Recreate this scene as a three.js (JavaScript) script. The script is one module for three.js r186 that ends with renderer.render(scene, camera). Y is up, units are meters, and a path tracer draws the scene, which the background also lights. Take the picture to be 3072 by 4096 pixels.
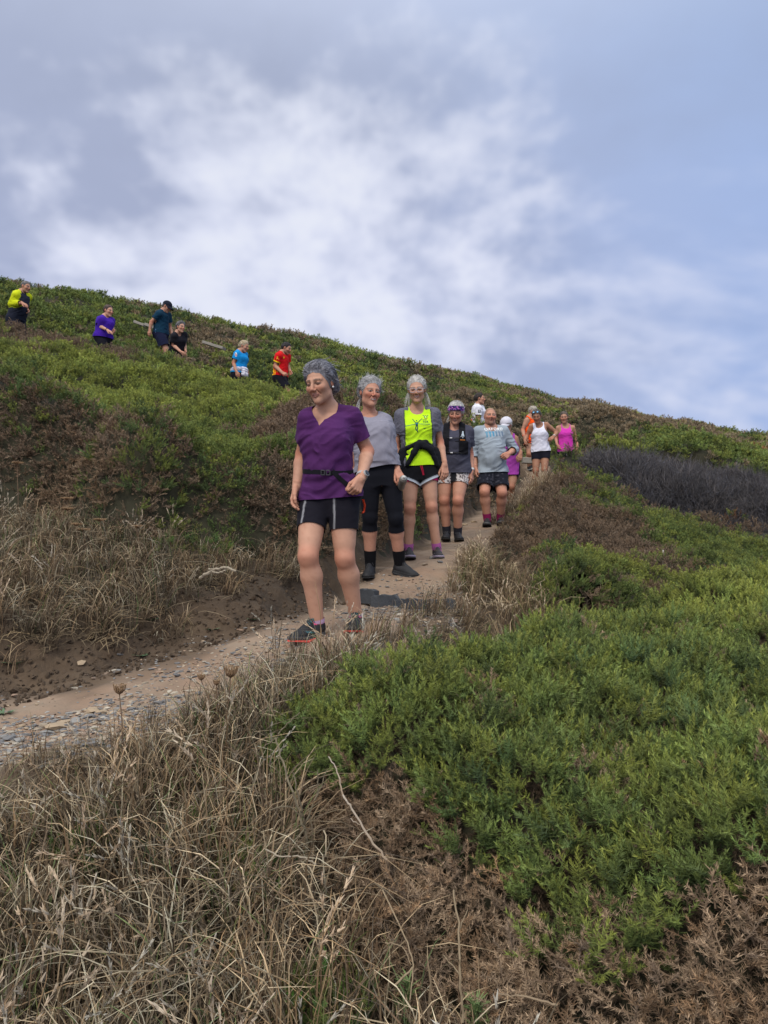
import * as THREE from 'three';
import { mergeGeometries } from 'three/addons/utils/BufferGeometryUtils.js';

// ------------------------------------------------------------------ camera, sky, sun, exposure
const scene = new THREE.Scene();
const EYE = 1.6, PITCH = 3 * Math.PI / 180, FPX = 3077;
const camera = new THREE.PerspectiveCamera(67.3, 0.75, 0.1, 400);
camera.position.set(0, EYE, 0);
camera.lookAt(0, EYE + Math.sin(PITCH), -Math.cos(PITCH));
const renderer = new THREE.WebGLRenderer({ antialias: true });
renderer.toneMapping = THREE.LinearToneMapping;
renderer.toneMappingExposure = 1.0;
renderer.shadowMap.enabled = true;
renderer.shadowMap.type = THREE.PCFSoftShadowMap;

// seeded random numbers and noise
function rngOf(seed) { let s = seed >>> 0; return () => { s = (s + 0x6D2B79F5) | 0; let t = Math.imul(s ^ (s >>> 15), 1 | s); t = (t + Math.imul(t ^ (t >>> 7), 61 | t)) ^ t; return ((t ^ (t >>> 14)) >>> 0) / 4294967296; }; }
const PERM = new Uint8Array(512);
{ const r = rngOf(7), a = [...Array(256).keys()]; for (let i = 255; i > 0; i--) { const j = (r() * (i + 1)) | 0; [a[i], a[j]] = [a[j], a[i]]; } for (let i = 0; i < 512; i++) PERM[i] = a[i & 255]; }
const GX = [1, -1, 1, -1, 1, -1, 1, -1, 0, 0, 0, 0, 1, -1, 0, 0], GY = [1, 1, -1, -1, 0, 0, 0, 0, 1, -1, 1, -1, 1, 1, -1, -1], GZ = [0, 0, 0, 0, 1, 1, -1, -1, 1, 1, -1, -1, 0, 0, 1, 1];
function noise(x, y, z) {
  const xf = Math.floor(x), yf = Math.floor(y), zf = Math.floor(z), X = xf & 255, Y = yf & 255, Z = zf & 255;
  x -= xf; y -= yf; z -= zf;
  const u = x * x * x * (x * (x * 6 - 15) + 10), v = y * y * y * (y * (y * 6 - 15) + 10), w = z * z * z * (z * (z * 6 - 15) + 10);
  const A = PERM[X] + Y, AA = PERM[A] + Z, AB = PERM[A + 1] + Z, B = PERM[X + 1] + Y, BA = PERM[B] + Z, BB = PERM[B + 1] + Z;
  const g = (h, a, b, c) => { h &= 15; return GX[h] * a + GY[h] * b + GZ[h] * c; };
  const l = (t, a, b) => a + t * (b - a);
  return l(w, l(v, l(u, g(PERM[AA], x, y, z), g(PERM[BA], x - 1, y, z)), l(u, g(PERM[AB], x, y - 1, z), g(PERM[BB], x - 1, y - 1, z))),
    l(v, l(u, g(PERM[AA + 1], x, y, z - 1), g(PERM[BA + 1], x - 1, y, z - 1)), l(u, g(PERM[AB + 1], x, y - 1, z - 1), g(PERM[BB + 1], x - 1, y - 1, z - 1))));
}
function fbm(x, y, z, n = 4, gain = 0.5) { let a = 1, s = 0, t = 0; for (let i = 0; i < n; i++) { s += a * noise(x, y, z); t += a; a *= gain; x = x * 2.03 + 11.7; y = y * 2.03 + 5.1; z = z * 2.03 + 3.3; } return s / t; }
const clamp = (x, a = 0, b = 1) => Math.min(b, Math.max(a, x));
const smooth = (a, b, x) => { const t = clamp((x - a) / (b - a)); return t * t * (3 - 2 * t); };
const lerp = (a, b, t) => a + (b - a) * t;
const mix3 = (a, b, t) => [lerp(a[0], b[0], t), lerp(a[1], b[1], t), lerp(a[2], b[2], t)];
const V = (x, y, z) => new THREE.Vector3(x, y, z);
const CP = Math.cos(PITCH), SP = Math.sin(PITCH);
// a place in metres from where the surveyed point was seen (3072 x 4096 frame) and how far off it is
function at(px, py, d) { const x = (px - 1536) / FPX * d, v = -(py - 2048) / FPX * d; return V(x, EYE + v * CP + d * SP, v * SP - d * CP); }
const srgb = (r, g, b) => [r, g, b].map((c) => { c /= 255; return c <= 0.04045 ? c / 12.92 : Math.pow((c + 0.055) / 1.055, 2.4); });

// the overcast sky: grey-lavender cloud with brighter thin places, bluer towards the right
{
  const W = 1536, H = 768, data = new Float32Array(W * H * 4);
  const dirOf = (px, py) => at(px, py, 1).sub(V(0, EYE, 0)).normalize();
  const thin = [[700, 730, .16, 1.0], [930, 900, .16, .8], [1200, 1090, .20, 1.1], [1420, 960, .13, .45], [1730, 560, .13, .5], [2080, 540, .10, .45], [1600, 860, .16, .35], [1000, 690, .11, .6], [2050, 1010, .18, .4], [420, 1120, .12, .45], [1350, 760, .13, .5], [2950, 1480, .25, .3], [2650, 1560, .12, .25], [1250, 1350, .3, .35]].map(([x, y, r, a]) => [dirOf(x, y), r, a]);
  const thick = [[1500, 790, .09, .7], [2250, 1430, .13, .6], [1960, 820, .1, .35], [350, 800, .22, .5], [560, 960, .09, .6], [250, 300, .35, .4], [1000, 560, .12, .35], [1080, 830, .05, .5], [1780, 1010, .1, .4], [2000, 1480, .12, .5]].map(([x, y, r, a]) => [dirOf(x, y), r, a]);
  const grey = srgb(178, 188, 219), blue = srgb(160, 184, 230), white = srgb(221, 226, 246), dark = srgb(152, 161, 188);
  for (let j = 0; j < H; j++) {
    const el = ((j + 0.5) / H - 0.5) * Math.PI, ce = Math.cos(el), se = Math.sin(el);
    for (let i = 0; i < W; i++) {
      const az = ((i + 0.5) / W - 0.5) * 2 * Math.PI, x = Math.cos(az) * ce, z = Math.sin(az) * ce;
      const h = Math.max(se, 0) + 0.42, cx = x / h, cz = z / h;
      const w1 = fbm(cx * .9 + 4, cz * .9, 1.7, 3) * .9, n = fbm(cx * 2.4 + w1, cz * 2.8 - w1, 4.2, 6, .55), n2 = fbm(cx * 5 + w1 * 2, cz * 6.4 + 9, 8.2, 5, .58), n3 = fbm(cx * 12 + w1 * 3, cz * 14, 2.2, 4, .6);
      const n4 = .5 - 2.4 * Math.abs(fbm(cx * 3.4 + w1 * 1.5, cz * 4.2 - w1, 5.5, 5, .56));
      const wob = fbm(x * 9 + 3, se * 11, z * 9, 5, .6), wob2 = fbm(x * 9 + 30, se * 11 + 9, z * 9, 5, .6);
      let b = 0;
      for (const [d, r, a] of thin) { const c = Math.hypot(x - d.x + wob * .16, (se - d.y) * 1.25 + wob2 * .12, z - d.z) / r; b += a * Math.exp(-c * c); }
      let k = 0;
      for (const [d, r, a] of thick) { const c = Math.hypot(x - d.x - wob2 * .12, (se - d.y) * 1.3 + wob * .09, z - d.z) / r; k += a * Math.exp(-c * c); }
      const right = smooth(-.15, .62, x) * smooth(.3, -.3, z), up = smooth(.28, 1, se);
      let c = mix3(grey, blue, clamp(right * .95 + .12 * n));
      c = mix3(c, dark, clamp(.2 + n * .8 - .45 * n2 - .3 * n3 + k * .5 - right * .15, 0, .9) * .5);
      const br = .62 * b / (1 + .55 * b) - .25 * smooth(.28, .56, se) + .05 + n2 * (.44 + .3 * Math.min(b, 1)) + n3 * .26 * (.4 + Math.min(b, 1)) + n4 * .24 * (.35 + Math.min(b, 1)) + wob * .2 - k * .14 + n * .15 - .085;
      c = mix3(c, white, smooth(-.02, .68, br) * .95);
      c = mix3(c, [.93, .95, 1], smooth(.5, .85, br) * .35);
      // overcast overhead and behind the camera, out of view, brightened to light the ground
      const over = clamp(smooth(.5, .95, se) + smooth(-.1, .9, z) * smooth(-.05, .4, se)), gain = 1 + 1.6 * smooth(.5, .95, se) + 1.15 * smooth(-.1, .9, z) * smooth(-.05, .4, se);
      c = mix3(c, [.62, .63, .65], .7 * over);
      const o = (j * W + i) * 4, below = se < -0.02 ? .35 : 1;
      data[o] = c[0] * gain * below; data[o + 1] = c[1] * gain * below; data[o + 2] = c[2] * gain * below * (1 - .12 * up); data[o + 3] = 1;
    }
  }
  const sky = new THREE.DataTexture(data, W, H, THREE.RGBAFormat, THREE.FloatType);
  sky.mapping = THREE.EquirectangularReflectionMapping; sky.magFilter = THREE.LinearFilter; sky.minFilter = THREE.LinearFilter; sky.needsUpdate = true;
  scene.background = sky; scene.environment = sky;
}
const sun = new THREE.DirectionalLight(new THREE.Color().setRGB(1, .9, .77), 1.5);
sun.position.set(-9, 22, 13); sun.target.position.set(0, 1, -8);
sun.castShadow = true; sun.shadow.radius = 24; sun.shadow.mapSize.set(2048, 2048);
Object.assign(sun.shadow.camera, { left: -30, right: 30, top: 30, bottom: -30, near: 1, far: 90 });
scene.add(sun, sun.target);

// ------------------------------------------------------------------ naming and tagging
const taken = new Map();
function numbered(name) { const n = taken.get(name) ?? 0; taken.set(name, n + 1); return n ? name + '_' + String(n).padStart(3, '0') : name; }
function tag(o, label, category, group, kind) { if (label) o.userData.label = label; if (category) o.userData.category = category; if (group) o.userData.group = group; if (kind) o.userData.kind = kind; return o; }
function put(name, geo, material, parent = scene, label) {
  const m = new THREE.Mesh(geo, material); m.name = parent === scene ? numbered(name) : name; m.castShadow = m.receiveShadow = true;
  if (label) m.userData.label = label; parent.add(m); return m;
}
function thing(name, pos, label, category, group) { const g = new THREE.Group(); g.name = numbered(name); g.position.copy(pos); scene.add(g); return tag(g, label, category, group); }
const mat = (o) => new THREE.MeshStandardMaterial({ roughness: .9, ...o });
function instanced(name, geo, material, list, parent = scene, label) {   // list of [matrix, [r, g, b]]
  const m = new THREE.InstancedMesh(geo, material, list.length); m.name = parent === scene ? numbered(name) : name;
  const c = new THREE.Color();
  list.forEach(([mx, rgb], i) => { m.setMatrixAt(i, mx); m.setColorAt(i, c.setRGB(...rgb)); });
  m.castShadow = m.receiveShadow = true; m.userData.kind = 'stuff'; if (label) m.userData.label = label;
  parent.add(m); return m;
}
// ------------------------------------------------------------------ the lie of the land
function spline(points, reg) {                     // thin-plate spline through surveyed heights
  const n = points.length, N = n + 3, A = Array.from({ length: N }, () => new Float64Array(N + 1)), U = (q) => q < 1e-9 ? 0 : q * Math.log(q);
  for (let i = 0; i < n; i++) {
    for (let j = 0; j < n; j++) A[i][j] = U((points[i].x - points[j].x) ** 2 + (points[i].z - points[j].z) ** 2) + (i === j ? reg : 0);
    A[i][n] = A[n][i] = 1; A[i][n + 1] = A[n + 1][i] = points[i].x; A[i][n + 2] = A[n + 2][i] = points[i].z; A[i][N] = points[i].y;
  }
  for (let c = 0; c < N; c++) {
    let p = c; for (let r = c + 1; r < N; r++) if (Math.abs(A[r][c]) > Math.abs(A[p][c])) p = r;
    [A[c], A[p]] = [A[p], A[c]];
    for (let r = 0; r < N; r++) if (r !== c) { const f = A[r][c] / A[c][c]; if (f) for (let k = c; k <= N; k++) A[r][k] -= f * A[c][k]; }
  }
  const w = A.map((r, i) => r[N] / r[i]);
  return (x, z) => { let s = w[n] + w[n + 1] * x + w[n + 2] * z; for (let i = 0; i < n; i++) { const q = (x - points[i].x) ** 2 + (z - points[i].z) ** 2; if (q > 1e-9) s += w[i] * q * Math.log(q); } return s; };
}
const survey = (list) => list.map(([px, py, d, drop = 0]) => { const p = at(px, py, d); p.y -= drop; return p; });
// the path: centre, distance and half width
const PATH = [[-1500, 3300, 2.75, .5], [-600, 3080, 3.0, .48], [0, 2930, 3.3, .48], [350, 2840, 3.6, .47], [800, 2690, 4.05, .47], [1210, 2542, 4.6, .5], [1470, 2452, 5.15, .5], [1590, 2427, 5.83, .46], [1600, 2374, 5.9, .46], [1640, 2277, 6.4, .42], [1740, 2215, 7.4, .38], [1840, 2160, 8.6, .36], [1930, 2085, 10.8, .36], [2000, 2040, 12.4, .36], [2140, 1985, 14.8, .4], [2175, 1900, 16.4, .4], [2125, 1850, 17.3, .35], [1905, 1862, 17.6, .3], [1640, 1800, 17.4, .3], [1130, 1668, 16.8, .3], [950, 1660, 16.7, .3], [720, 1582, 17.2, .3], [640, 1510, 17.4, .3], [420, 1535, 16.5, .3], [70, 1440, 17, .3], [-500, 1320, 18, .3], [-1400, 1150, 20, .3]]
  .map(([px, py, d, w]) => { const p = at(px, py, d); p.w = w; return p; });
const LAND = spline(survey([
  // beneath the upper path's front shrubs and above it
  [100, 1325, 16, 1.4], [430, 1380, 15.4, 1.4], [640, 1415, 16.9, 1.4], [940, 1500, 15.9, 1.4], [1150, 1570, 15.9, 1.4], [1500, 1680, 16, .9], [1800, 1740, 16, .95],
  [0, 1250, 21.5, .5], [700, 1380, 22, .5], [1500, 1600, 22, .5], [2000, 1700, 22, .5], [2300, 1745, 22, .5], [3000, 1850, 24, .5], [3400, 1900, 22, .5],
  // the crest, and the land falling away behind it
  [-600, 1040, 27, 1.5], [0, 1130, 27, 1.5], [370, 1185, 27.5, 1.45], [740, 1259, 28, 1.3], [1111, 1361, 28.5, 1.2], [1296, 1385, 29, 1.2], [1593, 1448, 30, 1.25], [1778, 1481, 31, 1.25], [2000, 1565, 32, 1.3], [2296, 1602, 33, 1.45], [2463, 1648, 34, 1.5], [2741, 1700, 36, 1.65], [2963, 1741, 38, 1.75], [3300, 1790, 40, 1.75],
  [-600, 1500, 42], [0, 1550, 42], [740, 1600, 43], [1500, 1720, 45], [2300, 1850, 50], [3000, 1950, 56], [3600, 2000, 60],
  // the left hillside
  [200, 1500, 12.5, .6], [700, 1560, 12, .75], [1100, 1640, 12, 1.05], [1150, 1690, 10.4, .85], [900, 1650, 10.4, .75], [300, 1650, 9.5, .5], [800, 1760, 9, .5], [1150, 1800, 9, .5], [0, 1750, 7.5, .5], [600, 1960, 6.9, .55], [1100, 1920, 7.3, .55], [-700, 1700, 8, .5], [-700, 1350, 13, .5],
  // the grass bank and its foot
  [-600, 2200, 4.8], [0, 2150, 5.4], [200, 2110, 5.6], [700, 2200, 5.6], [1100, 2240, 5.9], [-600, 2550, 3.9], [0, 2480, 4.3], [400, 2490, 4.55], [750, 2420, 4.9], [1050, 2330, 5.5], [1350, 2150, 6.7], [1480, 2050, 7.9], [1620, 1990, 9], [1850, 1900, 11.8], [1750, 1720, 14, .85], [2030, 1790, 15, .8],
  // right of the path
  [1900, 2370, 6.0], [2080, 2330, 6.0, .1], [2000, 2110, 9, .4], [2200, 2000, 9.9, .5], [2700, 2060, 10.5, .75], [3072, 2115, 10.3, .75], [3700, 2160, 10, .75], [2300, 2200, 8, .5], [2700, 2300, 7.3, .5], [3072, 2340, 7, .5], [2266, 1972, 16], [2600, 1880, 14, .6], [3072, 1990, 13, .6], [2500, 1800, 17.5, .5], [3000, 1900, 17.5, .5],
  // the low ground in front, and under the near shrub
  [2300, 2335, 6.4, .5], [2700, 2392, 6.3, .5], [3072, 2350, 6.5, .5], [2120, 2345, 6.3, .3], [2100, 2500, 4.6, .5], [2600, 2440, 5.0, .55], [3072, 2370, 5.5, .55], [3800, 2400, 5.5, .55], [2200, 3000, 2.6, .55], [3000, 2900, 3, .55], [1650, 2650, 3.5, .25], [2000, 3300, 2.15, .5], [2800, 3300, 2.2, .5], [3800, 3300, 2.2, .5], [2300, 3900, 1.75, .35], [3072, 4096, 1.55, .3],
  [300, 4096, 2], [1536, 4096, 1.9, .05], [1200, 3600, 2.3], [300, 3400, 2.5], [700, 3100, 2.9], [1000, 2920, 3.2], [1330, 2740, 3.7], [0, 3230, 2.75], [-700, 3500, 2.4], [-700, 4096, 2],
]).concat([V(0, 0, 0), V(-3, .1, .3), V(3, -.1, .3), V(0, -.4, 4), V(-12, 1, 5), V(12, -1.4, 5), V(0, -2.5, 16), V(-30, 8, -8), V(-30, 1, 16), V(30, -2, 0), V(40, 0, -30), V(30, -5, 16), V(-40, 12, -40), V(60, -2, -70), V(0, 6, -75), V(-60, 8, -70)]), .02);
function nearPath(x, z) {                          // [distance to the centre line, height there, half width, signed side, how far along]
  let best = 1e9, r = null;
  for (let i = 0; i + 1 < PATH.length; i++) {
    const a = PATH[i], b = PATH[i + 1], dx = b.x - a.x, dz = b.z - a.z, t = clamp(((x - a.x) * dx + (z - a.z) * dz) / (dx * dx + dz * dz));
    const ex = x - a.x - t * dx, ez = z - a.z - t * dz, q = ex * ex + ez * ez;
    if (q < best) { best = q; r = [0, lerp(a.y, b.y, t), lerp(a.w, b.w, t), Math.sign(dx * ez - dz * ex), i + t]; }
  }
  r[0] = Math.sqrt(best); return r;
}
function groundAt(x, z, fine = true) {
  const land = LAND(x, z), [d, py, w, side, along] = nearPath(x, z);
  let h = land;
  if (d < w + 1.2) {
    const uphill = side < 0, bank = uphill ? lerp(.55, .22, smooth(3.5, 6, along)) : .4, wob = fine ? .13 * noise(x * 2.1, z * 2.1, 3) : 0;
    const t = smooth(w - .06 + wob, w + bank + wob, d);
    h = lerp(py + (fine ? .02 * noise(x * 4.5, 1, z * 4.5) + .01 * noise(x * 11, 1, z * 11) : 0), land, t);
    if (fine && uphill && t > .02 && along < 12) h += (.12 * fbm(x * 5, z * 5, 2, 5, .6) - .03 * Math.abs(noise(x * 11, z * 11, 5))) * Math.sin(Math.PI * t);
  }
  if (fine) h += .012 * noise(x * 7, 4, z * 7) + .03 * noise(x * 1.7, 8, z * 1.7);
  return h;
}
// outlines on the plan, as [direction seen, distance]
const plan = (list) => list.map(([px, d]) => [(px - 1536) / FPX * d, -d]);
function inside(poly, x, z) {                      // signed distance, positive inside
  let q = 1e9, inn = false;
  for (let i = 0, j = poly.length - 1; i < poly.length; j = i++) {
    const [ax, az] = poly[j], [bx, bz] = poly[i], dx = bx - ax, dz = bz - az, t = clamp(((x - ax) * dx + (z - az) * dz) / (dx * dx + dz * dz));
    q = Math.min(q, (x - ax - t * dx) ** 2 + (z - az - t * dz) ** 2);
    if ((az > z) !== (bz > z) && x < (bx - ax) * (z - az) / (bz - az) + ax) inn = !inn;
  }
  return inn ? Math.sqrt(q) : -Math.sqrt(q);
}
const NEAR = plan([[1030, 3.0], [1200, 3.25], [1400, 3.5], [1700, 3.85], [2100, 4.55], [2500, 5.5], [3072, 6.3], [3900, 6.9], [5500, 4], [5500, 1.2], [3800, 1.3], [3072, 1.42], [2400, 1.6], [1800, 1.82], [1400, 2.15], [1080, 2.65]]);
const HILL = plan([[-1600, 5.4], [-700, 5.5], [0, 5.65], [300, 5.6], [700, 5.6], [1000, 5.75], [1130, 5.95], [1300, 6.2], [1420, 6.7], [1560, 7.3], [1700, 8.5], [1810, 10], [1910, 11.9], [2000, 14.2], [2050, 16.4], [2300, 17.4], [2330, 15.8], [2235, 13.2], [2120, 10.6], [2040, 9.2], [1960, 8.1], [2020, 7.0], [2100, 6.1], [2170, 5.3], [2600, 5.4], [3072, 6.2], [4500, 6], [4500, 60], [-1600, 60]]);
const BANK = plan([[-1600, 3.9], [-400, 4.05], [0, 4.22], [400, 4.45], [750, 4.9], [1000, 5.3], [1130, 5.6], [1200, 6.0], [1000, 5.95], [600, 5.75], [200, 5.75], [-400, 5.7], [-1600, 5.6]]);
const DARK = plan([[2170, 13.3], [2320, 14.5], [2700, 14.3], [3100, 13.8], [4200, 13.5], [4200, 10.6], [3072, 10.9], [2600, 11.4], [2350, 12.3]]);
const CUSH = [];                                   // the cushions of shrub that roll over the hillside
{ const r = rngOf(31); for (let i = 0; i < 1300; i++) { const d = 5.5 + 34 * r() ** .8, x = (r() - .5) * d * 1.6; CUSH.push([x, -d, lerp(.6, 1.75, r()) * lerp(.8, 1.3, d / 35), r(), r()]); } }
const CELL = new Map();
CUSH.forEach((c, i) => { for (let a = -1; a <= 1; a++) for (let b = -1; b <= 1; b++) { const k = (Math.floor(c[0] / 3) + a) + ',' + (Math.floor(c[1] / 3) + b); (CELL.get(k) ?? CELL.set(k, []).get(k)).push(i); } });
function cushion(x, z) {
  let h = 0, best = -1, near = 0, front = 0;
  x += .35 * noise(x * 1.1, 3, z * 1.1); z += .35 * noise(x * 1.1, 7, z * 1.1);
  for (const i of CELL.get(Math.floor(x / 3) + ',' + Math.floor(z / 3)) ?? []) { const c = CUSH[i], q = ((x - c[0]) ** 2 / 1.9 + (z - c[1]) ** 2) / (c[2] * c[2]); if (q < 1) { const v = Math.sqrt(1 - q) * c[2] * .47; if (v > h) { h = v; best = i; near = q; front = (z - c[1]) / c[2]; } } }
  return [h, best, near, front];
}
function clump(x, z, s) {                          // 1 in the middle of a head of shoots, 0 in the gaps
  const u = x / s, v = z / s, cu = Math.floor(u), cv = Math.floor(v); let b = 9;
  for (let i = -1; i <= 1; i++) for (let j = -1; j <= 1; j++) { const k = PERM[(PERM[(cu + i) & 255] + cv + j) & 255], a = cu + i + (k & 15) / 15, e = cv + j + (k >> 4) / 15; b = Math.min(b, (u - a) ** 2 + (v - e) ** 2); }
  return clamp(1 - b * 1.25);
}
function coverAt(x, z) {                           // height of the shrub above the ground; which shrub; how near its edge
  const n = inside(NEAR, x, z) + .12 * noise(x * 3, z * 3, 1);
  if (n > 0) return [(.2 * smooth(0, .14, n) + .42 * smooth(0, .6, n)) * lerp(.5, 1, smooth(-.45, 1.1, x)) * (1 + .22 * noise(x * 1.6, 2, z * 1.6)) + .06 * noise(x * 4, 6, z * 4) + (.11 * clump(x, z, .17) - .05) * smooth(0, .2, n), 1, n, 0];
  const k = inside(DARK, x, z) + .3 * noise(x * 1.7, z * 1.7, 6);
  if (k > 0) return [(.25 * smooth(0, .25, k) + .45 * smooth(0, .9, k)) * (1 + .3 * noise(x * 1.2, 2, z * 1.2)) + .06 * noise(x * 4, 6, z * 4), 3, k, 0];
  let m = inside(HILL, x, z) + .25 * noise(x * 1.5, z * 1.5, 4);
  if (m <= 0) return [0, 0, m, 0];
  const [d, , w, side, along] = nearPath(x, z);
  if (along > 15.5) m = Math.min(m, d - w + .05);
  else m = Math.min(m, d - w - (side < 0 && along > 5 ? .02 : side > 0 && along > 9.5 && along < 11.8 ? -.06 : .1));
  if (m <= 0) return [0, 0, m, 0];
  const [c, id, q, front] = cushion(x, z);
  return [(along > 14.5 ? lerp(.4, 1, smooth(.3, 2.2, m)) : 1) * (((.24 + (side < 0 ? .2 * smooth(-8.5, -6.5, z) : 0)) * smooth(0, .2, m) + .08 * smooth(0, .7, m)) + (c * (along > 14.5 ? smooth(0, 1.8, m) : 1) * (side > 0 && z > -12.5 ? .35 : 1) + .12 * noise(x * 1.2, 9, z * 1.2) + (side > 0 && z > -12.5 ? .12 : .3) * noise(x * .45 + z * .3, 3, z * .75) + .07 * noise(x * 3.1, 5, z * 3.1) + .13 * clump(x, z, z > -13 ? .27 : .5) - .06) * smooth(0, .5, m)), side > 0 && z > -12.5 && along < 13 ? 4 : 2, m, id < 0 ? 1.2 : q, id, front];
}
const canopyAt = (x, z) => groundAt(x, z, false) + coverAt(x, z)[0];

// ground: soil under everything, the worn stony path as its own sheet
function fieldNoise(px, seed, oct, f0) {           // a tiling grey texture
  const d = new Uint8Array(px * px * 4);
  for (let j = 0; j < px; j++) for (let i = 0; i < px; i++) {
    let s = 0, a = 1, t = 0, f = f0;
    for (let o = 0; o < oct; o++) { const u = i / px * f, v = j / px * f, cu = Math.floor(u), cv = Math.floor(v), fu = u - cu, fv = v - cv;
      const H = (x, y) => PERM[(PERM[((x % f) + f) % f & 255] + (((y % f) + f) % f & 255) + seed + o * 17) & 255] / 255;
      const su = fu * fu * (3 - 2 * fu), sv = fv * fv * (3 - 2 * fv);
      s += a * lerp(lerp(H(cu, cv), H(cu + 1, cv), su), lerp(H(cu, cv + 1), H(cu + 1, cv + 1), su), sv); t += a; a *= .62; f *= 2; }
    const v = clamp((s / t - .5) * 1.7 + .5) * 255, o = (j * px + i) * 4; d[o] = d[o + 1] = d[o + 2] = v; d[o + 3] = 255;
  }
  const t = new THREE.DataTexture(d, px, px, THREE.RGBAFormat); t.wrapS = t.wrapT = THREE.RepeatWrapping; t.magFilter = THREE.LinearFilter; t.minFilter = THREE.LinearMipmapLinearFilter; t.generateMipmaps = true; t.needsUpdate = true; return t;
}
let pathMesh;
const grit = fieldNoise(512, 3, 6, 8);
{
  const soilA = [.052, .034, .021], soilB = [.1, .067, .041], dust = [.27, .2, .143], pink = [.235, .155, .105], humus = [.06, .045, .03];
  const colour = (x, z) => {
    const [d, , w, side, along] = nearPath(x, z), n = fbm(x * 2.3, z * 2.3, 7, 4), m = fbm(x * 9, z * 9, 2, 3);
    let c = mix3(soilA, soilB, clamp(.5 + n * 1.6 + m * .5)); if (side < 0 && along > 5.5 && along < 14) c = c.map((v) => v * .62); c = mix3(c, [.062, .043, .027], .85 * (side > 0 ? smooth(w + .02, w + .2, d) : smooth(-.1, .25, inside(BANK, x, z))));
    const p = side < 0 && along > 3 ? smooth(w + .0, w - .3, d + .25 * n) : smooth(w + .16, w - .2, d + .2 * n);
    c = mix3(c, mix3(dust, pink, clamp(.5 + 1.6 * n + .5 * m)), p);
    const cov = coverAt(x, z); if (cov[0] > 0) c = mix3(c, humus, smooth(0, .25, cov[2]));
    return c.map((v) => v * (1 + .35 * m));
  };
  const parts = { path: [], ground: [] };
  const sheet = (x0, x1, z0, z1, s, drop, keep) => {
    const nx = Math.round((x1 - x0) / s), nz = Math.round((z1 - z0) / s), pos = new Float32Array((nx + 1) * (nz + 1) * 3), col = new Float32Array(pos.length), uv = new Float32Array((nx + 1) * (nz + 1) * 2), on = new Uint8Array((nx + 1) * (nz + 1));
    for (let j = 0, o = 0; j <= nz; j++) for (let i = 0; i <= nx; i++, o++) {
      const x = x0 + i * s, z = z0 + j * s; pos.set([x, groundAt(x, z, s < .2) - drop, z], o * 3); col.set(s < .2 ? colour(x, z) : humus.map((v) => v * 1.2), o * 3); uv.set([x / 1.3, z / 1.3], o * 2);
      const [d, , w, , along] = nearPath(x, z); on[o] = d < w + .1 && along < 15 && s < .2 ? 1 : 0;
    }
    for (const which of s < .2 ? ['path', 'ground'] : ['ground']) {
      const idx = [];
      for (let j = 0; j < nz; j++) for (let i = 0; i < nx; i++) {
        const a = j * (nx + 1) + i, b = a + 1, c = a + nx + 1, e = c + 1; if (keep && !keep(x0 + (i + .5) * s, z0 + (j + .5) * s)) continue;
        if ((on[a] ? 'path' : 'ground') === which) idx.push(a, c, b, b, c, e);
      }
      const map = new Map(), p = [], k = [], t = [], id = idx.map((v) => { let q = map.get(v); if (q === undefined) { q = map.size; map.set(v, q); p.push(pos[v * 3], pos[v * 3 + 1], pos[v * 3 + 2]); k.push(col[v * 3], col[v * 3 + 1], col[v * 3 + 2]); t.push(uv[v * 2], uv[v * 2 + 1]); } return q; });
      const g = new THREE.BufferGeometry(); g.setAttribute('position', new THREE.Float32BufferAttribute(p, 3)); g.setAttribute('color', new THREE.Float32BufferAttribute(k, 3)); g.setAttribute('uv', new THREE.Float32BufferAttribute(t, 2)); g.setIndex(id); g.computeVertexNormals(); parts[which].push(g);
    }
  };
  sheet(-4.2, 4.2, -9, -.4, .035, 0);
  sheet(-4.2, 4.2, -18.6, -9, .09, 0);
  sheet(-80, 80, -100, 40, .8, .03, (x, z) => !(x > -4 && x < 4 && z > -18 && z < -1));
  const soil = mat({ vertexColors: true, bumpMap: grit, bumpScale: .03, roughness: 1 });
  const pathSoil = mat({ vertexColors: true, bumpMap: grit, bumpScale: .018, roughness: 1 });
  tag(put('ground', mergeGeometries(parts.ground), soil), 'bare brown soil of the hillside beneath the plants', 'ground', null, 'structure');
  pathMesh = tag(put('path', mergeGeometries(parts.path), pathSoil), 'worn dusty footpath of pinkish earth and gravel', 'path', null, 'structure');
}
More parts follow.
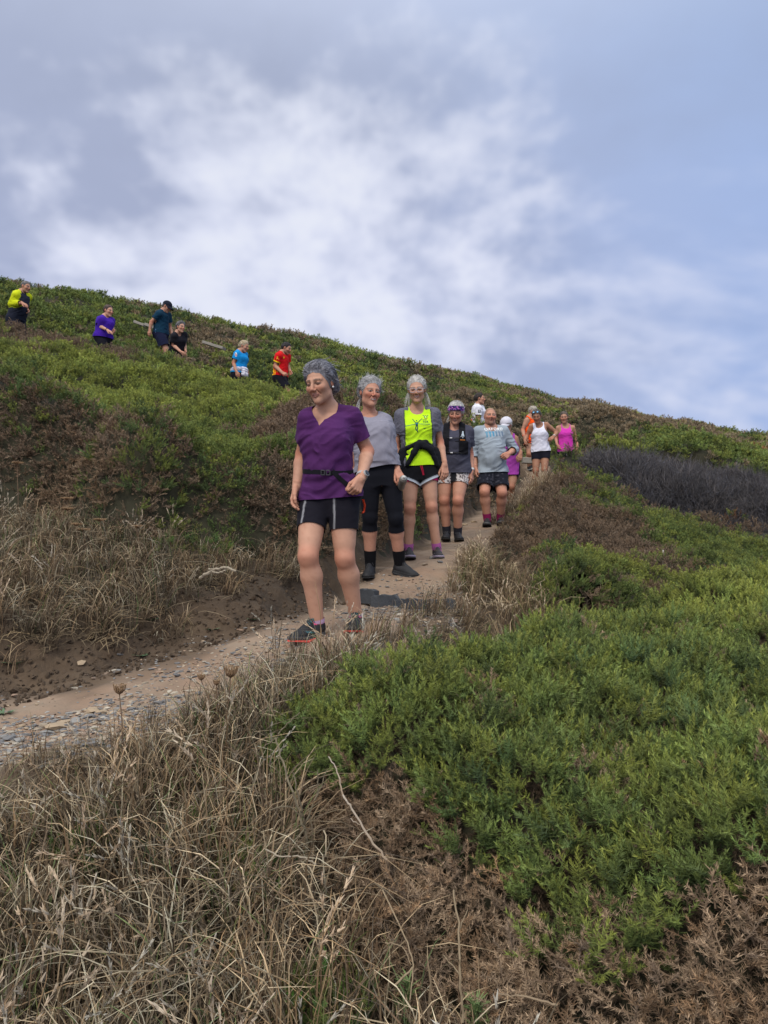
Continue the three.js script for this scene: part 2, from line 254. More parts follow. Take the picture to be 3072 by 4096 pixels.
// ------------------------------------------------------------------ plants
const rv = rngOf(99);
const rr = (a, b, r = rv) => a + (b - a) * r();
class Build {                                      // collects loose triangles and tubes with a colour of their own
  constructor() { this.p = []; this.c = []; this.n = []; }
  tri(a, b, c, ca, cb = ca, cc = cb) { const n = b.clone().sub(a).cross(c.clone().sub(a)).normalize(); for (const [v, k] of [[a, ca], [b, cb], [c, cc]]) { this.p.push(v.x, v.y, v.z); this.n.push(n.x, n.y, n.z); this.c.push(...k); } }
  spine(o, d, len, w, ca, cb) { const s = V(rv() - .5, rv() - .5, rv() - .5).cross(d).normalize().multiplyScalar(w); this.tri(o.clone().add(s), o.clone().sub(s), o.clone().addScaledVector(d, len), ca, ca, cb); }
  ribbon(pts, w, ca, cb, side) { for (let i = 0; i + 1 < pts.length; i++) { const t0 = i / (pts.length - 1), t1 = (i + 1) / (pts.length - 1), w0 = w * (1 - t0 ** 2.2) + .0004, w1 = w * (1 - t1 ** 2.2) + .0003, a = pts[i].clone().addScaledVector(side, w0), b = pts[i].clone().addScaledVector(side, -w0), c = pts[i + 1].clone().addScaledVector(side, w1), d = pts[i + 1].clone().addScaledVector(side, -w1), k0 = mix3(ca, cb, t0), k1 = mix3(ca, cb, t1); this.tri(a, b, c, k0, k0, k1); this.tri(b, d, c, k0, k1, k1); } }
  tube(pts, r0, r1, ca, cb = ca, sides = 4) {
    const n = pts.length, rings = pts.map((q, i) => { const t = pts[Math.min(i + 1, n - 1)].clone().sub(pts[Math.max(i - 1, 0)]).normalize(), u = (Math.abs(t.y) < .9 ? V(0, 1, 0) : V(1, 0, 0)).cross(t).normalize(), w = t.clone().cross(u), r = lerp(r0, r1, i / (n - 1)); return [...Array(sides)].map((_, k) => { const a = k / sides * 2 * Math.PI; return q.clone().addScaledVector(u, Math.cos(a) * r).addScaledVector(w, Math.sin(a) * r); }); });
    for (let i = 0; i + 1 < n; i++) for (let k = 0; k < sides; k++) { const e = (k + 1) % sides, k0 = mix3(ca, cb, i / (n - 1)), k1 = mix3(ca, cb, (i + 1) / (n - 1)); this.tri(rings[i][k], rings[i][e], rings[i + 1][k], k0, k0, k1); this.tri(rings[i][e], rings[i + 1][e], rings[i + 1][k], k0, k1, k1); }
  }
  geo() { const g = new THREE.BufferGeometry(); g.setAttribute('position', new THREE.Float32BufferAttribute(this.p, 3)); g.setAttribute('normal', new THREE.Float32BufferAttribute(this.n, 3)); g.setAttribute('color', new THREE.Float32BufferAttribute(this.c, 3)); return g; }
}
const dirIn = (tilt, r = rv) => { const a = r() * 6.283, t = tilt * Math.sqrt(r()); return V(Math.sin(t) * Math.cos(a), Math.cos(t), Math.sin(t) * Math.sin(a)); };
// gorse: shoots set all round with spines; one unit tall
function gorseSprig(shoots, spines, spread, len, wid, low, high, bare = 0) {
  const b = new Build();
  for (let s = 0; s < shoots; s++) {
    const d = dirIn(spread), o = V(rr(-.35, .35), rr(-.35, 0), rr(-.35, .35)), L = rr(.6, 1);
    if (bare) b.tube([o.clone(), o.clone().addScaledVector(d, L)], .022, .01, low, low, 3);
    for (let i = 0; i < spines; i++) {
      const t = bare ? rr(.1, 1) : 1 - rr(0, 1) ** 1.6, q = o.clone().addScaledVector(d, L * t), a = rv() * 6.283, u = V(Math.cos(a), 0, Math.sin(a)), e = u.addScaledVector(d, rr(.3, 1.1) + t * .5).normalize();
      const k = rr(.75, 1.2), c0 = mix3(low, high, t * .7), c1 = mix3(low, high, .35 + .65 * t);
      b.spine(q, e, len * rr(.7, 1.15) * (1 - .3 * t), wid, c0.map((v) => v * k), c1.map((v) => v * k));
    }
  }
  return b.geo();
}
function twigClump(n, forks, col) {                // bare, forked twigs; one unit tall
  const b = new Build();
  const grow = (o, d, L, r, left) => { const pts = [o]; let q = o; for (let i = 0; i < 3; i++) { d = d.clone().add(V(rr(-.3, .3), rr(-.15, .25), rr(-.3, .3))).normalize(); q = q.clone().addScaledVector(d, L / 3); pts.push(q); } const k = rr(.7, 1.3); b.tube(pts, r, r * .6, col.map((v) => v * k), undefined, 3); if (left) for (let i = 0; i < 3; i++) grow(pts[1 + (i % 3)], d.clone().add(V(rr(-.9, .9), rr(-.3, .6), rr(-.9, .9))).normalize(), L * .62, r * .6, left - 1); };
  for (let i = 0; i < n; i++) grow(V(rr(-.3, .3), -.3, rr(-.3, .3)), dirIn(.8), rr(.5, .8), .022, forks);
  return b.geo();
}
const leafy = mat({ vertexColors: true, side: THREE.DoubleSide, roughness: .75 });
const dryMat = mat({ vertexColors: true, side: THREE.DoubleSide, roughness: .9 });
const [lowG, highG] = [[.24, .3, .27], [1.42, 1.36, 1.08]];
function gorseShoot(side, spines) {                // upright bottle-brush shoots, as gorse grows them; one unit tall
  const b = new Build();
  for (let s = 0; s <= side; s++) {
    const a = s * 2.4 + rv(), tilt = s ? rr(.3, .75) : rr(0, .15), d = V(Math.sin(tilt) * Math.cos(a), Math.cos(tilt), Math.sin(tilt) * Math.sin(a)), L = s ? rr(.4, .75) : 1, o = V(Math.cos(a) * (s ? .06 : 0), s ? rr(-.05, .3) : -.25, Math.sin(a) * (s ? .06 : 0));
    for (let i = 0; i < (s ? spines * .6 : spines); i++) {
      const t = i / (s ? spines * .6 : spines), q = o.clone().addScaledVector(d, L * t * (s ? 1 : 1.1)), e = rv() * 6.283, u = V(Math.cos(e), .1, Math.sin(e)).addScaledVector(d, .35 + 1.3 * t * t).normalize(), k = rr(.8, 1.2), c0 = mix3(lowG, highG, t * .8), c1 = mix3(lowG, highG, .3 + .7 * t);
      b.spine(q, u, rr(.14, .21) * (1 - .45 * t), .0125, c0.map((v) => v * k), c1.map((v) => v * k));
    }
  }
  return b.geo();
}
const GORSE_NEAR = [0, 1, 2].map(() => gorseShoot(5, 80));
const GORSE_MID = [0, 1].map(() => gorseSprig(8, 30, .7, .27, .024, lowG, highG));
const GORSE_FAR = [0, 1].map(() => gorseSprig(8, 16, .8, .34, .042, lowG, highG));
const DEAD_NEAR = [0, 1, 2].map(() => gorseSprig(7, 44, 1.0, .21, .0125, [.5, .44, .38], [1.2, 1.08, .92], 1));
const DEAD_MID = [0, 1].map(() => gorseSprig(6, 24, 1.05, .27, .022, [.5, .44, .38], [1.2, 1.08, .92], 1));
const TWIG = [0, 1].map(() => twigClump(4, 2, [1, 1, 1]));
// tones of the shrub, as seen patch by patch: [direction, distance, radius, tone]
const PATCH = [[520, 1, 14.3, 1.3, 'dead'], [640, 1, 13.5, 1.0, 'dead'], [250, 1, 11.5, 1.1, 'dead'], [150, 1, 7.6, 1.0, 'dead'], [330, 1, 7.0, .5, 'dead'], [1150, 1, 8.2, .6, 'dead'], [1080, 1, 13.5, 1.0, 'dead'], [100, 1, 10, .8, 'dead'], [520, 1, 6.6, .5, 'bright'], [180, 1, 6.7, .4, 'green'], [820, 1, 6.7, .45, 'green'], [480, 1, 9.6, 1.3, 'bright'], [150, 1, 8.8, .6, 'bright'], [900, 1, 9.8, 1.2, 'bright'], [330, 1, 8.2, .6, 'bright'], [1150, 1, 10.5, .8, 'bright'], [720, 1, 10.2, .4, 'rust'], [1000, 1, 11.2, .5, 'rust'], [130, 1, 9.4, .3, 'rust'], [950, 1, 13.4, 1.2, 'green'], [800, 1, 7.9, 1.2, 'green'], [600, 1, 7.6, .6, 'green'],
  [2150, 1, 8.7, .5, 'dead'], [2350, 1, 9.3, .8, 'dead'], [2470, 1, 8.0, .8, 'dead'], [2620, 1, 8.5, .9, 'dead'], [2150, 1, 7.6, .4, 'dead'], [2330, 1, 9.4, .6, 'dead'], [2480, 1, 8.7, .7, 'dead'], [2450, 1, 7.6, .6, 'dead'], [2020, 1, 8.3, .5, 'dead'], [2700, 1, 7.3, .5, 'rust'], [2980, 1, 10.9, .6, 'rust'], [2080, 1, 9.6, .5, 'bright'], [2250, 1, 9.0, .5, 'bright'], [2250, 1, 7.7, .5, 'bright'], [2800, 1, 9.6, .9, 'green'], [2950, 1, 8.2, .8, 'green'], [2550, 1, 10, .5, 'green'], [2700, 1, 19, 2, 'dead'], [2450, 1, 24, 3, 'dead'], [2000, 1, 20, 1.8, 'dead'], [1420, 1, 15, 1.0, 'dead'], [2900, 1, 16, 1.4, 'rust'], [2300, 1, 18, 1, 'green'], [2700, 1, 15.6, 1.5, 'green']]
  .map(([px, , d, r, tone]) => [(px - 1536) / FPX * d, -d, r, tone]);
const TONE = { green: [.135, .18, .052], bright: [.22, .258, .068], dead: [.215, .163, .12], rust: [.27, .14, .07], dark: [.085, .078, .083], grey: [.3, .25, .2], deep: [.085, .128, .046] };
function toneAt(x, z, cov, r) {
  const n1 = fbm(x * .33, z * .33, 3, 3), n2 = fbm(x * 1.1, z * 1.1, 6, 3), n3 = (r() - .5) + 1.1 * fbm(x * 3.5, z * 3.5, 16, 2);
  const w = { green: .22 + .5 * n2, bright: .06 + n1 * 1.1 + n2 * .5, dead: .07 - n1 * .9 + n2 * .9, rust: -.3 + fbm(x * .6, z * .6, 12, 2) * .9, deep: .12 - n2 * .7 };
  if (cov[1] === 1) { w.green = .3; w.dead = -.09 + n2 * .5 + .15 * smooth(.2, 1.2, x + .35 * z + .8) + .1 * fbm(x * 9, z * 9, 5, 2) + 1.1 * smooth(.42, .2, cov[2] + .3 * n2) * smooth(2.85, 2.5, -z); w.rust = -.4; w.bright = -.05 + .3 * n1 + .62 * smooth(3.3, 4.9, -z); w.deep = .2 - n2 * .6; }
  else for (const [px, pz, rad, tone] of PATCH) { const q = Math.hypot(x - px + n2, z - pz + n1 * 2) / rad; if (q < 1.4) w[tone] += .75 * (1 - smooth(.5, 1.4, q)); }
  const edge = smooth(.6, .1, cov[2] + .6 * n2); if (cov[1] !== 1) w.dead += edge * (cov[1] === 4 ? .25 : .6); if (cov[1] === 4) { w.dead += .16; w.bright -= .1; w.deep -= .1; } else if (cov[1] === 2 && x > 1.5 && z > -12.5) { w.dead += .2; w.rust += .12; w.bright -= .15; }
  if (cov[1] === 2 || cov[1] === 4) w.dead += .4 * smooth(.6, 1, cov[3]) * (.8 + n2);
  if (cov[5] !== undefined && cov[4] >= 0) { const k = CUSH[cov[4]][3]; w[k < .2 ? 'dead' : k < .45 ? 'bright' : k < .62 ? 'deep' : 'green'] += .22; w.dead += .7 * smooth(.3, .8, cov[5]); }
  let best = 'green', top = -9; for (const k in w) { const v = w[k] + (k === 'dead' ? n3 : -.4 * n3) * .35 + (r() - .5) * .22; if (v > top) { top = v; best = k; } }
  return best;
}
const UP = V(0, 1, 0), tmpQ = new THREE.Quaternion(), tmpM = new THREE.Matrix4();
function placeAt(x, y, z, normal, size, r, stretch = 1) { const q = new THREE.Quaternion().setFromUnitVectors(UP, normal), s = tmpQ.setFromAxisAngle(UP, r() * 6.283); q.multiply(s); return new THREE.Matrix4().compose(V(x, y, z), q, V(size, size * stretch, size)); }
function scatter(bands, r, fn) { for (const [d0, d1, s, wide = .62] of bands) for (let d = d0; d < d1; d += s) { const lim = d * wide + .5; for (let x = -lim; x < lim; x += s) fn(x + (r() - .5) * s, -(d + (r() - .5) * s), d, s); } }
const canopyNormal = (x, z, y, e = .08) => V(y - canopyAt(x + e, z), e, y - canopyAt(x, z + e)).normalize();
{
  const r = rngOf(5), lists = {};
  const add = (shrub, shape, m, c) => ((lists[shrub] ??= {})[shape] ??= []).push([m, c]);
  const bands = [[1.0, 3.3, .04, .68], [3.3, 6.6, .046], [6.6, 10, .058], [10, 15, .078], [15, 21, .105], [21, 30, .15], [30, 43, .22]];
  scatter(bands, r, (x0, z0, d, s) => {
    const cov = coverAt(x0, z0); if (cov[0] < .04) return;
    if (cov[1] !== 1 && d < 4.7) return;
    const g = groundAt(x0, z0, false), y0 = g + cov[0], nrm = canopyNormal(x0, z0, y0, Math.max(.06, s * .5));
    const copies = cov[1] === 3 ? 2 : Math.min(4, Math.max(1, Math.round(.7 / Math.max(nrm.y, .15) + r() * .6)));
    for (let k = 0; k < copies; k++) {
      const x = x0 + (k ? rr(-s, s, r) : 0), z = z0 + (k ? rr(-s, s, r) : 0), y = y0 - (k ? rr(0, Math.min(.5, s / Math.max(nrm.y, .2)), r) * (1 - nrm.y) : 0) + rr(-.06, .03, r) * (d > 10 ? 1.6 : 1);
      let tone = cov[1] === 3 ? 'dark' : toneAt(x, z, cov, r);
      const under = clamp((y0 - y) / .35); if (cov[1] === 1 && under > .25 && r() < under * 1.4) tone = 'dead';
      const far = d > 13 ? 2 : d > 5.8 ? 1 : 0, size = (far === 0 ? (tone === 'dead' || tone === 'rust' ? .07 : .104) : far === 1 ? .045 + .0045 * d : .032 + .0056 * d) * rr(.6, 1.5, r), shadeN = 1 + .5 * fbm(x * 2.4, z * 2.4, 20, 2);
      const dir = nrm.clone().lerp(UP, .35).add(V(rr(-.3, .3, r), rr(-.1, .2, r), rr(-.3, .3, r))).normalize();
      const lum = shadeN * rr(.68, 1.32, r) * (cov[1] === 1 ? (tone === 'dead' ? 1.4 : 1.1) : (cov[1] === 4 || x > 1.5) && z > -13 ? .9 : 1.18), warm = rr(-.08, .08, r); let c = [TONE[tone][0] * lum * (1 + warm), TONE[tone][1] * lum, TONE[tone][2] * lum * (1 - 1.5 * warm)];
      if (tone === 'green' || tone === 'bright' || tone === 'deep') { const q = clump(x, z, cov[1] === 1 ? .17 : z > -13 ? .27 : .5); if (r() < .06 + .3 * smooth(.5, .95, q)) c = mix3(c, [.27, .29, .06], .55); }
      else if (tone === 'dead' && r() < .45) c = mix3(c, far === 0 ? [.46, .37, .28] : [.24, .19, .15], .7);
      const dead = tone === 'dead' || tone === 'rust', names = tone === 'dark' ? 'twig' + (r() < .5 ? 0 : 1) : dead && far < 2 ? 'dead' + far + ((r() * (far ? 2 : 3)) | 0) : 'green' + far + ((r() * (far ? 2 : 3)) | 0);
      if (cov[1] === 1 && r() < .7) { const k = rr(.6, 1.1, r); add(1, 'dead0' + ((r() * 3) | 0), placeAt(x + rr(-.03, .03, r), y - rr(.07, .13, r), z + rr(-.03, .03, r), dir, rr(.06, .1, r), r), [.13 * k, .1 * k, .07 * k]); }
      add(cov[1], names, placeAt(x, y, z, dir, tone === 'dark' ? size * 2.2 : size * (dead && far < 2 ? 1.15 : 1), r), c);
    }
  });
  const shapes = { twig0: TWIG[0], twig1: TWIG[1] }; GORSE_NEAR.forEach((g, i) => shapes['green0' + i] = g); GORSE_MID.forEach((g, i) => shapes['green1' + i] = g); GORSE_FAR.forEach((g, i) => shapes['green2' + i] = g); DEAD_NEAR.forEach((g, i) => shapes['dead0' + i] = g); DEAD_MID.forEach((g, i) => shapes['dead1' + i] = g);
  const under = (shrub, s, x0, x1, z0, z1, deep) => {   // dark sheet beneath the leaves, standing for stems and the shade between them
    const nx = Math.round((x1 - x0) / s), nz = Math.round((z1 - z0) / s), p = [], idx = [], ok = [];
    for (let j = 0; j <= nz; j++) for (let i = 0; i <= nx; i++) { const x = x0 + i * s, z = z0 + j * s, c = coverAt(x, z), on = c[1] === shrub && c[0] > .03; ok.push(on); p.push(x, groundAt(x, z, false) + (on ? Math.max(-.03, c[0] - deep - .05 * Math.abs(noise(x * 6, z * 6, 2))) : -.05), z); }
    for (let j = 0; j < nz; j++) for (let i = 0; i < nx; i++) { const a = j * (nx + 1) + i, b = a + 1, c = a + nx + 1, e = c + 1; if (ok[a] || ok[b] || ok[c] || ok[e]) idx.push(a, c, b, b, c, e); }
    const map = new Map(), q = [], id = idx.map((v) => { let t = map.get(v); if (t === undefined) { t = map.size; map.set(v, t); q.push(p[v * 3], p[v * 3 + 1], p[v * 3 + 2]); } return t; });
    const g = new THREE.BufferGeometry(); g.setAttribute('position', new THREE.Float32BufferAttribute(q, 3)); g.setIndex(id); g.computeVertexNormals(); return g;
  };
  const stemShade = mat({ color: new THREE.Color().setRGB(.032, .03, .016), roughness: 1 }), stemShadeDark = mat({ color: new THREE.Color().setRGB(.03, .025, .026), roughness: 1 });
  const shrubs = [
    [1, 'gorse_bush', V(1.4, 0, -2.6), 'big spiny green shrub filling the lower right, brown and dead along its foot', 'shrub', 'thing', [.05, -.9, 4.6, -6.6, -1, .15]],
    [2, 'hillside_gorse', V(0, 0, -14), 'low rolling green and brown scrub covering the hillside up to the skyline', 'ground cover', 'stuff', [.16, -26, 28, -43, -5, .1]],
    [3, 'dead_bush', V(4.5, 0, -12.5), 'long bare grey-black twiggy bush lying in front of the woman in the pink vest', 'shrub', 'thing', [.12, 2, 12, -15, -10, .3]],
    [4, 'gorse_mound', V(2.5, 0, -8), 'rounded mound of green and brown scrub on the right side of the path', 'shrub', 'thing', [.08, .4, 9, -13, -6, .07]],
  ];
  for (const [n, name, pos, label, category, kind, [s, x0, x1, z0, z1, deep]] of shrubs) {
    pos.y = groundAt(pos.x, pos.z, false);
    const t = thing(name, pos, label, category); if (kind === 'stuff') t.userData.kind = 'stuff';
    const g = under(n, s, x0, x1, z0, z1, deep); g.translate(-pos.x, -pos.y, -pos.z);
    put('stem_shade_sheet', g, n === 3 ? stemShadeDark : stemShade, t);
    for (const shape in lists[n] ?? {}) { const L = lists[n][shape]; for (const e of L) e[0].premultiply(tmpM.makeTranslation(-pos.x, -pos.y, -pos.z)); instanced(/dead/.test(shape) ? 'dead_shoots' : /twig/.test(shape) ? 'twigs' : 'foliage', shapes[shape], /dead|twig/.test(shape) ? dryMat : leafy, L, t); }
    console.log(name, Object.values(lists[n] ?? {}).reduce((a, l) => a + l.length, 0));
  }
}
// grass: tufts of curved blades, straw, grey-brown and a few green
function tuft(n, h, lean, greens, spread, wid, heads = 0, fall = 1) {
  const b = new Build();
  for (let i = 0; i < n; i++) {
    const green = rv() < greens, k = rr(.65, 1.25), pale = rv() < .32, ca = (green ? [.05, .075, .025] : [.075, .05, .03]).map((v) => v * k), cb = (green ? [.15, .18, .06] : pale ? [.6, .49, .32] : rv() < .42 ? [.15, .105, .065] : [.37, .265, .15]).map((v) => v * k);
    const a = rv() * 6.283, d = V(Math.cos(a), 0, Math.sin(a)), L = h * rr(.5, 1.1), o = V(rr(-spread, spread), -.02, rr(-spread, spread)), bend = rr(.15, 1) * lean, pts = [];
    const wind = V(.25, 0, .1).multiplyScalar(lean);
    for (let s = 0; s <= 5; s++) { const t = s / 5, up = Math.sin(Math.min(1.57 + bend * .5 * fall, t * (1.3 + bend * .5 * fall))) / 1; pts.push(o.clone().addScaledVector(d, bend * t * t * L).addScaledVector(wind, t * t * L).add(V(rr(-.006, .006), L * up * (1 - .12 * bend), rr(-.006, .006)))); }
    const w = wid * rr(.6, 1.3), side = V(-d.z, 0, d.x).add(V(rr(-.5, .5), rr(-.4, .4), rr(-.5, .5))).normalize();
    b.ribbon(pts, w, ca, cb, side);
    if (i < heads) { const e = pts[5], dn = pts[5].clone().sub(pts[4]).normalize(); for (let q = 0; q < 16; q++) { const t = rv(); b.spine(e.clone().addScaledVector(dn, t * .07 - .04), dn.clone().add(V(rr(-.5, .5), rr(-.3, .4), rr(-.5, .5))).normalize(), .02, .003, [.42, .34, .24], [.6, .5, .38]); } }
  }
  return b.geo();
}
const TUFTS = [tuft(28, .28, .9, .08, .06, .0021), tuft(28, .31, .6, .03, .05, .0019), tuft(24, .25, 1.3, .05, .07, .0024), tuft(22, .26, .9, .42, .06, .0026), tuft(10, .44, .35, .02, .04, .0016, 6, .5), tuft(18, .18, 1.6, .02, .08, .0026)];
const LITTER = (() => { const b = new Build(); for (let i = 0; i < 30; i++) { const a = rv() * 6.283, o = V(rr(-.09, .09), rr(0, .025), rr(-.09, .09)), d = V(Math.cos(a), rr(-.25, .3), Math.sin(a)), L = rr(.04, .13), k = rr(.5, 1.1); b.ribbon([o, o.clone().addScaledVector(d, L * .5).add(V(0, rr(-.01, .02), 0)), o.clone().addScaledVector(d, L)], rr(.001, .0024), [.25 * k, .18 * k, .1 * k], [.42 * k, .32 * k, .19 * k], V(-d.z, .3, d.x)); } return b.geo(); })();
function grassField(name, label, bands, seed, density) {
  const r = rngOf(seed), lists = TUFTS.map(() => []); lists.push([]);
  scatter(bands, r, (x, z, d) => {
    const dn = density(x, z, r); if (!dn || r() > dn[0]) return;
    const y = groundAt(x, z), e = .08, nrm = V(y - groundAt(x + e, z), e * 1.2, y - groundAt(x, z + e)).normalize().lerp(UP, .5).normalize();
    const k = dn[1] ?? ((r() * 6) | 0), big = (dn[2] ?? 1) * rr(.65, 1.3, r), v = rr(.62, 1.15, r), warm = rr(-.12, .12, r);
    lists[k].push([placeAt(x, y - .01, z, nrm, big, r), [v * (.98 + warm), v * .98, v * (1.0 - warm)]]);
    if (r() < .42) lists[6].push([placeAt(x + rr(-.06, .06, r), y + .008, z + rr(-.06, .06, r), nrm, rr(.7, 1.4, r), r), [v * .8, v * .78, v * .75]]);
  });
  const t = thing(name, V(0, 0, 0), label, 'grass'); t.userData.kind = 'stuff';
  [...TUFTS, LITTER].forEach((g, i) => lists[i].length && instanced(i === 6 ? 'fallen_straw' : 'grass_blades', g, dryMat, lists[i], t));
  console.log(name, lists.map((l) => l.length).join());
}
const pickTuft = (r, w) => { let s = w.reduce((a, b) => a + b, 0) * r(), i = 0; while ((s -= w[i]) > 0) i++; return i; };
const TUSSOCK = plan([[1790, 5.95], [1850, 6.3], [1870, 6.9], [1960, 7.2], [2040, 7.0], [2100, 6.4], [2110, 5.8], [2020, 5.5], [1900, 5.6]]);
grassField('bank_grass', 'dry grey-brown grass on the bank above the left side of the path', [[3.4, 7.2, .075]], 11, (x, z, r) => {
  const q = inside(BANK, x, z) + .2 * noise(x * 2, z * 2, 3); if (q < -.12) return null;
  const px = x / -z * FPX + 1536, n = fbm(x * 1.3, z * 1.3, 4, 3);
  return [smooth(-.12, .2, q) * (px < 720 ? 1 : .7), pickTuft(r, px < 480 && n > 0 ? [3, 1.5, 2, 2.5, .4, 2] : [3, 2, 2, .6, .7, 2]), px < 700 ? .82 : .7];
});
grassField('front_grass', 'long bleached grass filling the lower left in front of the path', [[1.2, 3.9, .055, .66]], 12, (x, z, r) => {
  const [d, , w, side, along] = nearPath(x, z); if (side < 0 || d < w + .05 || along > 6) return null;
  if (inside(NEAR, x, z) > .02) return null;
  const px = x / -z * FPX + 1536, n = fbm(x * 1.5, z * 1.5, 9, 3), lip = smooth(w + .5, w + .1, d);
  return [(px > 1250 && z > -2.7 ? .3 : .85 - lip * .5) * (n > -.22 ? 1 : .35), pickTuft(r, lip > .5 ? [2, 3, 1, .5, 1.6, 1] : px < 500 && z < -2.2 ? [3, 5, 1, .4, 1.4, .8] : n > .08 ? [3, 2.5, 1.6, 2.5, .6, 1] : [3, 3.5, 1.5, .8, .8, .9]), lip > .3 ? .55 : 1];
});
grassField('edge_grass', 'thin bleached grass stems along the near edge of the path by the slate step', [[3.4, 5.6, .07]], 13, (x, z, r) => {
  const [d, , w, side, along] = nearPath(x, z); if (side < 0 || d < w - .06 || d > w + .4 || along < 3.6 || along > 6.6) return null;
  if (inside(NEAR, x, z) > .05) return null;
  return [.45, pickTuft(r, [1, 3, 1, .4, 2.6, 2]), .75];
});
{
  const tuss = (name, label, poly, seed, s, size, weights, extra = .05) => {
    const r = rngOf(seed), lists = TUFTS.map(() => []), zs = poly.map((p) => p[1]), xs = poly.map((p) => p[0]), c = V((Math.min(...xs) + Math.max(...xs)) / 2, 0, (Math.min(...zs) + Math.max(...zs)) / 2); c.y = groundAt(c.x, c.z);
    for (let x = Math.min(...xs); x < Math.max(...xs); x += s) for (let z = Math.min(...zs); z < Math.max(...zs); z += s) {
      const X = x + rr(-s, s, r) * .5, Z = z + rr(-s, s, r) * .5, q = inside(poly, X, Z) + .08 * noise(X * 4, Z * 4, 2); if (q < 0) continue;
      const v = rr(.75, 1.25, r); lists[pickTuft(r, weights)].push([placeAt(X - c.x, groundAt(X, Z) - .02 - c.y + extra * smooth(0, .25, q), Z - c.z, V(rr(-.25, .25, r), 1, rr(-.2, .3, r)).normalize(), size * rr(.7, 1.3, r), r), [v, v * .97, v * .92]]);
    }
    const t = thing(name, c, label, 'grass clump'); TUFTS.forEach((g, i) => lists[i].length && instanced('grass_blades', g, dryMat, lists[i], t));
  };
  tuss('grass_tussock', 'shaggy brown and straw grass tussock overhanging the right end of the slate step', TUSSOCK, 21, .075, .85, [3, 2, 3, .7, .7, 3], .1);
  tuss('pale_grass_clump', 'tall pale feathery grass in front of the knees of the woman in the white vest', plan([[2080, 12.2], [2150, 13.1], [2260, 13.4], [2330, 12.9], [2240, 11.8], [2140, 11.6]]), 22, .085, 1.05, [1, 2, .5, .05, 5, .5], .05);
  tuss('pale_grass_clump', 'dry upright stalks standing between the tussock and the big spiny shrub', plan([[1960, 5.1], [2080, 5.9], [2330, 5.8], [2280, 5.2], [2100, 4.8]]), 23, .1, 1.05, [1, 2, 1, .3, 2.4, .5], .05);
  tuss('pale_grass_clump', 'thin dry grass leaning over the path below the feet of the man in grey', plan([[1950, 10.2], [2010, 11.2], [2090, 11.6], [2130, 11.1], [2040, 10.2]]), 24, .1, .9, [1, 2, 1, .1, 1.6, .5], .05);
}
// ------------------------------------------------------------------ modelling people: rounded forms joined smoothly, then skinned
const smin = (a, b, k) => { const h = Math.max(k - Math.abs(a - b), 0) / k; return Math.min(a, b) - h * h * k * .25; };
const smax = (a, b, k) => -smin(-a, -b, k);
function cone(a, b, ra, rb) {                      // rounded cone between two joints
  const ax = a.x, ay = a.y, az = a.z, bx = b.x - ax, by = b.y - ay, bz = b.z - az, q = 1 / (bx * bx + by * by + bz * bz || 1e-9);
  return (x, y, z) => { const px = x - ax, py = y - ay, pz = z - az, t = Math.min(1, Math.max(0, (px * bx + py * by + pz * bz) * q)), ex = px - t * bx, ey = py - t * by, ez = pz - t * bz; return Math.sqrt(ex * ex + ey * ey + ez * ez) - ra - (rb - ra) * t; };
}
function egg(c, rx, ry, rz) { return (x, y, z) => { x -= c[0]; y -= c[1]; z -= c[2]; const k0 = Math.sqrt((x / rx) ** 2 + (y / ry) ** 2 + (z / rz) ** 2), k1 = Math.sqrt((x / rx / rx) ** 2 + (y / ry / ry) ** 2 + (z / rz / rz) ** 2); return k1 < 1e-6 ? -Math.min(rx, ry, rz) : k0 * (k0 - 1) / k1; }; }
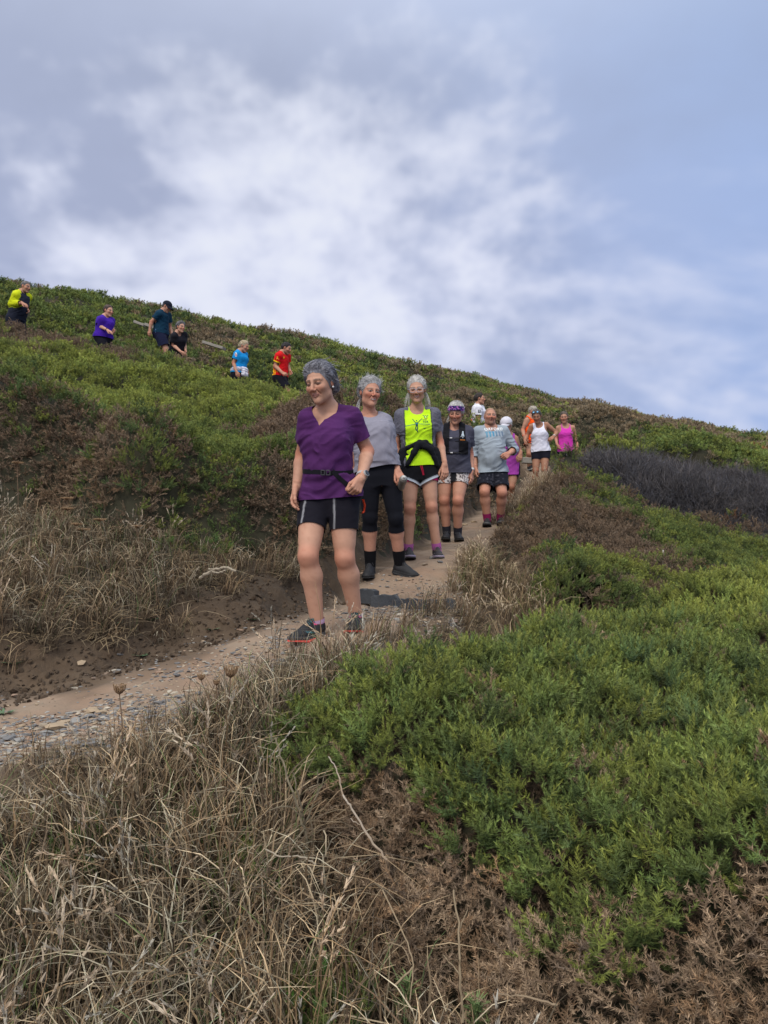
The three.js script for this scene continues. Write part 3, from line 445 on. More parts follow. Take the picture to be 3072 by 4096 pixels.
// skin the zero level of a field inside a box; keep(x, y, z) > 0 is cut away along a clean edge
function skin(field, lo, hi, h, { cut, colour, uv, slack = 1.5 } = {}) {
  const B = 4, nx = Math.ceil((hi.x - lo.x) / h / B) * B + 1, ny = Math.ceil((hi.y - lo.y) / h / B) * B + 1, nz = Math.ceil((hi.z - lo.z) / h / B) * B + 1;
  const val = new Float32Array(nx * ny * nz).fill(1), sx = 1, sy = nx, sz = nx * ny, far = h * B * .87 * slack + .012;
  for (let k = 0; k < nz; k += B) for (let j = 0; j < ny; j += B) for (let i = 0; i < nx; i += B) {
    const d = field(lo.x + (i + 2) * h, lo.y + (j + 2) * h, lo.z + (k + 2) * h), skip = Math.abs(d) > far;
    for (let c = k; c < Math.min(k + B, nz); c++) for (let b = j; b < Math.min(j + B, ny); b++) for (let a = i; a < Math.min(i + B, nx); a++) val[a + b * sy + c * sz] = skip ? d : field(lo.x + a * h, lo.y + b * h, lo.z + c * h);
  }
  const id = new Int32Array(nx * ny * nz).fill(-1), P = [], off = [0, sx, sy, sx + sy, sz, sx + sz, sy + sz, sx + sy + sz], E = [[0, 1], [2, 3], [4, 5], [6, 7], [0, 2], [1, 3], [4, 6], [5, 7], [0, 4], [1, 5], [2, 6], [3, 7]];
  for (let k = 0; k + 1 < nz; k++) for (let j = 0; j + 1 < ny; j++) for (let i = 0; i + 1 < nx; i++) {
    const o = i + j * sy + k * sz; let m = 0; for (let q = 0; q < 8; q++) if (val[o + off[q]] < 0) m |= 1 << q;
    if (m === 0 || m === 255) continue;
    let x = 0, y = 0, z = 0, n = 0;
    for (const [a, b] of E) if (((m >> a) & 1) !== ((m >> b) & 1)) { const va = val[o + off[a]], vb = val[o + off[b]], t = va / (va - vb); x += (a & 1) + ((b & 1) - (a & 1)) * t; y += ((a >> 1) & 1) + (((b >> 1) & 1) - ((a >> 1) & 1)) * t; z += (a >> 2) + ((b >> 2) - (a >> 2)) * t; n++; }
    id[o] = P.length / 3; P.push(lo.x + (i + x / n) * h, lo.y + (j + y / n) * h, lo.z + (k + z / n) * h);
  }
  let T = [];
  const quad = (a, b, c, d, flip) => { if (a < 0 || b < 0 || c < 0 || d < 0) return; flip ? T.push(a, c, b, b, c, d) : T.push(a, b, c, b, d, c); };
  for (let k = 1; k + 1 < nz; k++) for (let j = 1; j + 1 < ny; j++) for (let i = 1; i + 1 < nx; i++) {
    const o = i + j * sy + k * sz, v = val[o] < 0;
    if (v !== (val[o + sx] < 0)) quad(id[o - sy - sz], id[o - sz], id[o - sy], id[o], !v);
    if (v !== (val[o + sy] < 0)) quad(id[o - sx - sz], id[o - sx], id[o - sz], id[o], !v);
    if (v !== (val[o + sz] < 0)) quad(id[o - sx - sy], id[o - sy], id[o - sx], id[o], !v);
  }
  const grad = (x, y, z) => { const e = h * .6, a = field(x + e, y, z) - field(x - e, y, z), b = field(x, y + e, z) - field(x, y - e, z), c = field(x, y, z + e) - field(x, y, z - e), l = Math.hypot(a, b, c) || 1; return [a / l, b / l, c / l, l / (2 * e)]; };
  for (let v = 0; v < P.length; v += 3) { const g = grad(P[v], P[v + 1], P[v + 2]), d = clamp(field(P[v], P[v + 1], P[v + 2]) / Math.max(g[3], .5), -h, h); P[v] -= g[0] * d; P[v + 1] -= g[1] * d; P[v + 2] -= g[2] * d; }
  if (cut) {
    const f = []; for (let v = 0; v < P.length; v += 3) f.push(cut(P[v], P[v + 1], P[v + 2]));
    const edge = new Map(), out = [];
    const mid = (a, b) => { const key = a < b ? a * 4194304 + b : b * 4194304 + a; let q = edge.get(key); if (q === undefined) { let t = clamp(f[a] / (f[a] - f[b]), .02, .98); q = P.length / 3; for (let c = 0; c < 3; c++) P.push(lerp(P[a * 3 + c], P[b * 3 + c], t)); f.push(0); edge.set(key, q); } return q; };
    for (let t = 0; t < T.length; t += 3) {
      const v = [T[t], T[t + 1], T[t + 2]], r = [];
      for (let e = 0; e < 3; e++) { const a = v[e], b = v[(e + 1) % 3]; if (f[a] <= 0) r.push(a); if ((f[a] <= 0) !== (f[b] <= 0)) r.push(mid(a, b)); }
      for (let e = 1; e + 1 < r.length; e++) out.push(r[0], r[e], r[e + 1]);
    }
    T = out;
  }
  const map = new Map(), p = [], n = [], c = [], t = [], I = T.map((v) => { let q = map.get(v); if (q === undefined) { q = map.size; map.set(v, q); const x = P[v * 3], y = P[v * 3 + 1], z = P[v * 3 + 2], g = grad(x, y, z); p.push(x, y, z); n.push(g[0], g[1], g[2]); c.push(...(colour ? colour(x, y, z, g) : [1, 1, 1])); if (uv) t.push(...uv(x, y, z)); } return q; });
  const g = new THREE.BufferGeometry(); g.setAttribute('position', new THREE.Float32BufferAttribute(p, 3)); g.setAttribute('normal', new THREE.Float32BufferAttribute(n, 3)); g.setAttribute('color', new THREE.Float32BufferAttribute(c, 3)); if (uv) g.setAttribute('uv', new THREE.Float32BufferAttribute(t, 2)); g.setIndex(I); return g;
}
const boxOf = (pts, m) => { const b = new THREE.Box3().setFromPoints(pts); b.expandByScalar(m); return b; };
const skinMat = new THREE.MeshPhysicalMaterial({ vertexColors: true, roughness: .58, specularIntensity: .55, sheen: .15, sheenColor: new THREE.Color(1, .8, .7), sheenRoughness: .5, side: THREE.DoubleSide });
const clothMat = new THREE.MeshPhysicalMaterial({ vertexColors: true, roughness: .95, specularIntensity: .25, sheen: .35, sheenRoughness: .6, sheenColor: new THREE.Color(.35, .35, .35), side: THREE.DoubleSide });
const hairMat = mat({ vertexColors: true, roughness: .8, side: THREE.DoubleSide });
const rubber = mat({ vertexColors: true, roughness: .7, side: THREE.DoubleSide });
const plastic = mat({ vertexColors: true, roughness: .4, side: THREE.DoubleSide });
const FEM = { sw: .162, chest: [.142, .105], waist: [.128, .1], hip: [.17, .125], neck: .05, arm: [.045, .036, .038, .025], leg: [.084, .055, .058, .036], bust: .062, seat: .085, belly: 0, head: 1, hand: .93, foot: .93 };
const MAN = { sw: .185, chest: [.172, .12], waist: [.155, .118], hip: [.165, .125], neck: .06, arm: [.05, .04, .043, .029], leg: [.085, .058, .06, .039], bust: 0, seat: .08, belly: 0, head: 1.03, hand: 1.03, foot: 1.04 };
function frame(yaw, pitch = 0, roll = 0) {         // right, up, forward of something that faces the camera at yaw 0, the picture's right at 90, looks down with pitch, leans clockwise with roll
  const R = Math.PI / 180, e = new THREE.Euler(pitch * R, yaw * R, 0, 'YXZ'), q = new THREE.Quaternion().setFromEuler(e), l = new THREE.Quaternion().setFromAxisAngle(V(0, 0, 1), -roll * R); q.premultiply(l);
  return { q, r: V(1, 0, 0).applyQuaternion(q), u: V(0, 1, 0).applyQuaternion(q), f: V(0, 0, 1).applyQuaternion(q) };
}
const SKIN = { fair: [.52, .285, .195], warm: [.45, .235, .155], tan: [.36, .18, .112], ruddy: [.5, .25, .17] };

function person(spec) {
  const D = spec.d, B = { ...spec.body }, px = (j) => at(j[0], j[1], D - (j[2] ?? 0)), K = spec.fine ?? (D < 9 ? 1 : D < 12 ? 1.4 : 1.9);
  const S = {}, Nk = px(spec.neck), Hp = px(spec.hips), hipF = frame(spec.yaw), U = Nk.clone().sub(Hp), L = U.length(); U.normalize();
  const dirAt = (yaw) => { const f = frame(yaw).f; f.addScaledVector(U, -f.dot(U)).normalize(); return [f.clone().cross(U).negate(), f]; };
  const chestYaw = spec.chestYaw ?? spec.yaw, [cR, cF] = dirAt(chestYaw), [hR, hF] = dirAt(spec.yaw);
  const tall = L / .5, sw = B.sw;
  const sh = { a: spec.a.s ? px(spec.a.s) : Nk.clone().addScaledVector(U, -.052).addScaledVector(cR, -sw), b: spec.b.s ? px(spec.b.s) : Nk.clone().addScaledVector(U, -.052).addScaledVector(cR, sw) };
  const arm = {}, leg = {};
  for (const s of ['a', 'b']) { arm[s] = { s: sh[s], e: px(spec[s].e), w: px(spec[s].w), t: px(spec[s].t) }; const l = spec['leg_' + s]; leg[s] = { h: Hp.clone().addScaledVector(hR, (s === 'a' ? -1 : 1) * B.hip[0] * .52).addScaledVector(U, -.03), k: px(l.k), a: px(l.a), t: px(l.t) }; }
  for (const s of ['a', 'b']) { const G = leg[s], up = clamp(groundAt(G.a.x, G.a.z) + .088 + (spec['leg_' + s].lift ?? 0) - G.a.y, -.32, .32); G.a.y += up; G.t.y += up; G.k.y += up * .4; }
  const base = leg.a.a.clone().add(leg.b.a).multiplyScalar(.5); base.y = Math.min(leg.a.a.y, leg.b.a.y) - .085;
  const root = thing('person', base, spec.label, 'person', spec.group);
  const add = (name, g, m, parent = root, label) => { g.translate(-base.x, -base.y, -base.z); return put(name, g, m, parent, label); };
  if (spec.check) console.log(spec.label.slice(0, 30), 'torso', L.toFixed(2), 'arm', ['a', 'b'].map((s) => arm[s].s.distanceTo(arm[s].e).toFixed(2) + '/' + arm[s].e.distanceTo(arm[s].w).toFixed(2) + '/' + arm[s].w.distanceTo(arm[s].t).toFixed(2)).join(' '), 'leg', ['a', 'b'].map((s) => leg[s].h.distanceTo(leg[s].k).toFixed(2) + '/' + leg[s].k.distanceTo(leg[s].a).toFixed(2)).join(' '));
  // torso: elliptical sections up the spine; grow(f) adds looseness for clothes
  const secs = [[-.26, B.hip[0] * .62, B.hip[1] * .72, -.004], [-.08, B.hip[0] * .98, B.hip[1] * .95, -.008], [.06, B.hip[0], B.hip[1], -.006], [.2, lerp(B.hip[0], B.waist[0], .4), lerp(B.hip[1], B.waist[1], .5), .002], [.38, B.waist[0], B.waist[1], .006], [.58, lerp(B.waist[0], B.chest[0], .6), lerp(B.waist[1], B.chest[1], .6), .004], [.78, B.chest[0], B.chest[1], -.004], [.92, B.chest[0] * .93, B.chest[1] * .74, -.014], [1.0, B.chest[0] * .55, B.chest[1] * .55, -.018]];
  const section = (f, o) => { let i = 0; while (i + 2 < secs.length && f > secs[i + 1][0]) i++; const a = secs[i], b = secs[i + 1]; let t = clamp((f - a[0]) / (b[0] - a[0])); t = t * t * (3 - 2 * t) * .6 + t * .4; o[0] = lerp(a[1], b[1], t); o[1] = lerp(a[2], b[2], t); o[2] = lerp(a[3], b[3], t); return o; };
  const spine = spec.spine ?? 0, tmp = [0, 0, 0];
  function torsoAt(x, y, z, o) {                   // f along the spine, u across, v forward, axial overshoot
    const dx = x - Hp.x, dy = y - Hp.y, dz = z - Hp.z, f = (dx * U.x + dy * U.y + dz * U.z) / L, t = clamp(f), Rx = lerp(hR.x, cR.x, t), Ry = lerp(hR.y, cR.y, t), Rz = lerp(hR.z, cR.z, t), Fx = lerp(hF.x, cF.x, t), Fy = lerp(hF.y, cF.y, t), Fz = lerp(hF.z, cF.z, t);
    o.f = f; o.u = dx * Rx + dy * Ry + dz * Rz; o.v = dx * Fx + dy * Fy + dz * Fz - spine * Math.sin(Math.PI * t); return o;
  }
  const q = { f: 0, u: 0, v: 0 };
  function torso(x, y, z, grow) {
    torsoAt(x, y, z, q); const lo = grow?.lo ?? -.26, f = clamp(q.f, lo, 1), s = section(f, tmp), over = (q.f - f) * L;
    let rx = s[0], rz = s[1]; if (grow) { const e = grow.ease(f); rx = grow.hang ? Math.max(rx, grow.hang[0] * smooth(.95, .75, f)) + e : rx + e; rz = grow.hang ? Math.max(rz, grow.hang[1] * smooth(.95, .75, f)) + e : rz + e; }
    const v = q.v - s[2], k0 = Math.sqrt((q.u / rx) ** 2 + (v / rz) ** 2), k1 = Math.sqrt((q.u / rx / rx) ** 2 + (v / rz / rz) ** 2), d = k1 < 1e-6 ? -Math.min(rx, rz) : k0 * (k0 - 1) / k1;
    return over ? Math.sqrt(Math.max(d, 0) ** 2 + over * over) + Math.min(d, 0) * .0 - .0 : d;
  }
  const local = (f, u, v) => Hp.clone().addScaledVector(U, f * L).addScaledVector(f > .5 ? cR : hR, u).addScaledVector(f > .5 ? cF : hF, v + spine * Math.sin(Math.PI * clamp(f)));
  const lumps = [];                                 // [field, blend]
  if (B.bust) for (const s of [-1, 1]) lumps.push([cone(local(.72, s * B.chest[0] * .5, B.chest[1] * .62), local(.66, s * B.chest[0] * .52, B.chest[1] * .72), B.bust * .8, B.bust), .06, 1]);
  if (B.belly) lumps.push([cone(local(.3, 0, B.waist[1] * .45), local(.5, 0, B.waist[1] * .4), B.belly, B.belly * .9), .08, 1]);
  for (const s of [-1, 1]) lumps.push([cone(local(-.1, s * B.hip[0] * .42, -B.hip[1] * .42), local(.04, s * B.hip[0] * .4, -B.hip[1] * .4), B.seat, B.seat * .9), .05, 0]);
  const hd = frame(spec.head[3] ?? spec.yaw, spec.head[4] ?? 0, spec.head[5] ?? 0), hs = B.head, Hc = px(spec.head);
  const headPt = (x, y, z) => Hc.clone().addScaledVector(hd.r, x * hs).addScaledVector(hd.u, y * hs).addScaledVector(hd.f, z * hs);
  const neckF = cone(Nk.clone().addScaledVector(U, -.03).addScaledVector(cF, -.012), headPt(0, -.06, -.018), B.neck * 1.08, B.neck * .95);
  const traps = ['a', 'b'].map((s) => cone(Nk.clone().addScaledVector(U, .022).addScaledVector(cF, -.022), sh[s].clone().addScaledVector(U, .012), .034, .034));
  const limb = {}, legF = {}, sleeve = {}, trouser = {};
  for (const s of ['a', 'b']) {
    const A = arm[s], r = B.arm, mid = A.e.clone().lerp(A.w, .28), up = cone(A.s, A.e, r[0], r[1]), m2 = A.s.clone().lerp(A.e, .42), bic = cone(A.s.clone().lerp(A.e, .2), m2, r[0] * .95, r[0] * .98), f1 = cone(A.e, mid, r[1], r[2]), f2 = cone(mid, A.w, r[2], r[3]);
    limb[s] = (x, y, z) => smin(smin(up(x, y, z), bic(x, y, z), .02), smin(f1(x, y, z), f2(x, y, z), .015), .018);
    const G = leg[s], w = B.leg, fw = V(0, 0, 0).add(frame(spec.yaw).f), cm = G.k.clone().lerp(G.a, .3).addScaledVector(fw, -.016), t = cone(G.h, G.k, w[0], w[1]), quads = cone(G.h.clone().lerp(G.k, .25).addScaledVector(fw, .015), G.h.clone().lerp(G.k, .72).addScaledVector(fw, .006), w[0] * .86, w[1] * .98), k = cone(G.k, cm, w[1] * .93, w[2]), c = cone(cm, G.a, w[2], w[3]), cap = cone(G.k.clone().addScaledVector(fw, w[1] * .42), G.k.clone().addScaledVector(fw, w[1] * .34).add(V(0, -.03, 0)), .031, .024), shin = cone(G.k, G.a, w[1] * .7, w[3] * .94);
    legF[s] = (x, y, z) => smin(smin(smin(t(x, y, z), quads(x, y, z), .03), smin(smin(k(x, y, z), c(x, y, z), .03), shin(x, y, z), .02), .024), cap(x, y, z), .02);
  }
  const near = (p, r) => (x, y, z) => Math.hypot(x - p.x, y - p.y, z - p.z) < r;
  const shoulderK = (s, x, y, z) => .045 * smooth(.26, .1, Math.hypot(x - sh[s].x, y - sh[s].y, z - sh[s].z)) + .004;
  const core = (x, y, z, bare = true) => { let d = torso(x, y, z); for (const [f, k] of lumps) d = smin(d, f(x, y, z), k); d = smin(d, neckF(x, y, z), .04); for (const t of traps) d = smin(d, t(x, y, z), .05); return d; };
  const bodyF = (x, y, z) => { let d = core(x, y, z); d = smin(d, smin(legF.a(x, y, z), legF.b(x, y, z), .01), .045); for (const s of ['a', 'b']) d = smin(d, limb[s](x, y, z), shoulderK(s, x, y, z)); return d; };
  // skin colour
  const tone = SKIN[spec.skin ?? 'fair'], blot = (x, y, z) => 1 + .13 * fbm(x * 12, y * 12, z * 12, 3) + .06 * noise(x * 55, y * 55, z * 55);
  const redAt = [leg.a.k, leg.b.k, arm.a.e, arm.b.e];
  const bodyColour = (x, y, z) => { let c = tone.map((v) => v * blot(x, y, z)), r = 0; for (const p of redAt) r = Math.max(r, smooth(.1, .02, Math.hypot(x - p.x, y - p.y, z - p.z))); c = mix3(c, [c[0] * .92, c[1] * .62, c[2] * .56], .95 * r); const n = noise(x * 40, y * 40, z * 40); if (n > .45) c = mix3(c, [c[0] * .8, c[1] * .65, c[2] * .6], .3); return c; };
  const pieces = [];
  { const b = boxOf([Hp, Nk, sh.a, sh.b, arm.a.e, arm.a.w, arm.b.e, arm.b.w, leg.a.k, leg.a.a, leg.b.k, leg.b.a], .16); b.min.y = Math.min(leg.a.a.y, leg.b.a.y) - .06; pieces.push(skin(bodyF, b.min, b.max, .0115 * K, { colour: bodyColour })); }
  // head
  const F = spec.face ?? {}, smile = F.smile ?? .5;
  const hl = (x, y, z) => { x -= Hc.x; y -= Hc.y; z -= Hc.z; return [(x * hd.r.x + y * hd.r.y + z * hd.r.z) / hs, (x * hd.u.x + y * hd.u.y + z * hd.u.z) / hs, (x * hd.f.x + y * hd.f.y + z * hd.f.z) / hs]; };
  const cran = egg([0, .024, -.014], .074, .09, .094), faceE = egg([0, -.032, .022], .061, .086, .07), jaw = cone(V(.04, -.075, .008), V(0, -.104, .064), .022, .02), jaw2 = (x, y, z) => jaw(Math.abs(x), y, z), chin = egg([0, -.103, .067], .021 + (F.chin ?? 0), .016, .016), cheek = egg([.038, -.028 + .004 * smile, .062], .024, .02, .022), brow = cone(V(.008, .022, .08), V(.044, .021, .064), .0105, .0095), noseA = cone(V(0, .014, .087), V(0, -.03, .108), .0075, .0105 + (F.nose ?? 0)), wing = egg([.0105, -.036, .098], .0085, .0075, .0105), eye = egg([.031, .0, .074], .0135, .0125, .0135), ear = egg([.0765, -.004, -.008], .009, .031, .018), lipU = cone(V(0, -.061, .0915), V(.021, -.063 + .008 * smile, .08), .0062, .0035), lipL = cone(V(0, -.073, .089), V(.018, -.07 + .007 * smile, .08), .0068, .0035), nlf = cone(V(.02, -.038, .087), V(.033, -.064, .074), .003, .003);
  const headF0 = (X, y, z) => {
    const x = Math.abs(X); let d = smin(cran(x, y, z), faceE(x, y, z), .03); d = smin(d, jaw2(x, y, z), .022); d = smin(d, chin(x, y, z), .02); d = smin(d, cheek(x, y, z), .022); d = smin(d, brow(x, y, z), .012);
    d = smax(d, -(Math.hypot(x - .031, (y - .001) * 1.25, z - .1) - .0205), .012);
    d = smin(d, noseA(x, y, z), .009); d = smin(d, wing(x, y, z), .006); d = smin(d, lipU(x, y, z), .006); d = smin(d, lipL(x, y, z), .006);
    if (smile > .3) d = smax(d, -nlf(x, y, z), .006);
    if (F.open) d = smax(d, -egg([0, -.068, .1], .02, .008 * F.open, .02)(x, y, z), .004);
    d = Math.min(d, eye(x, y, z)); return smin(d, ear(x, y, z), .006);
  };
  S.skull = (X, y, z) => { const x = Math.abs(X); return smin(smin(cran(x, y, z), faceE(x, y, z), .03), jaw2(x, y, z), .022); };
  const neckH = cone(V(0, -.055, -.018), V(0, -.155, -.03), .053 * B.neck / .052, .054 * B.neck / .052);
  const headF = (x, y, z) => { const [a, b, c] = hl(x, y, z); let d = headF0(a, b, c) * hs; if (b < -.03) d = smin(d, neckF(x, y, z), .022); return d; };
  const lipC = F.lips ?? [tone[0] * .82, tone[1] * .55, tone[2] * .55], browC = F.brow ?? [.16, .12, .1];
  const headColour = (x, y, z) => {
    const [X, b, c] = hl(x, y, z), a = Math.abs(X); let k = tone.map((v) => v * blot(x * 1.7, y * 1.7, z * 1.7));
    const rosy = Math.exp(-(((a - .042) / .022) ** 2) - ((b + .03) / .022) ** 2) * (c > .02 ? 1 : 0) + .9 * Math.exp(-((a / .016) ** 2) - ((b + .032) / .018) ** 2) * (c > .08 ? 1 : 0);
    k = mix3(k, [k[0] * 1.0, k[1] * .7, k[2] * .66], clamp(rosy * (F.rosy ?? .7)));
    if (a > .071 && Math.abs(b) < .04) k = mix3(k, [k[0], k[1] * .72, k[2] * .68], .6);
    if (c > .04) {
      const ex = (a - .031) / .0155, ey = (b - .0005 + .16 * (a - .031)) / (F.eyes < .3 ? .0062 : .0048 + .0035 * (F.eyes ?? .5)), e = ex * ex + ey * ey;
      k = mix3(k, [tone[0] * .62, tone[1] * .5, tone[2] * .46], .55 * Math.exp(-(((a - .031) / .02) ** 2) - ((b - .004) / .012) ** 2));
      if (e < 1.9 && c > .06) k = mix3(k, [.11, .065, .05], e < 1 ? .9 : .75);
      if (e < .9 && c > .06 && (F.eyes ?? .5) > .25) { k = [.27, .25, .24]; if ((X - Math.sign(X) * .031 - (F.gaze ?? 0) * .004) ** 2 + b * b < .0062 ** 2) k = [.045, .04, .04]; }
      const by = b - (.0235 + .05 * (a - .012) - 3.2 * Math.max(0, a - .034) ** 1.5); if (Math.abs(by) < .0042 - .05 * Math.max(0, a - .036) && a > .012 && a < .05 && c > .045) k = mix3(k, browC, .75);
      const my = b + .0672 - smile * 16 * a * a, w = .0235 + .006 * smile;
      if (a < w && Math.abs(my) < .0105 * (1 - (a / w) ** 2) + .002 && c > .065) { k = mix3(k, lipC, .85); const gap = (F.teeth ?? 0) * .004 * (1 - (a / w) ** 2); if (Math.abs(my) < gap) k = [.42, .38, .34]; else if (Math.abs(my) < gap + .0016) k = [.2, .07, .06]; if (F.open && Math.abs(my + .002) < .007 * (1 - (a / .018) ** 2) && a < .018 && my < .001) k = [.1, .03, .03]; }
      const fold = Math.abs(a - (.021 + .35 * (-.036 - b))); if (smile > .3 && b < -.034 && b > -.07 && fold < .004) k = mix3(k, [tone[0] * .66, tone[1] * .5, tone[2] * .46], .6);
      if (F.lines) { const ln = Math.abs(Math.sin((a * 60 + b * 300))) < .25 && a > .048 && Math.abs(b) < .014; if (ln) k = k.map((v) => v * .85); }
    }
    if (F.stubble && b < -.035 && c > -.02) k = mix3(k, F.stubbleColour ?? [.2, .13, .1], F.stubble * smooth(-.035, -.055, b) * (Math.abs(b + .067) < .012 && a < .02 ? .2 : 1) * (F.goatee ? (a < .036 ? 1 : .35) : 1));
    if (F.buzz && (b - .085) * .53 - (c - .075) * .85 > .004) k = mix3(k, F.buzz, .62);
    return k;
  };
  { const pts = []; for (const x of [-.1, .1]) for (const y of [-.16, .13]) for (const z of [-.12, .13]) pts.push(headPt(x, y, z)); const b = boxOf(pts, .006); pieces.push(skin((x, y, z) => Math.max(headF(x, y, z), -(hl(x, y, z)[1] + .15) * hs), b.min, b.max, (K > 1.7 ? .0062 : K > 1 ? .0046 : .0034), { colour: headColour, slack: 1.3 })); }
  // hands
  for (const s of ['a', 'b']) {
    const A = arm[s], side = s === 'a' ? -1 : 1, Y = A.t.clone().sub(A.w).normalize(), cfg = spec[s], hsz = B.hand, curl = cfg.curl ?? .35;
    const back = (cfg.back ? V(...cfg.back) : cR.clone().multiplyScalar(side)), Z = back.addScaledVector(Y, -back.dot(Y)).normalize(), tf = cfg.thumb ? V(...cfg.thumb) : cF.clone(), X = Y.clone().cross(Z).normalize(); if (X.dot(tf) < 0) X.negate();
    const W = (x, y, z) => A.w.clone().addScaledVector(X, x * hsz).addScaledVector(Y, y * hsz).addScaledVector(Z, z * hsz);
    const parts = [], chain = (pts, rs) => { let f = null; for (let i = 0; i + 1 < pts.length; i++) { const c = cone(W(...pts[i]), W(...pts[i + 1]), rs[i] * hsz, rs[i + 1] * hsz); const g = f; f = g ? (x, y, z) => smin(g(x, y, z), c(x, y, z), .004) : c; } return f; };
    const kx = [-.031, -.0105, .0105, .031], ky = [.078, .087, .09, .086], len = [.058, .074, .08, .07], palm = [0, 1, 2, 3].map((i) => cone(W(kx[i] * .62, .004, -.002), W(kx[i], ky[i], 0), .0145 * hsz, .0115 * hsz)), thenar = cone(W(.02, .014, -.006), W(.03, .048, -.014), .0155 * hsz, .013 * hsz);
    const wrist = cone(W(0, -.03, 0), W(0, .012, 0), B.arm[3] * 1.0, .024 * hsz);
    const ends = [];
    for (let i = 0; i < 4; i++) { let p = [kx[i], ky[i], 0], ang = -.08, sp = (i - 1.5) * .05 * (1 - curl) + (cfg.spread ?? 0) * (i - 1.5), pts = [p]; const cs = [1.25, 1.45, .8]; for (let j = 0; j < 3; j++) { ang += cs[j] * curl * (1 + .12 * (1.5 - i)); const l = len[i] * [.46, .3, .24][j]; p = [p[0] + Math.sin(sp) * l * Math.cos(ang), p[1] + Math.cos(sp) * Math.cos(ang) * l, p[2] - Math.sin(ang) * l]; pts.push(p); } parts.push(chain(pts, [.0105, .0098, .009, .0078])); ends.push(...pts.map((e) => W(...e))); }
    const tc = cfg.tcurl ?? curl; const tp = [[.026, .03, -.01], [.047 - .01 * tc, .062, -.018 - .012 * tc], [.058 - .03 * tc, .09, -.024 - .02 * tc], [.06 - .052 * tc, .112 - .01 * tc, -.028 - .022 * tc]]; parts.push(chain(tp, [.0145, .0115, .0105, .0088])); ends.push(W(...tp[3]));
    const handF = (x, y, z) => { let d = wrist(x, y, z); for (const p of palm) d = smin(d, p(x, y, z), .012); d = smin(d, thenar(x, y, z), .012); let f = 9; for (const p of parts) f = Math.min(f, p(x, y, z)); return smin(d, f, .006); };
    const b = boxOf([...ends, W(0, -.035, 0), W(.03, .05, 0), W(-.03, .05, 0)], .02);
    pieces.push(skin(handF, b.min, b.max, K > 1.7 ? .0062 : K > 1 ? .0048 : .0036, { slack: 1.2, colour: (x, y, z) => { const c = bodyColour(x, y, z); const n = .3 + .3 * noise(x * 60, y * 60, z * 60); return mix3(c, [c[0] * .95, c[1] * .7, c[2] * .66], n); } }));
    S['hand_' + s] = { X, Y, Z, W };
  }
  add('body', mergeGeometries(pieces), skinMat);
  // everything a garment builder may need
  Object.assign(S, { root, add, base, K, B, px, arm, leg, sh, Nk, Hp, U, L, cR, cF, hR, hF, hd, hs, Hc, headPt, hl, headF, headF0, torso, torsoAt, lumps, traps, limb, legF, local, bodyF, secs, neckF, spec });
  return S;
}
const wrinkle = (x, y, z, amp, f = 1) => { const w = noise(x * 5 * f, y * 5 * f, z * 5 * f) * 1.6, a = noise(x * 7 * f + w, y * 17 * f - x * 5 + w, z * 7 * f), b = noise(x * 13 * f + 9, y * 21 * f + w, z * 13 * f + 4); return amp * ((1 - 2 * Math.abs(a)) * .7 + b * .55); };
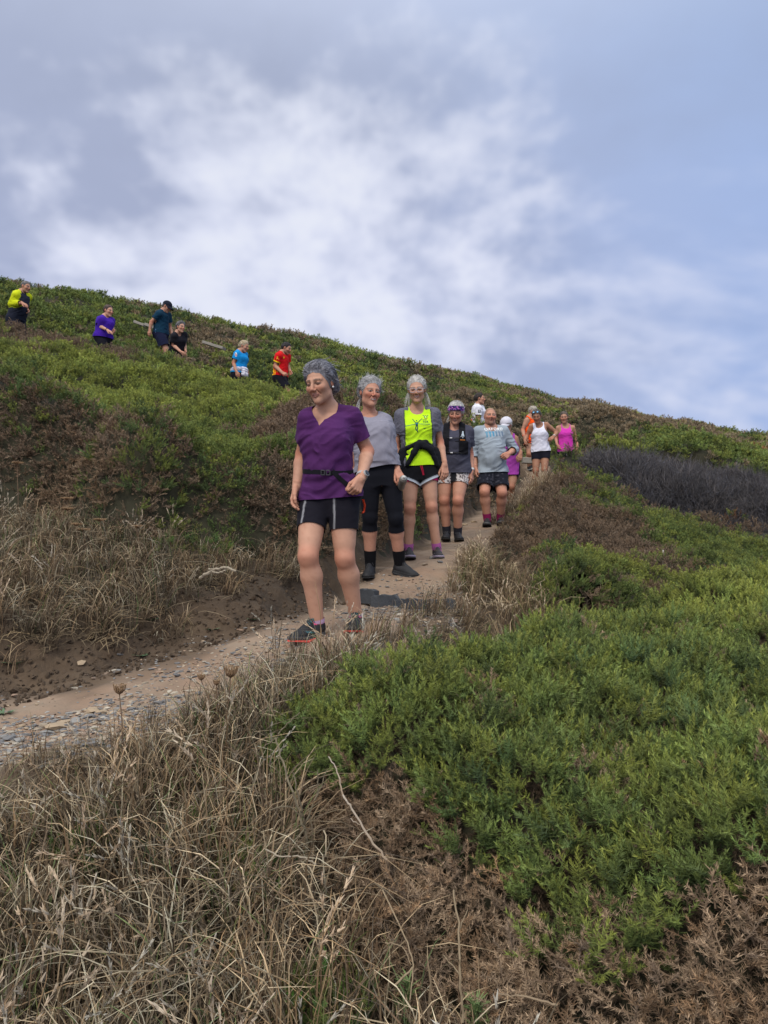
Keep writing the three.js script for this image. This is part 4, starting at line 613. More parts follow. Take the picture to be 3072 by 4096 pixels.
// a shirt: sleeves (fraction of the upper arm, or above 1 down the forearm; 0 for a vest), hem and neck
function shirt(S, o) {
  const { B, arm, sh, U, L, Hp, Nk, cR, cF, K } = S, ease = o.ease ?? .014, fold = (o.fold ?? .005) * 1.8, hemF = o.hem ?? -.02, len = o.sleeve ?? .55;
  const hang = o.loose === 0 ? null : [lerp(B.waist[0], Math.max(B.chest[0], B.hip[0]), o.loose ?? .7), lerp(B.waist[1], Math.max(B.chest[1], B.hip[1]), o.loose ?? .7)];
  const grow = { lo: hemF - .12, hang, ease: (f) => ease * (1 + (o.flare ?? .4) * smooth(.5, 0, f)) };
  const sl = {};
  for (const s of ['a', 'b']) { const A = arm[s], dir = A.e.clone().sub(A.s), ul = dir.length(); dir.normalize();
    if (len > 0 && len <= 1.05) { const end = A.s.clone().addScaledVector(dir, ul * len + .03); sl[s] = { f: cone(A.s, end, B.arm[0] + ease + .003, lerp(B.arm[0], B.arm[1], len) + ease * (o.wide ?? 1.3)), cut: (x, y, z) => ((x - A.s.x) * dir.x + (y - A.s.y) * dir.y + (z - A.s.z) * dir.z) - ul * len }; }
    else if (len > 1.05) { const d2 = A.w.clone().sub(A.e), fl = d2.length(); d2.normalize(); const end = A.e.clone().addScaledVector(d2, fl * (len - 1) + .03), u1 = cone(A.s, A.e, B.arm[0] + ease, B.arm[1] + ease), u2 = cone(A.e, end, B.arm[1] + ease, lerp(B.arm[2], B.arm[3], len - 1) + ease); sl[s] = { f: (x, y, z) => smin(u1(x, y, z), u2(x, y, z), .02), cut: (x, y, z) => Math.hypot(x - A.e.x, y - A.e.y, z - A.e.z) < fl * .4 ? -.1 : Math.min(((x - A.e.x) * d2.x + (y - A.e.y) * d2.y + (z - A.e.z) * d2.z) - fl * (len - 1), cone(A.s, A.e, .06, .05)(x, y, z)) }; } }
  const lumpE = ease * .75, q = { f: 0, u: 0, v: 0 };
  const trunk = (x, y, z) => { let d = S.torso(x, y, z, grow); for (const [f, k, front] of S.lumps) d = smin(d, f(x, y, z) - lumpE, front ? .075 : .05); for (const t of S.traps) d = smin(d, t(x, y, z) - .008, .045); return smin(d, S.neckF(x, y, z) - .004, .03); };
  const field = (x, y, z) => { let d = trunk(x, y, z); for (const s of ['a', 'b']) if (sl[s]) d = smin(d, sl[s].f(x, y, z), .05 * smooth(.26, .1, Math.hypot(x - sh[s].x, y - sh[s].y, z - sh[s].z)) + .006); else if (len === 0) { const t = Math.hypot(x - sh[s].x, y - sh[s].y, z - sh[s].z) - B.arm[0] - .008; d = smin(d, t, .04); } if (y < Hp.y + .45 * L) d = smin(d, Math.min(S.legF.a(x, y, z), S.legF.b(x, y, z)) - (o.over ?? .018), .06); if (Math.abs(d) < .05) { S.torsoAt(x, y, z, q); d -= wrinkle(x, y, z, fold, o.foldSize ?? 1) * (.35 + .65 * smooth(.95, .6, q.f)); if (o.cinch) d += o.cinch[1] * Math.exp(-(((q.f - o.cinch[0]) / .045) ** 2)); } return d; };
  const cut = (x, y, z) => {
    S.torsoAt(x, y, z, q); const f = q.f, u = q.u, v = q.v, y0 = (f - 1) * L; let c = (hemF + (o.tilt ?? 0) * u + .012 * noise(x * 6, 1, z * 6) - f) * L; let armd = null;
    for (const s of ['a', 'b']) if (sl[s]) { if (sl[s].f(x, y, z) < trunk(x, y, z) + .004) c = Math.max(f < .4 ? -.1 : c, sl[s].cut(x, y, z)); }
    if (len === 0) { const side = Math.abs(u) - lerp(o.strap ?? .098, B.chest[0] * 1.3, smooth(-.06, -.25, y0)); c = Math.max(c, side); }
    const nr = (o.neck ?? .075), dz = v - .012, drop = o.neckDrop ?? .03; c = Math.max(c, Math.min(.05, nr - Math.hypot(u, dz * (dz > 0 ? .82 : 1.15), Math.min(0, y0 + drop * smooth(-.05, .08, v) - .012) * 1.1)) );
    if (o.vneck && v > 0) c = Math.max(c, Math.min((y0 + o.vneck), (y0 + o.vneck) * .5 - Math.abs(u)));
    return c;
  };
  const b = boxOf([Hp.clone().addScaledVector(U, (hemF - .05) * L), Nk, sh.a, sh.b, ...['a', 'b'].map((s) => len > 1.05 ? arm[s].w : arm[s].e)], .21);
  b.max.y = Math.max(Nk.y, sh.a.y, sh.b.y) + .08;
  const g = skin(field, b.min, b.max, (o.cell ?? .0095) * K, { cut, colour: (x, y, z) => { const c = o.paint ? o.paint(x, y, z, S.torsoAt(x, y, z, q), (s) => sl[s] ? sl[s].f(x, y, z) - trunk(x, y, z) : 1) : o.colour, n = 1 + (o.heather ?? .06) * noise(x * 90, y * 220, z * 90) + .05 * noise(x * 9, y * 9, z * 9); return [c[0] * n, c[1] * n, c[2] * n]; }, slack: 1.7 });
  const m = S.add(o.name ?? 't_shirt', g, clothMat, S.root, o.label); S.shirtField = field; return m;
}
// shorts or leggings: len 0..1 down the thigh, 1..2 down the calf
function shorts(S, o) {
  const { B, leg, Hp, U, L, K } = S, top = o.top ?? .3, ease = o.ease ?? .008, q = { f: 0, u: 0, v: 0 };
  const grow = { lo: -.26, ease: () => ease }, lf = {};
  for (const s of ['a', 'b']) { const G = leg[s]; const w = B.leg, len = o.len;
    if (len <= 1) { const end = G.h.clone().lerp(G.k, len + .1), r1 = lerp(w[0], w[1], len + .1) + ease + (o.flare ?? 0); const c = cone(G.h, end, w[0] + ease, r1), t = S.legF[s]; lf[s] = (x, y, z) => smin(c(x, y, z), t(x, y, z) - ease, .02); }
    else lf[s] = (x, y, z) => S.legF[s](x, y, z) - ease; }
  const prm = (s, x, y, z) => { const G = leg[s], f = (a, b) => { const dx = b.x - a.x, dy = b.y - a.y, dz = b.z - a.z; return ((x - a.x) * dx + (y - a.y) * dy + (z - a.z) * dz) / (dx * dx + dy * dy + dz * dz); }, t = f(G.h, G.k); return t < 1 ? t : Math.max(1, 1 + f(G.k, G.a)); };
  const field = (x, y, z) => { let d = S.torso(x, y, z, grow); for (const [f, k, front] of S.lumps) if (!front) d = smin(d, f(x, y, z) - ease, k); d = smin(d, smin(lf.a(x, y, z), lf.b(x, y, z), .012), .045); if (Math.abs(d) < .05) d -= wrinkle(x, y, z, o.fold ?? .002, 1.2); return d; };
  const cut = (x, y, z) => { S.torsoAt(x, y, z, q); let c = (q.f - top) * L; const s = lf.a(x, y, z) < lf.b(x, y, z) ? 'a' : 'b', t = prm(s, x, y, z), ll = leg[s].h.distanceTo(leg[s].k); return Math.max(c, (t - o.len - (o.slant ?? 0) * (s === 'a' ? -1 : 1) * (q.u - (s === 'a' ? -1 : 1) * .09)) * ll); };
  const b = boxOf([Hp.clone().addScaledVector(U, (top + .08) * L), leg.a.h, leg.b.h, leg.a.k, leg.b.k, ...(o.len > 1 ? [leg.a.a, leg.b.a] : [])], .2);
  const g = skin(field, b.min, b.max, (o.cell ?? .0095) * K, { cut, colour: (x, y, z) => { S.torsoAt(x, y, z, q); const s = lf.a(x, y, z) < lf.b(x, y, z) ? 'a' : 'b', c = o.paint ? o.paint(x, y, z, q, prm(s, x, y, z), s) : o.colour, n = 1 + .07 * noise(x * 60, y * 60, z * 60); return [c[0] * n, c[1] * n, c[2] * n]; }, slack: 1.6 });
  S.shortsField = field; return S.add(o.name ?? 'shorts', g, clothMat, S.root, o.label);
}
function shoe(S, s, o) {
  const G = S.leg[s], k = S.B.foot, f = G.t.clone().sub(G.a); const flat = f.clone(); flat.y += .06; const F = flat.normalize(), R = F.clone().cross(V(0, 1, 0)).normalize(), Uf = R.clone().cross(F).normalize(), O = G.a.clone().addScaledVector(Uf, -.1 * k).addScaledVector(F, .012);
  const W = (x, y, z) => O.clone().addScaledVector(R, x * k).addScaledVector(Uf, y * k).addScaledVector(F, z * k), lc = (x, y, z) => { x -= O.x; y -= O.y; z -= O.z; return [(x * R.x + y * R.y + z * R.z) / k, (x * Uf.x + y * Uf.y + z * Uf.z) / k, (x * F.x + y * F.y + z * F.z) / k]; };
  const foot = (x, z) => smin(smin(Math.hypot(x, z + .022) - .037, Math.hypot(x, (z - .055) * .6) - .036, .03), smin(Math.hypot(x + .002, z - .12) - .046, Math.hypot(x, z - .158) - .036, .03), .05);
  const heel = egg([0, .052, -.018], .036, .05, .043), midf = egg([0, .045, .05], .039, .052, .075), toe = egg([0, .036, .125], .044, .031, .066), collar = cone(V(0, .06, -.012), V(0, .098, -.016), .041, .039), tongue = cone(V(0, .105, .022), V(0, .07, .085), .018, .02);
  const rock = (z) => .02 * smooth(.09, .2, z) + .008 * smooth(-.02, -.07, z);
  const up = (x, y, z) => { const [a, b, c] = lc(x, y, z); let d = smin(smin(smin(heel(a, b, c), midf(a, b, c), .03), toe(a, b, c), .035), collar(a, b, c), .02); d = smin(d, tongue(a, b, c), .012); return Math.max(d, .02 + rock(c) - b) * k; };
  const slab = (y0, y1, grow) => (x, y, z) => { const [a, b, c] = lc(x, y, z), d = foot(a, c) - grow, r = rock(c), v = Math.max(y0 + r - b, b - y1 - r * .6); return (Math.min(Math.max(d, v), 0) + Math.hypot(Math.max(d, 0), Math.max(v, 0)) - .003) * k; };
  const b = boxOf([W(-.06, -.01, -.075), W(.06, -.01, .205), W(0, .14, 0), W(0, .14, .1), W(-.06, .0, .2), W(.06, 0, -.075)], .02), h = S.K > 1.7 ? .009 : S.K > 1 ? .0065 : .0048;
  const t = put('shoe', (() => { const g = skin(up, b.min, b.max, h, { cut: (x, y, z) => { const [a, bb, c] = lc(x, y, z); return Math.max(bb - .112 - .25 * Math.max(0, c) * (Math.abs(a) < .02 ? 1 : 0), (Math.abs(c + .02) < .03 ? bb - .1 : -1)); }, colour: (x, y, z) => { const [a, bb, c] = lc(x, y, z); let q = o.upper; if (bb > .084 && c < .03) q = o.collar ?? q; if (o.stripe && Math.abs(a) > .022 && c > .02 && c < .1 && Math.abs(bb - .045 - .25 * (c - .05)) < .0035) q = o.stripe; if (c > .14) q = q.map((v) => v * .8); return q.map((v) => v * (1 + .2 * noise(x * 60, y * 60, z * 60))); } }); g.translate(-S.base.x, -S.base.y, -S.base.z); return g; })(), rubber, S.root);
  S.add('midsole', skin(slab(.011, .03, .002), b.min, b.max, h, { colour: () => o.mid }), rubber, t); S.add('outsole', skin(slab(0, .009, .004), b.min, b.max, h, { colour: () => o.out }), rubber, t);
  if (S.K < 1.5) { const L = new Build(); for (let i = 0; i < 6; i++) { const z = .028 + i * .014, y = .119 - i * .0085, w = .021 + i * .001; L.tube([W(-w, y - .012, z), W(-w * .4, y, z + .003), W(w * .4, y, z - .003), W(w, y - .012, z + .004)], .0032, .0032, o.lace); } for (const q of [-1, 1]) L.tube([W(0, .118, .024), W(q * .022, .122, .03), W(q * .036, .1, .035), W(q * .03, .088, .04)], .0028, .002, o.lace); S.add('laces', L.geo(), rubber, t); }
  if (o.sock) { const A = G.a, d = G.k.clone().sub(A).normalize(), q = cone(A.clone().addScaledVector(d, -.03), A.clone().addScaledVector(d, o.sock[0] + .05), S.B.leg[3] + .006, S.B.leg[3] + .006 + o.sock[0] * .1), bx = boxOf([A, A.clone().addScaledVector(d, o.sock[0])], .08); S.add('sock', skin((x, y, z) => Math.min(q(x, y, z), S.legF[s](x, y, z) - .005) - .0015 * noise(x * 30, y * 12, z * 30), bx.min, bx.max, h, { cut: (x, y, z) => Math.max((x - A.x) * d.x + (y - A.y) * d.y + (z - A.z) * d.z - o.sock[0], -((x - A.x) * d.x + (y - A.y) * d.y + (z - A.z) * d.z) - .045), colour: () => o.sock[1] }), clothMat); }
}
// hair: a combed shell that thins to the hairline, under combed strands; lobes add volume ([x, y, z, rx, ry, rz] in the head's own frame)
function hair(S, o) {
  const vol = o.vol ?? .012, scalp = egg([0, .026, -.015], .0755, .0905, .0945), lobes = (o.lobes ?? []).map((l) => egg(l.slice(0, 3), l[3], l[4], l[5])), line = o.line ?? .085, low = o.low ?? -.085;
  const face = (a, b, c) => Math.max(-((b - line - (o.peak ?? .0) * a * a + .018 * noise(a * 34, 2, 3)) * .53 - (c - .075) * .85), (c > -.04 ? low + .06 : low) - b - .008 * noise(a * 60, b * 60, c * 60));
  const shell = (a, b, c) => { let d = S.skull(a, b, c) - vol * smooth(-.004, .04, -face(a, b, c)) - .0015; const rim = .04 * smooth(.035, 0, -face(a, b, c)); for (const l of lobes) d = smin(d, l(a, b, c) + rim, .03); return d; };
  const lock = (a, b, c) => noise(a * 55 + 2 * noise(a * 18, b * 18, c * 18) * (1 + (o.curl ?? 0)), b * 16 - c * 10, c * 16 + b * 8);
  const f0 = (a, b, c) => shell(a, b, c) - smooth(0, .02, -face(a, b, c)) * (.003 * lock(a, b, c) + (o.rough ?? .004) * (noise(a * 20, b * 20, c * 20) + .8 * (1 - 3 * Math.abs(noise(a * 11 + 4, b * 13, c * 13)))));
  const field = (x, y, z) => { const [a, b, c] = S.hl(x, y, z); return f0(a, b, c) * S.hs; };
  const pts = []; for (const x of [-.16, .16]) for (const y of [-.2, .17]) for (const z of [-.18, .14]) pts.push(S.headPt(x, y, z)); const b = boxOf(pts, 0);
  const ca = o.colour, cb = o.tip ?? ca.map((v) => Math.min(1, v * 1.5));
  const col = (a, b, c) => mix3(ca, cb, clamp(.36 + noise(a * 130, b * 30, c * 30) * .5 + .45 * lock(a, b, c)));
  const g = skin(field, b.min, b.max, S.K > 1.7 ? .0075 : S.K > 1 ? .0058 : .0042, { cut: (x, y, z) => face(...S.hl(x, y, z)), colour: (x, y, z) => col(...S.hl(x, y, z)), slack: 1.5 });
  const m = S.add('hair', g, hairMat, S.root, o.label);
  const r = rngOf(o.seed ?? 3), H = new Build(), n = Math.round((o.strands ?? 260) * (S.K < 1.5 ? 7 : 3.8) / (S.K > 1.5 ? 2.2 : 1)), w = S.K > 1.7 ? .0015 : .0009, reach = o.reach ?? .05, wild = o.wild ?? .012;
  for (let i = 0; i < n; i++) {
    const th = r() * 6.283, ph = Math.acos(1 - 1.6 * r()); let a = .076 * Math.sin(ph) * Math.cos(th), bb = .026 + .091 * Math.cos(ph), c = -.015 + .095 * Math.sin(ph) * Math.sin(th);
    if (face(a, bb, c) > -.0015) continue;
    const free = r() < wild, jit = V((r() - .5) * .7, (r() - .5) * .5, (r() - .5) * .4), P = [], L = reach * (.5 + r()), wave = r() * 6, rise = (.0005 + .011 * r() ** 2.2) * smooth(0, .03, -face(a, bb, c)) + .0005;
    let go = V(0, 0, 0);
    for (let k = 0; k < 7; k++) {
      const nx = a / .0057, ny = (bb - .026) / .0082, nz = (c + .015) / .009, nl = Math.hypot(nx, ny, nz) || 1, N = V(nx / nl, ny / nl, nz / nl);
      let d = V(Math.sign(a) * (o.part ?? .25) + .3 * (1 + (o.curl ?? 0)) * Math.sin(wave + k * 1.3), (bb < .05 ? -.9 : .15), -1).add(jit); if (c < -.06) d.y -= 1.2;
      if (free) d.add(V(...(o.wind ?? [0, 0, 0])).multiplyScalar(1.6)).addScaledVector(N, .2); else d.addScaledVector(N, -d.dot(N));
      go.lerp(d.normalize(), k ? .55 : 1).normalize();
      if (!free || k < 2) { const s = shell(a, bb, c); a += N.x * (rise - s); bb += N.y * (rise - s); c += N.z * (rise - s); } else go.y -= (o.sag ?? .2) * .4;
      P.push(S.headPt(a, bb, c)); a += go.x * L / 6; bb += go.y * L / 6; c += go.z * L / 6;
    }
    const k0 = mix3(ca, cb, .15 + .6 * r()); H.ribbon(P, w * (.6 + r()), k0, mix3(k0, cb, .3), V(r() - .5, r() - .5, r() - .5).normalize());
  }
  for (const [A, Bq, cnt, spread] of o.tails ?? []) for (let i = 0; i < cnt; i++) { const P = [], o1 = V((r() - .5), (r() - .5), (r() - .5)).multiplyScalar(.022), o2 = V((r() - .5), (r() - .5), (r() - .5)).multiplyScalar(spread); for (let k = 0; k < 7; k++) { const t = k / 6, bow = Math.sin(t * 3.1) * .02; P.push(S.headPt(lerp(A[0], Bq[0], t) + lerp(o1.x, o2.x, t), lerp(A[1], Bq[1], t * t * .5 + t * .5) + lerp(o1.y, o2.y, t) + bow * .4, lerp(A[2], Bq[2], t) + lerp(o1.z, o2.z, t) - bow)); } H.ribbon(P, w * .8, mix3(ca, cb, .3 + .7 * r()), mix3(ca, cb, r()), V(r() - .5, r() - .5, r() - .5).normalize()); }
  if (H.p.length) { const sm = S.add('loose_strands', H.geo(), hairMat, m); sm.userData.kind = 'stuff'; }
}
// print on cloth: a curved sheet laid over the garment, its picture drawn on a canvas
function printOn(S, field, centre, right, up, out, w, h, px, draw, label, name = 'print') {
  const c = document.createElement('canvas'); c.width = px; c.height = Math.round(px * h / w); draw(c.getContext('2d'), c.width, c.height);
  const t = new THREE.CanvasTexture(c); t.colorSpace = THREE.SRGBColorSpace;
  const n = 22, pos = [], nor = [], uv = [], idx = [], e = .004;
  for (let j = 0; j <= n; j++) for (let i = 0; i <= n; i++) {
    const p = centre.clone().addScaledVector(right, (i / n - .5) * w).addScaledVector(up, (j / n - .5) * h).addScaledVector(out, .16);
    let g = 0; for (let k = 0; k < 60 && g < .3; k++) { const d = field(p.x, p.y, p.z); if (d < .0022) break; const s = Math.max(d * .6, .0008); p.addScaledVector(out, -s); g += s; }
    pos.push(p.x, p.y, p.z); const G = V(field(p.x + e, p.y, p.z) - field(p.x - e, p.y, p.z), field(p.x, p.y + e, p.z) - field(p.x, p.y - e, p.z), field(p.x, p.y, p.z + e) - field(p.x, p.y, p.z - e)).normalize(); nor.push(G.x, G.y, G.z); uv.push(i / n, j / n);
  }
  for (let j = 0; j < n; j++) for (let i = 0; i < n; i++) { const a = j * (n + 1) + i, b = a + 1, d = a + n + 1, f = d + 1; idx.push(a, b, d, b, f, d); }
  const g = new THREE.BufferGeometry(); g.setAttribute('position', new THREE.Float32BufferAttribute(pos, 3)); g.setAttribute('normal', new THREE.Float32BufferAttribute(nor, 3)); g.setAttribute('uv', new THREE.Float32BufferAttribute(uv, 2)); g.setIndex(idx);
  return S.add(name, g, mat({ map: t, transparent: true, roughness: .9, side: THREE.DoubleSide }), S.garment ?? S.root, label);
}
// a band round a limb: watch, wristband
function band(S, name, at0, axis, r, w, colour, label, face) {
  const d = axis.clone().normalize(), u = (Math.abs(d.y) < .8 ? V(0, 1, 0) : V(0, 0, 1)).cross(d).normalize(), v = d.clone().cross(u), b = new Build(), n = 20;
  const ring = (k, q, rr0) => at0.clone().addScaledVector(u, Math.cos(k / n * 6.2832) * rr0).addScaledVector(v, Math.sin(k / n * 6.2832) * rr0).addScaledVector(d, q);
  for (let k = 0; k < n; k++) for (const [q0, r0, q1, r1] of [[-w, r, -w * .9, r + .003], [-w * .9, r + .003, w * .9, r + .003], [w * .9, r + .003, w, r]]) { b.tri(ring(k, q0, r0), ring(k + 1, q0, r0), ring(k, q1, r1), colour); b.tri(ring(k + 1, q0, r0), ring(k + 1, q1, r1), ring(k, q1, r1), colour); }
  const m = S.add(name, b.geo(), plastic, S.root, label);
  if (face) { const f = face.dir.clone().addScaledVector(d, -face.dir.dot(d)).normalize(), q = new THREE.Quaternion().setFromUnitVectors(UP, f), mk = (r0, h, y) => { const g = new THREE.CylinderGeometry(r0 * .94, r0, h, 20); g.translate(0, y, 0); g.applyQuaternion(q); const c = at0.clone().addScaledVector(f, r); g.translate(c.x, c.y, c.z); return g; }; const paint = (g, k) => { g.setAttribute('color', new THREE.Float32BufferAttribute(Array(g.attributes.position.count).fill(k).flat(), 3)); return g; }; S.add('watch_case', paint(mk(face.r, .011, .005), face.rim), plastic, m); S.add('watch_face', paint(mk(face.r * .78, .003, .0118), face.dial), plastic, m); }
  return m;
}
// ------------------------------------------------------------------ the people, front to back
const GROUP = null, CHECK = false;
const black = [.012, .012, .016], navy = [.011, .014, .03];
// 1 the woman in purple, leading
{
  const S = person({ check: CHECK, label: 'person in a purple V-neck T-shirt and black shorts leading the line down the path', d: 4.62, yaw: -12, chestYaw: -22, skin: 'fair', spine: .0,
    body: { ...FEM, sw: .142, chest: [.13, .108], waist: [.128, .11], hip: [.168, .128], bust: .066, belly: .095, leg: [.091, .057, .06, .036], arm: [.046, .039, .041, .027], neck: .052, head: .98, foot: 1.0 },
    neck: [1312, 1648, 0], hips: [1316, 1972, -.03], head: [1280, 1531, .07, -27, 15, -4],
    a: { s: [1236, 1678, .05], e: [1209, 1818, -.05], w: [1186, 1948, .02], t: [1166, 2062, .05], curl: .38, thumb: [.5, 0, 1] },
    b: { s: [1408, 1672, -.03], e: [1470, 1806, -.1], w: [1444, 1915, .11], t: [1405, 1996, .18], curl: .85, back: [.75, .35, .55], thumb: [-.6, .3, .7] },
    leg_a: { k: [1232, 2216, .16], a: [1268, 2458, .09], t: [1180, 2520, .2] }, leg_b: { k: [1379, 2232, .06], a: [1422, 2456, -.06], t: [1408, 2510, .14] },
    face: { smile: .45, eyes: .1, rosy: .6, brow: [.1, .08, .07], lips: [.43, .2, .165], nose: .0015, chin: -.002 } });
  const purple = srgb(80, 42, 92);
  S.garment = shirt(S, { label: 'purple V-neck T-shirt', colour: purple, sleeve: .62, hem: -.06, vneck: .088, neck: .07, loose: .2, fold: .0066, ease: .009, heather: .12, cinch: [.26, .006], cell: .0072, tilt: .12, paint: (x, y, z, q) => mix3(purple, [.05, .014, .06], q.f > 1 ? .4 : 0) });
  const seam = [.28, .28, .3];
  shorts(S, { len: .55, top: .22, colour: [.013, .012, .018], ease: .005, paint: (x, y, z, q, t, s) => mix3([.013, .012, .018], seam, q.v > 0 && q.f < .12 ? smooth(.0085, .003, Math.abs(q.u - (s === 'a' ? -.108 : .066) - (s === 'a' ? -.012 : .0) * t)) : 0) });
  for (const s of ['a', 'b']) shoe(S, s, { upper: [.007, .008, .011], collar: srgb(235, 80, 130), stripe: srgb(50, 110, 120), mid: [.03, .03, .038], out: srgb(236, 84, 74), lace: srgb(22, 84, 88), sock: [.012, srgb(190, 160, 190)] });
  hair(S, { colour: srgb(98, 97, 106), tip: srgb(172, 172, 180), vol: .013, line: .076, low: -.1, lobes: [[0, -.01, -.085, .055, .07, .05], [.02, -.05, -.085, .04, .045, .035], [0, .088, .02, .058, .03, .055], [.05, .05, .0, .035, .05, .05], [-.05, .05, .0, .035, .05, .05]], strands: 520, reach: .075, curl: .8, rough: .004, sag: .12, wild: .03, wind: [.45, .0, -.2], seed: 4 });
  const belt = new Build(), ring = []; for (let i = 0; i <= 40; i++) { const t = i / 40 * 6.2832, p = S.local(.26, Math.sin(t) * .3, Math.cos(t) * .3), o = S.local(.26, 0, 0).sub(p).normalize(); for (let k = 0; k < 60; k++) { const d = S.shirtField(p.x, p.y, p.z); if (d < .004) break; p.addScaledVector(o, Math.max(d * .7, .001)); } p.addScaledVector(S.U, -.006 * Math.sin(t * 2)); ring.push(p); }
  for (let i = 0; i < 40; i++) { const a = ring[i], b = ring[i + 1], h = S.U.clone().multiplyScalar(.0135); belt.tri(a.clone().sub(h), b.clone().sub(h), a.clone().add(h), black); belt.tri(b.clone().sub(h), b.clone().add(h), a.clone().add(h), black); }
  const front = ring[2].clone().addScaledVector(S.cF, .008), tail = [[1330, 1884], [1348, 1903], [1367, 1921], [1388, 1938], [1402, 1950]].map(([a, b]) => { let t = 3.9; for (let k = 0; k < 200; k++) { const p = at(a, b, t), d = S.shirtField(p.x, p.y, p.z); if (d < .007) break; t += Math.max(d * .6, .001); } return at(a, b, t); });
  for (let i = 0; i < 4; i++) { const a = tail[i], b = tail[i + 1], h = V(.007, .011, 0); belt.tri(a.clone().sub(h), b.clone().sub(h), a.clone().add(h), black); belt.tri(b.clone().sub(h), b.clone().add(h), a.clone().add(h), black); }
  const bm = S.add('waist_strap', belt.geo(), clothMat, S.root, 'black waist strap with its loose end hanging');
  const bk = new Build(); for (const [dx, w] of [[-.012, .011], [.022, .012]]) { const c = ring[1].clone().addScaledVector(S.cR, dx).addScaledVector(S.cF, .008); const q = [[-w, -.013], [w, -.013], [w, .013], [-w, .013]].map(([a, b]) => c.clone().addScaledVector(S.cR, a).addScaledVector(S.U, b)); for (let i = 0; i < 4; i++) bk.tube([q[i], q[(i + 1) % 4]], .003, .003, [.05, .05, .055], [.05, .05, .055], 5); } S.add('buckle', bk.geo(), plastic, bm);
  const lead = new Build(); lead.tube([at(1452, 1998, 4.72), at(1459, 2022, 4.74), at(1456, 2046, 4.74), at(1449, 2052, 4.72)], .008, .006, srgb(205, 70, 40), srgb(205, 70, 40), 6); S.add('strap_end', lead.geo(), clothMat, S.root, 'red end of a strap behind the hand');
  const wv = S.arm.b.w.clone().sub(S.arm.b.e).normalize(); band(S, 'watch', S.arm.b.w.clone().addScaledVector(wv, -.028), wv, .031, .011, [.42, .42, .42], 'silver sports watch with a dark dial', { dir: V(.8, .35, .6), r: .021, rim: [.4, .4, .4], dial: [.03, .035, .04] });
  const pearl = new THREE.SphereGeometry(.006, 12, 8), pp = S.headPt(.082, -.038, -.002); pearl.translate(pp.x, pp.y, pp.z); pearl.setAttribute('color', new THREE.Float32BufferAttribute(Array(pearl.attributes.position.count * 3).fill(.75), 3)); S.add('earring', pearl, plastic, S.root);
}
// 2 the woman in grey with the bottle
{
  const S = person({ check: CHECK, label: 'smiling person in a plain grey T-shirt and black calf-length leggings holding a bottle', d: 6.3, yaw: 14, chestYaw: 8, skin: 'ruddy', spine: .03,
    body: { ...FEM, sw: .16, waist: [.135, .11], hip: [.165, .125], bust: .056, belly: .085, leg: [.086, .056, .056, .037], head: 1.0 },
    neck: [1478, 1664, -.06], hips: [1513, 1893, .05], head: [1480, 1569, .0, 24, 4, 4],
    a: { s: [1412, 1690, -.05], e: [1402, 1790, -.1], w: [1408, 1880, .02], t: [1412, 1960, .05], curl: .4 },
    b: { s: [1535, 1688, -.05], e: [1566, 1797, -.06], w: [1590, 1882, .1], t: [1616, 1936, .18], curl: .62, back: [.3, .5, .6], thumb: [-.4, .3, .8], tcurl: .3 },
    leg_a: { k: [1480, 2062, .08], a: [1481, 2238, -.02], t: [1463, 2290, .18] }, leg_b: { k: [1583, 2068, .1], a: [1598, 2238, -.02], t: [1672, 2286, .06] },
    face: { smile: 1, teeth: 1, eyes: .26, rosy: 1, brow: [.3, .24, .2], lips: [.42, .17, .15], lines: 1 } });
  const grey = srgb(136, 134, 147);
  S.garment = shirt(S, { label: 'plain grey T-shirt', colour: grey, sleeve: .6, hem: .04, neck: .076, loose: .75, fold: .006, ease: .018, heather: .1, tilt: .12 });
  shorts(S, { name: 'leggings', label: 'black calf-length leggings', len: 1.28, top: .3, ease: .004, colour: [.009, .0095, .014], fold: .0015 });
  for (const s of ['a', 'b']) shoe(S, s, { upper: [.011, .011, .014], mid: [.014, .014, .016], out: [.02, .02, .022], lace: [.03, .03, .035], sock: [.12, [.008, .008, .01]] });
  hair(S, { colour: srgb(122, 120, 120), tip: srgb(222, 222, 224), vol: .015, line: .08, low: -.07, lobes: [[.0, .06, .02, .07, .055, .065], [0, -.01, -.07, .06, .06, .045]], strands: 520, reach: .06, curl: 1.2, rough: .005, sag: -.05, wild: .05, wind: [.25, .45, .3], seed: 5, tails: [[[-.05, -.06, -.06], [-.07, -.17, -.05], 40, .04]] });
}
// the bottle in her hand
{
  const c = at(1611, 1924, 6.3 - .2), t = thing('water_bottle', c, 'small pale translucent drinking bottle held end-on by the person in grey', 'bottle');
  const q = new THREE.Quaternion().setFromUnitVectors(UP, V(.12, .36, .93).normalize()), lathe = (pts) => { const g = new THREE.LatheGeometry(pts.map(([a, b]) => new THREE.Vector2(a, b)), 28); g.applyQuaternion(q); return g; };
  put('bottle_body', lathe([[0, -.12], [.027, -.12], [.031, -.112], [.031, -.03], [.028, -.018], [.028, -.01], [.032, .0], [.032, .03], [.027, .048], [.014, .056]]), mat({ color: new THREE.Color().setRGB(.2, .19, .17), roughness: .35 }), t);
  put('cap', lathe([[.02, .05], [.02, .06], [.012, .063], [.01, .075], [.006, .078], [0, .078]]), mat({ color: new THREE.Color().setRGB(.55, .54, .52), roughness: .5 }), t);
}
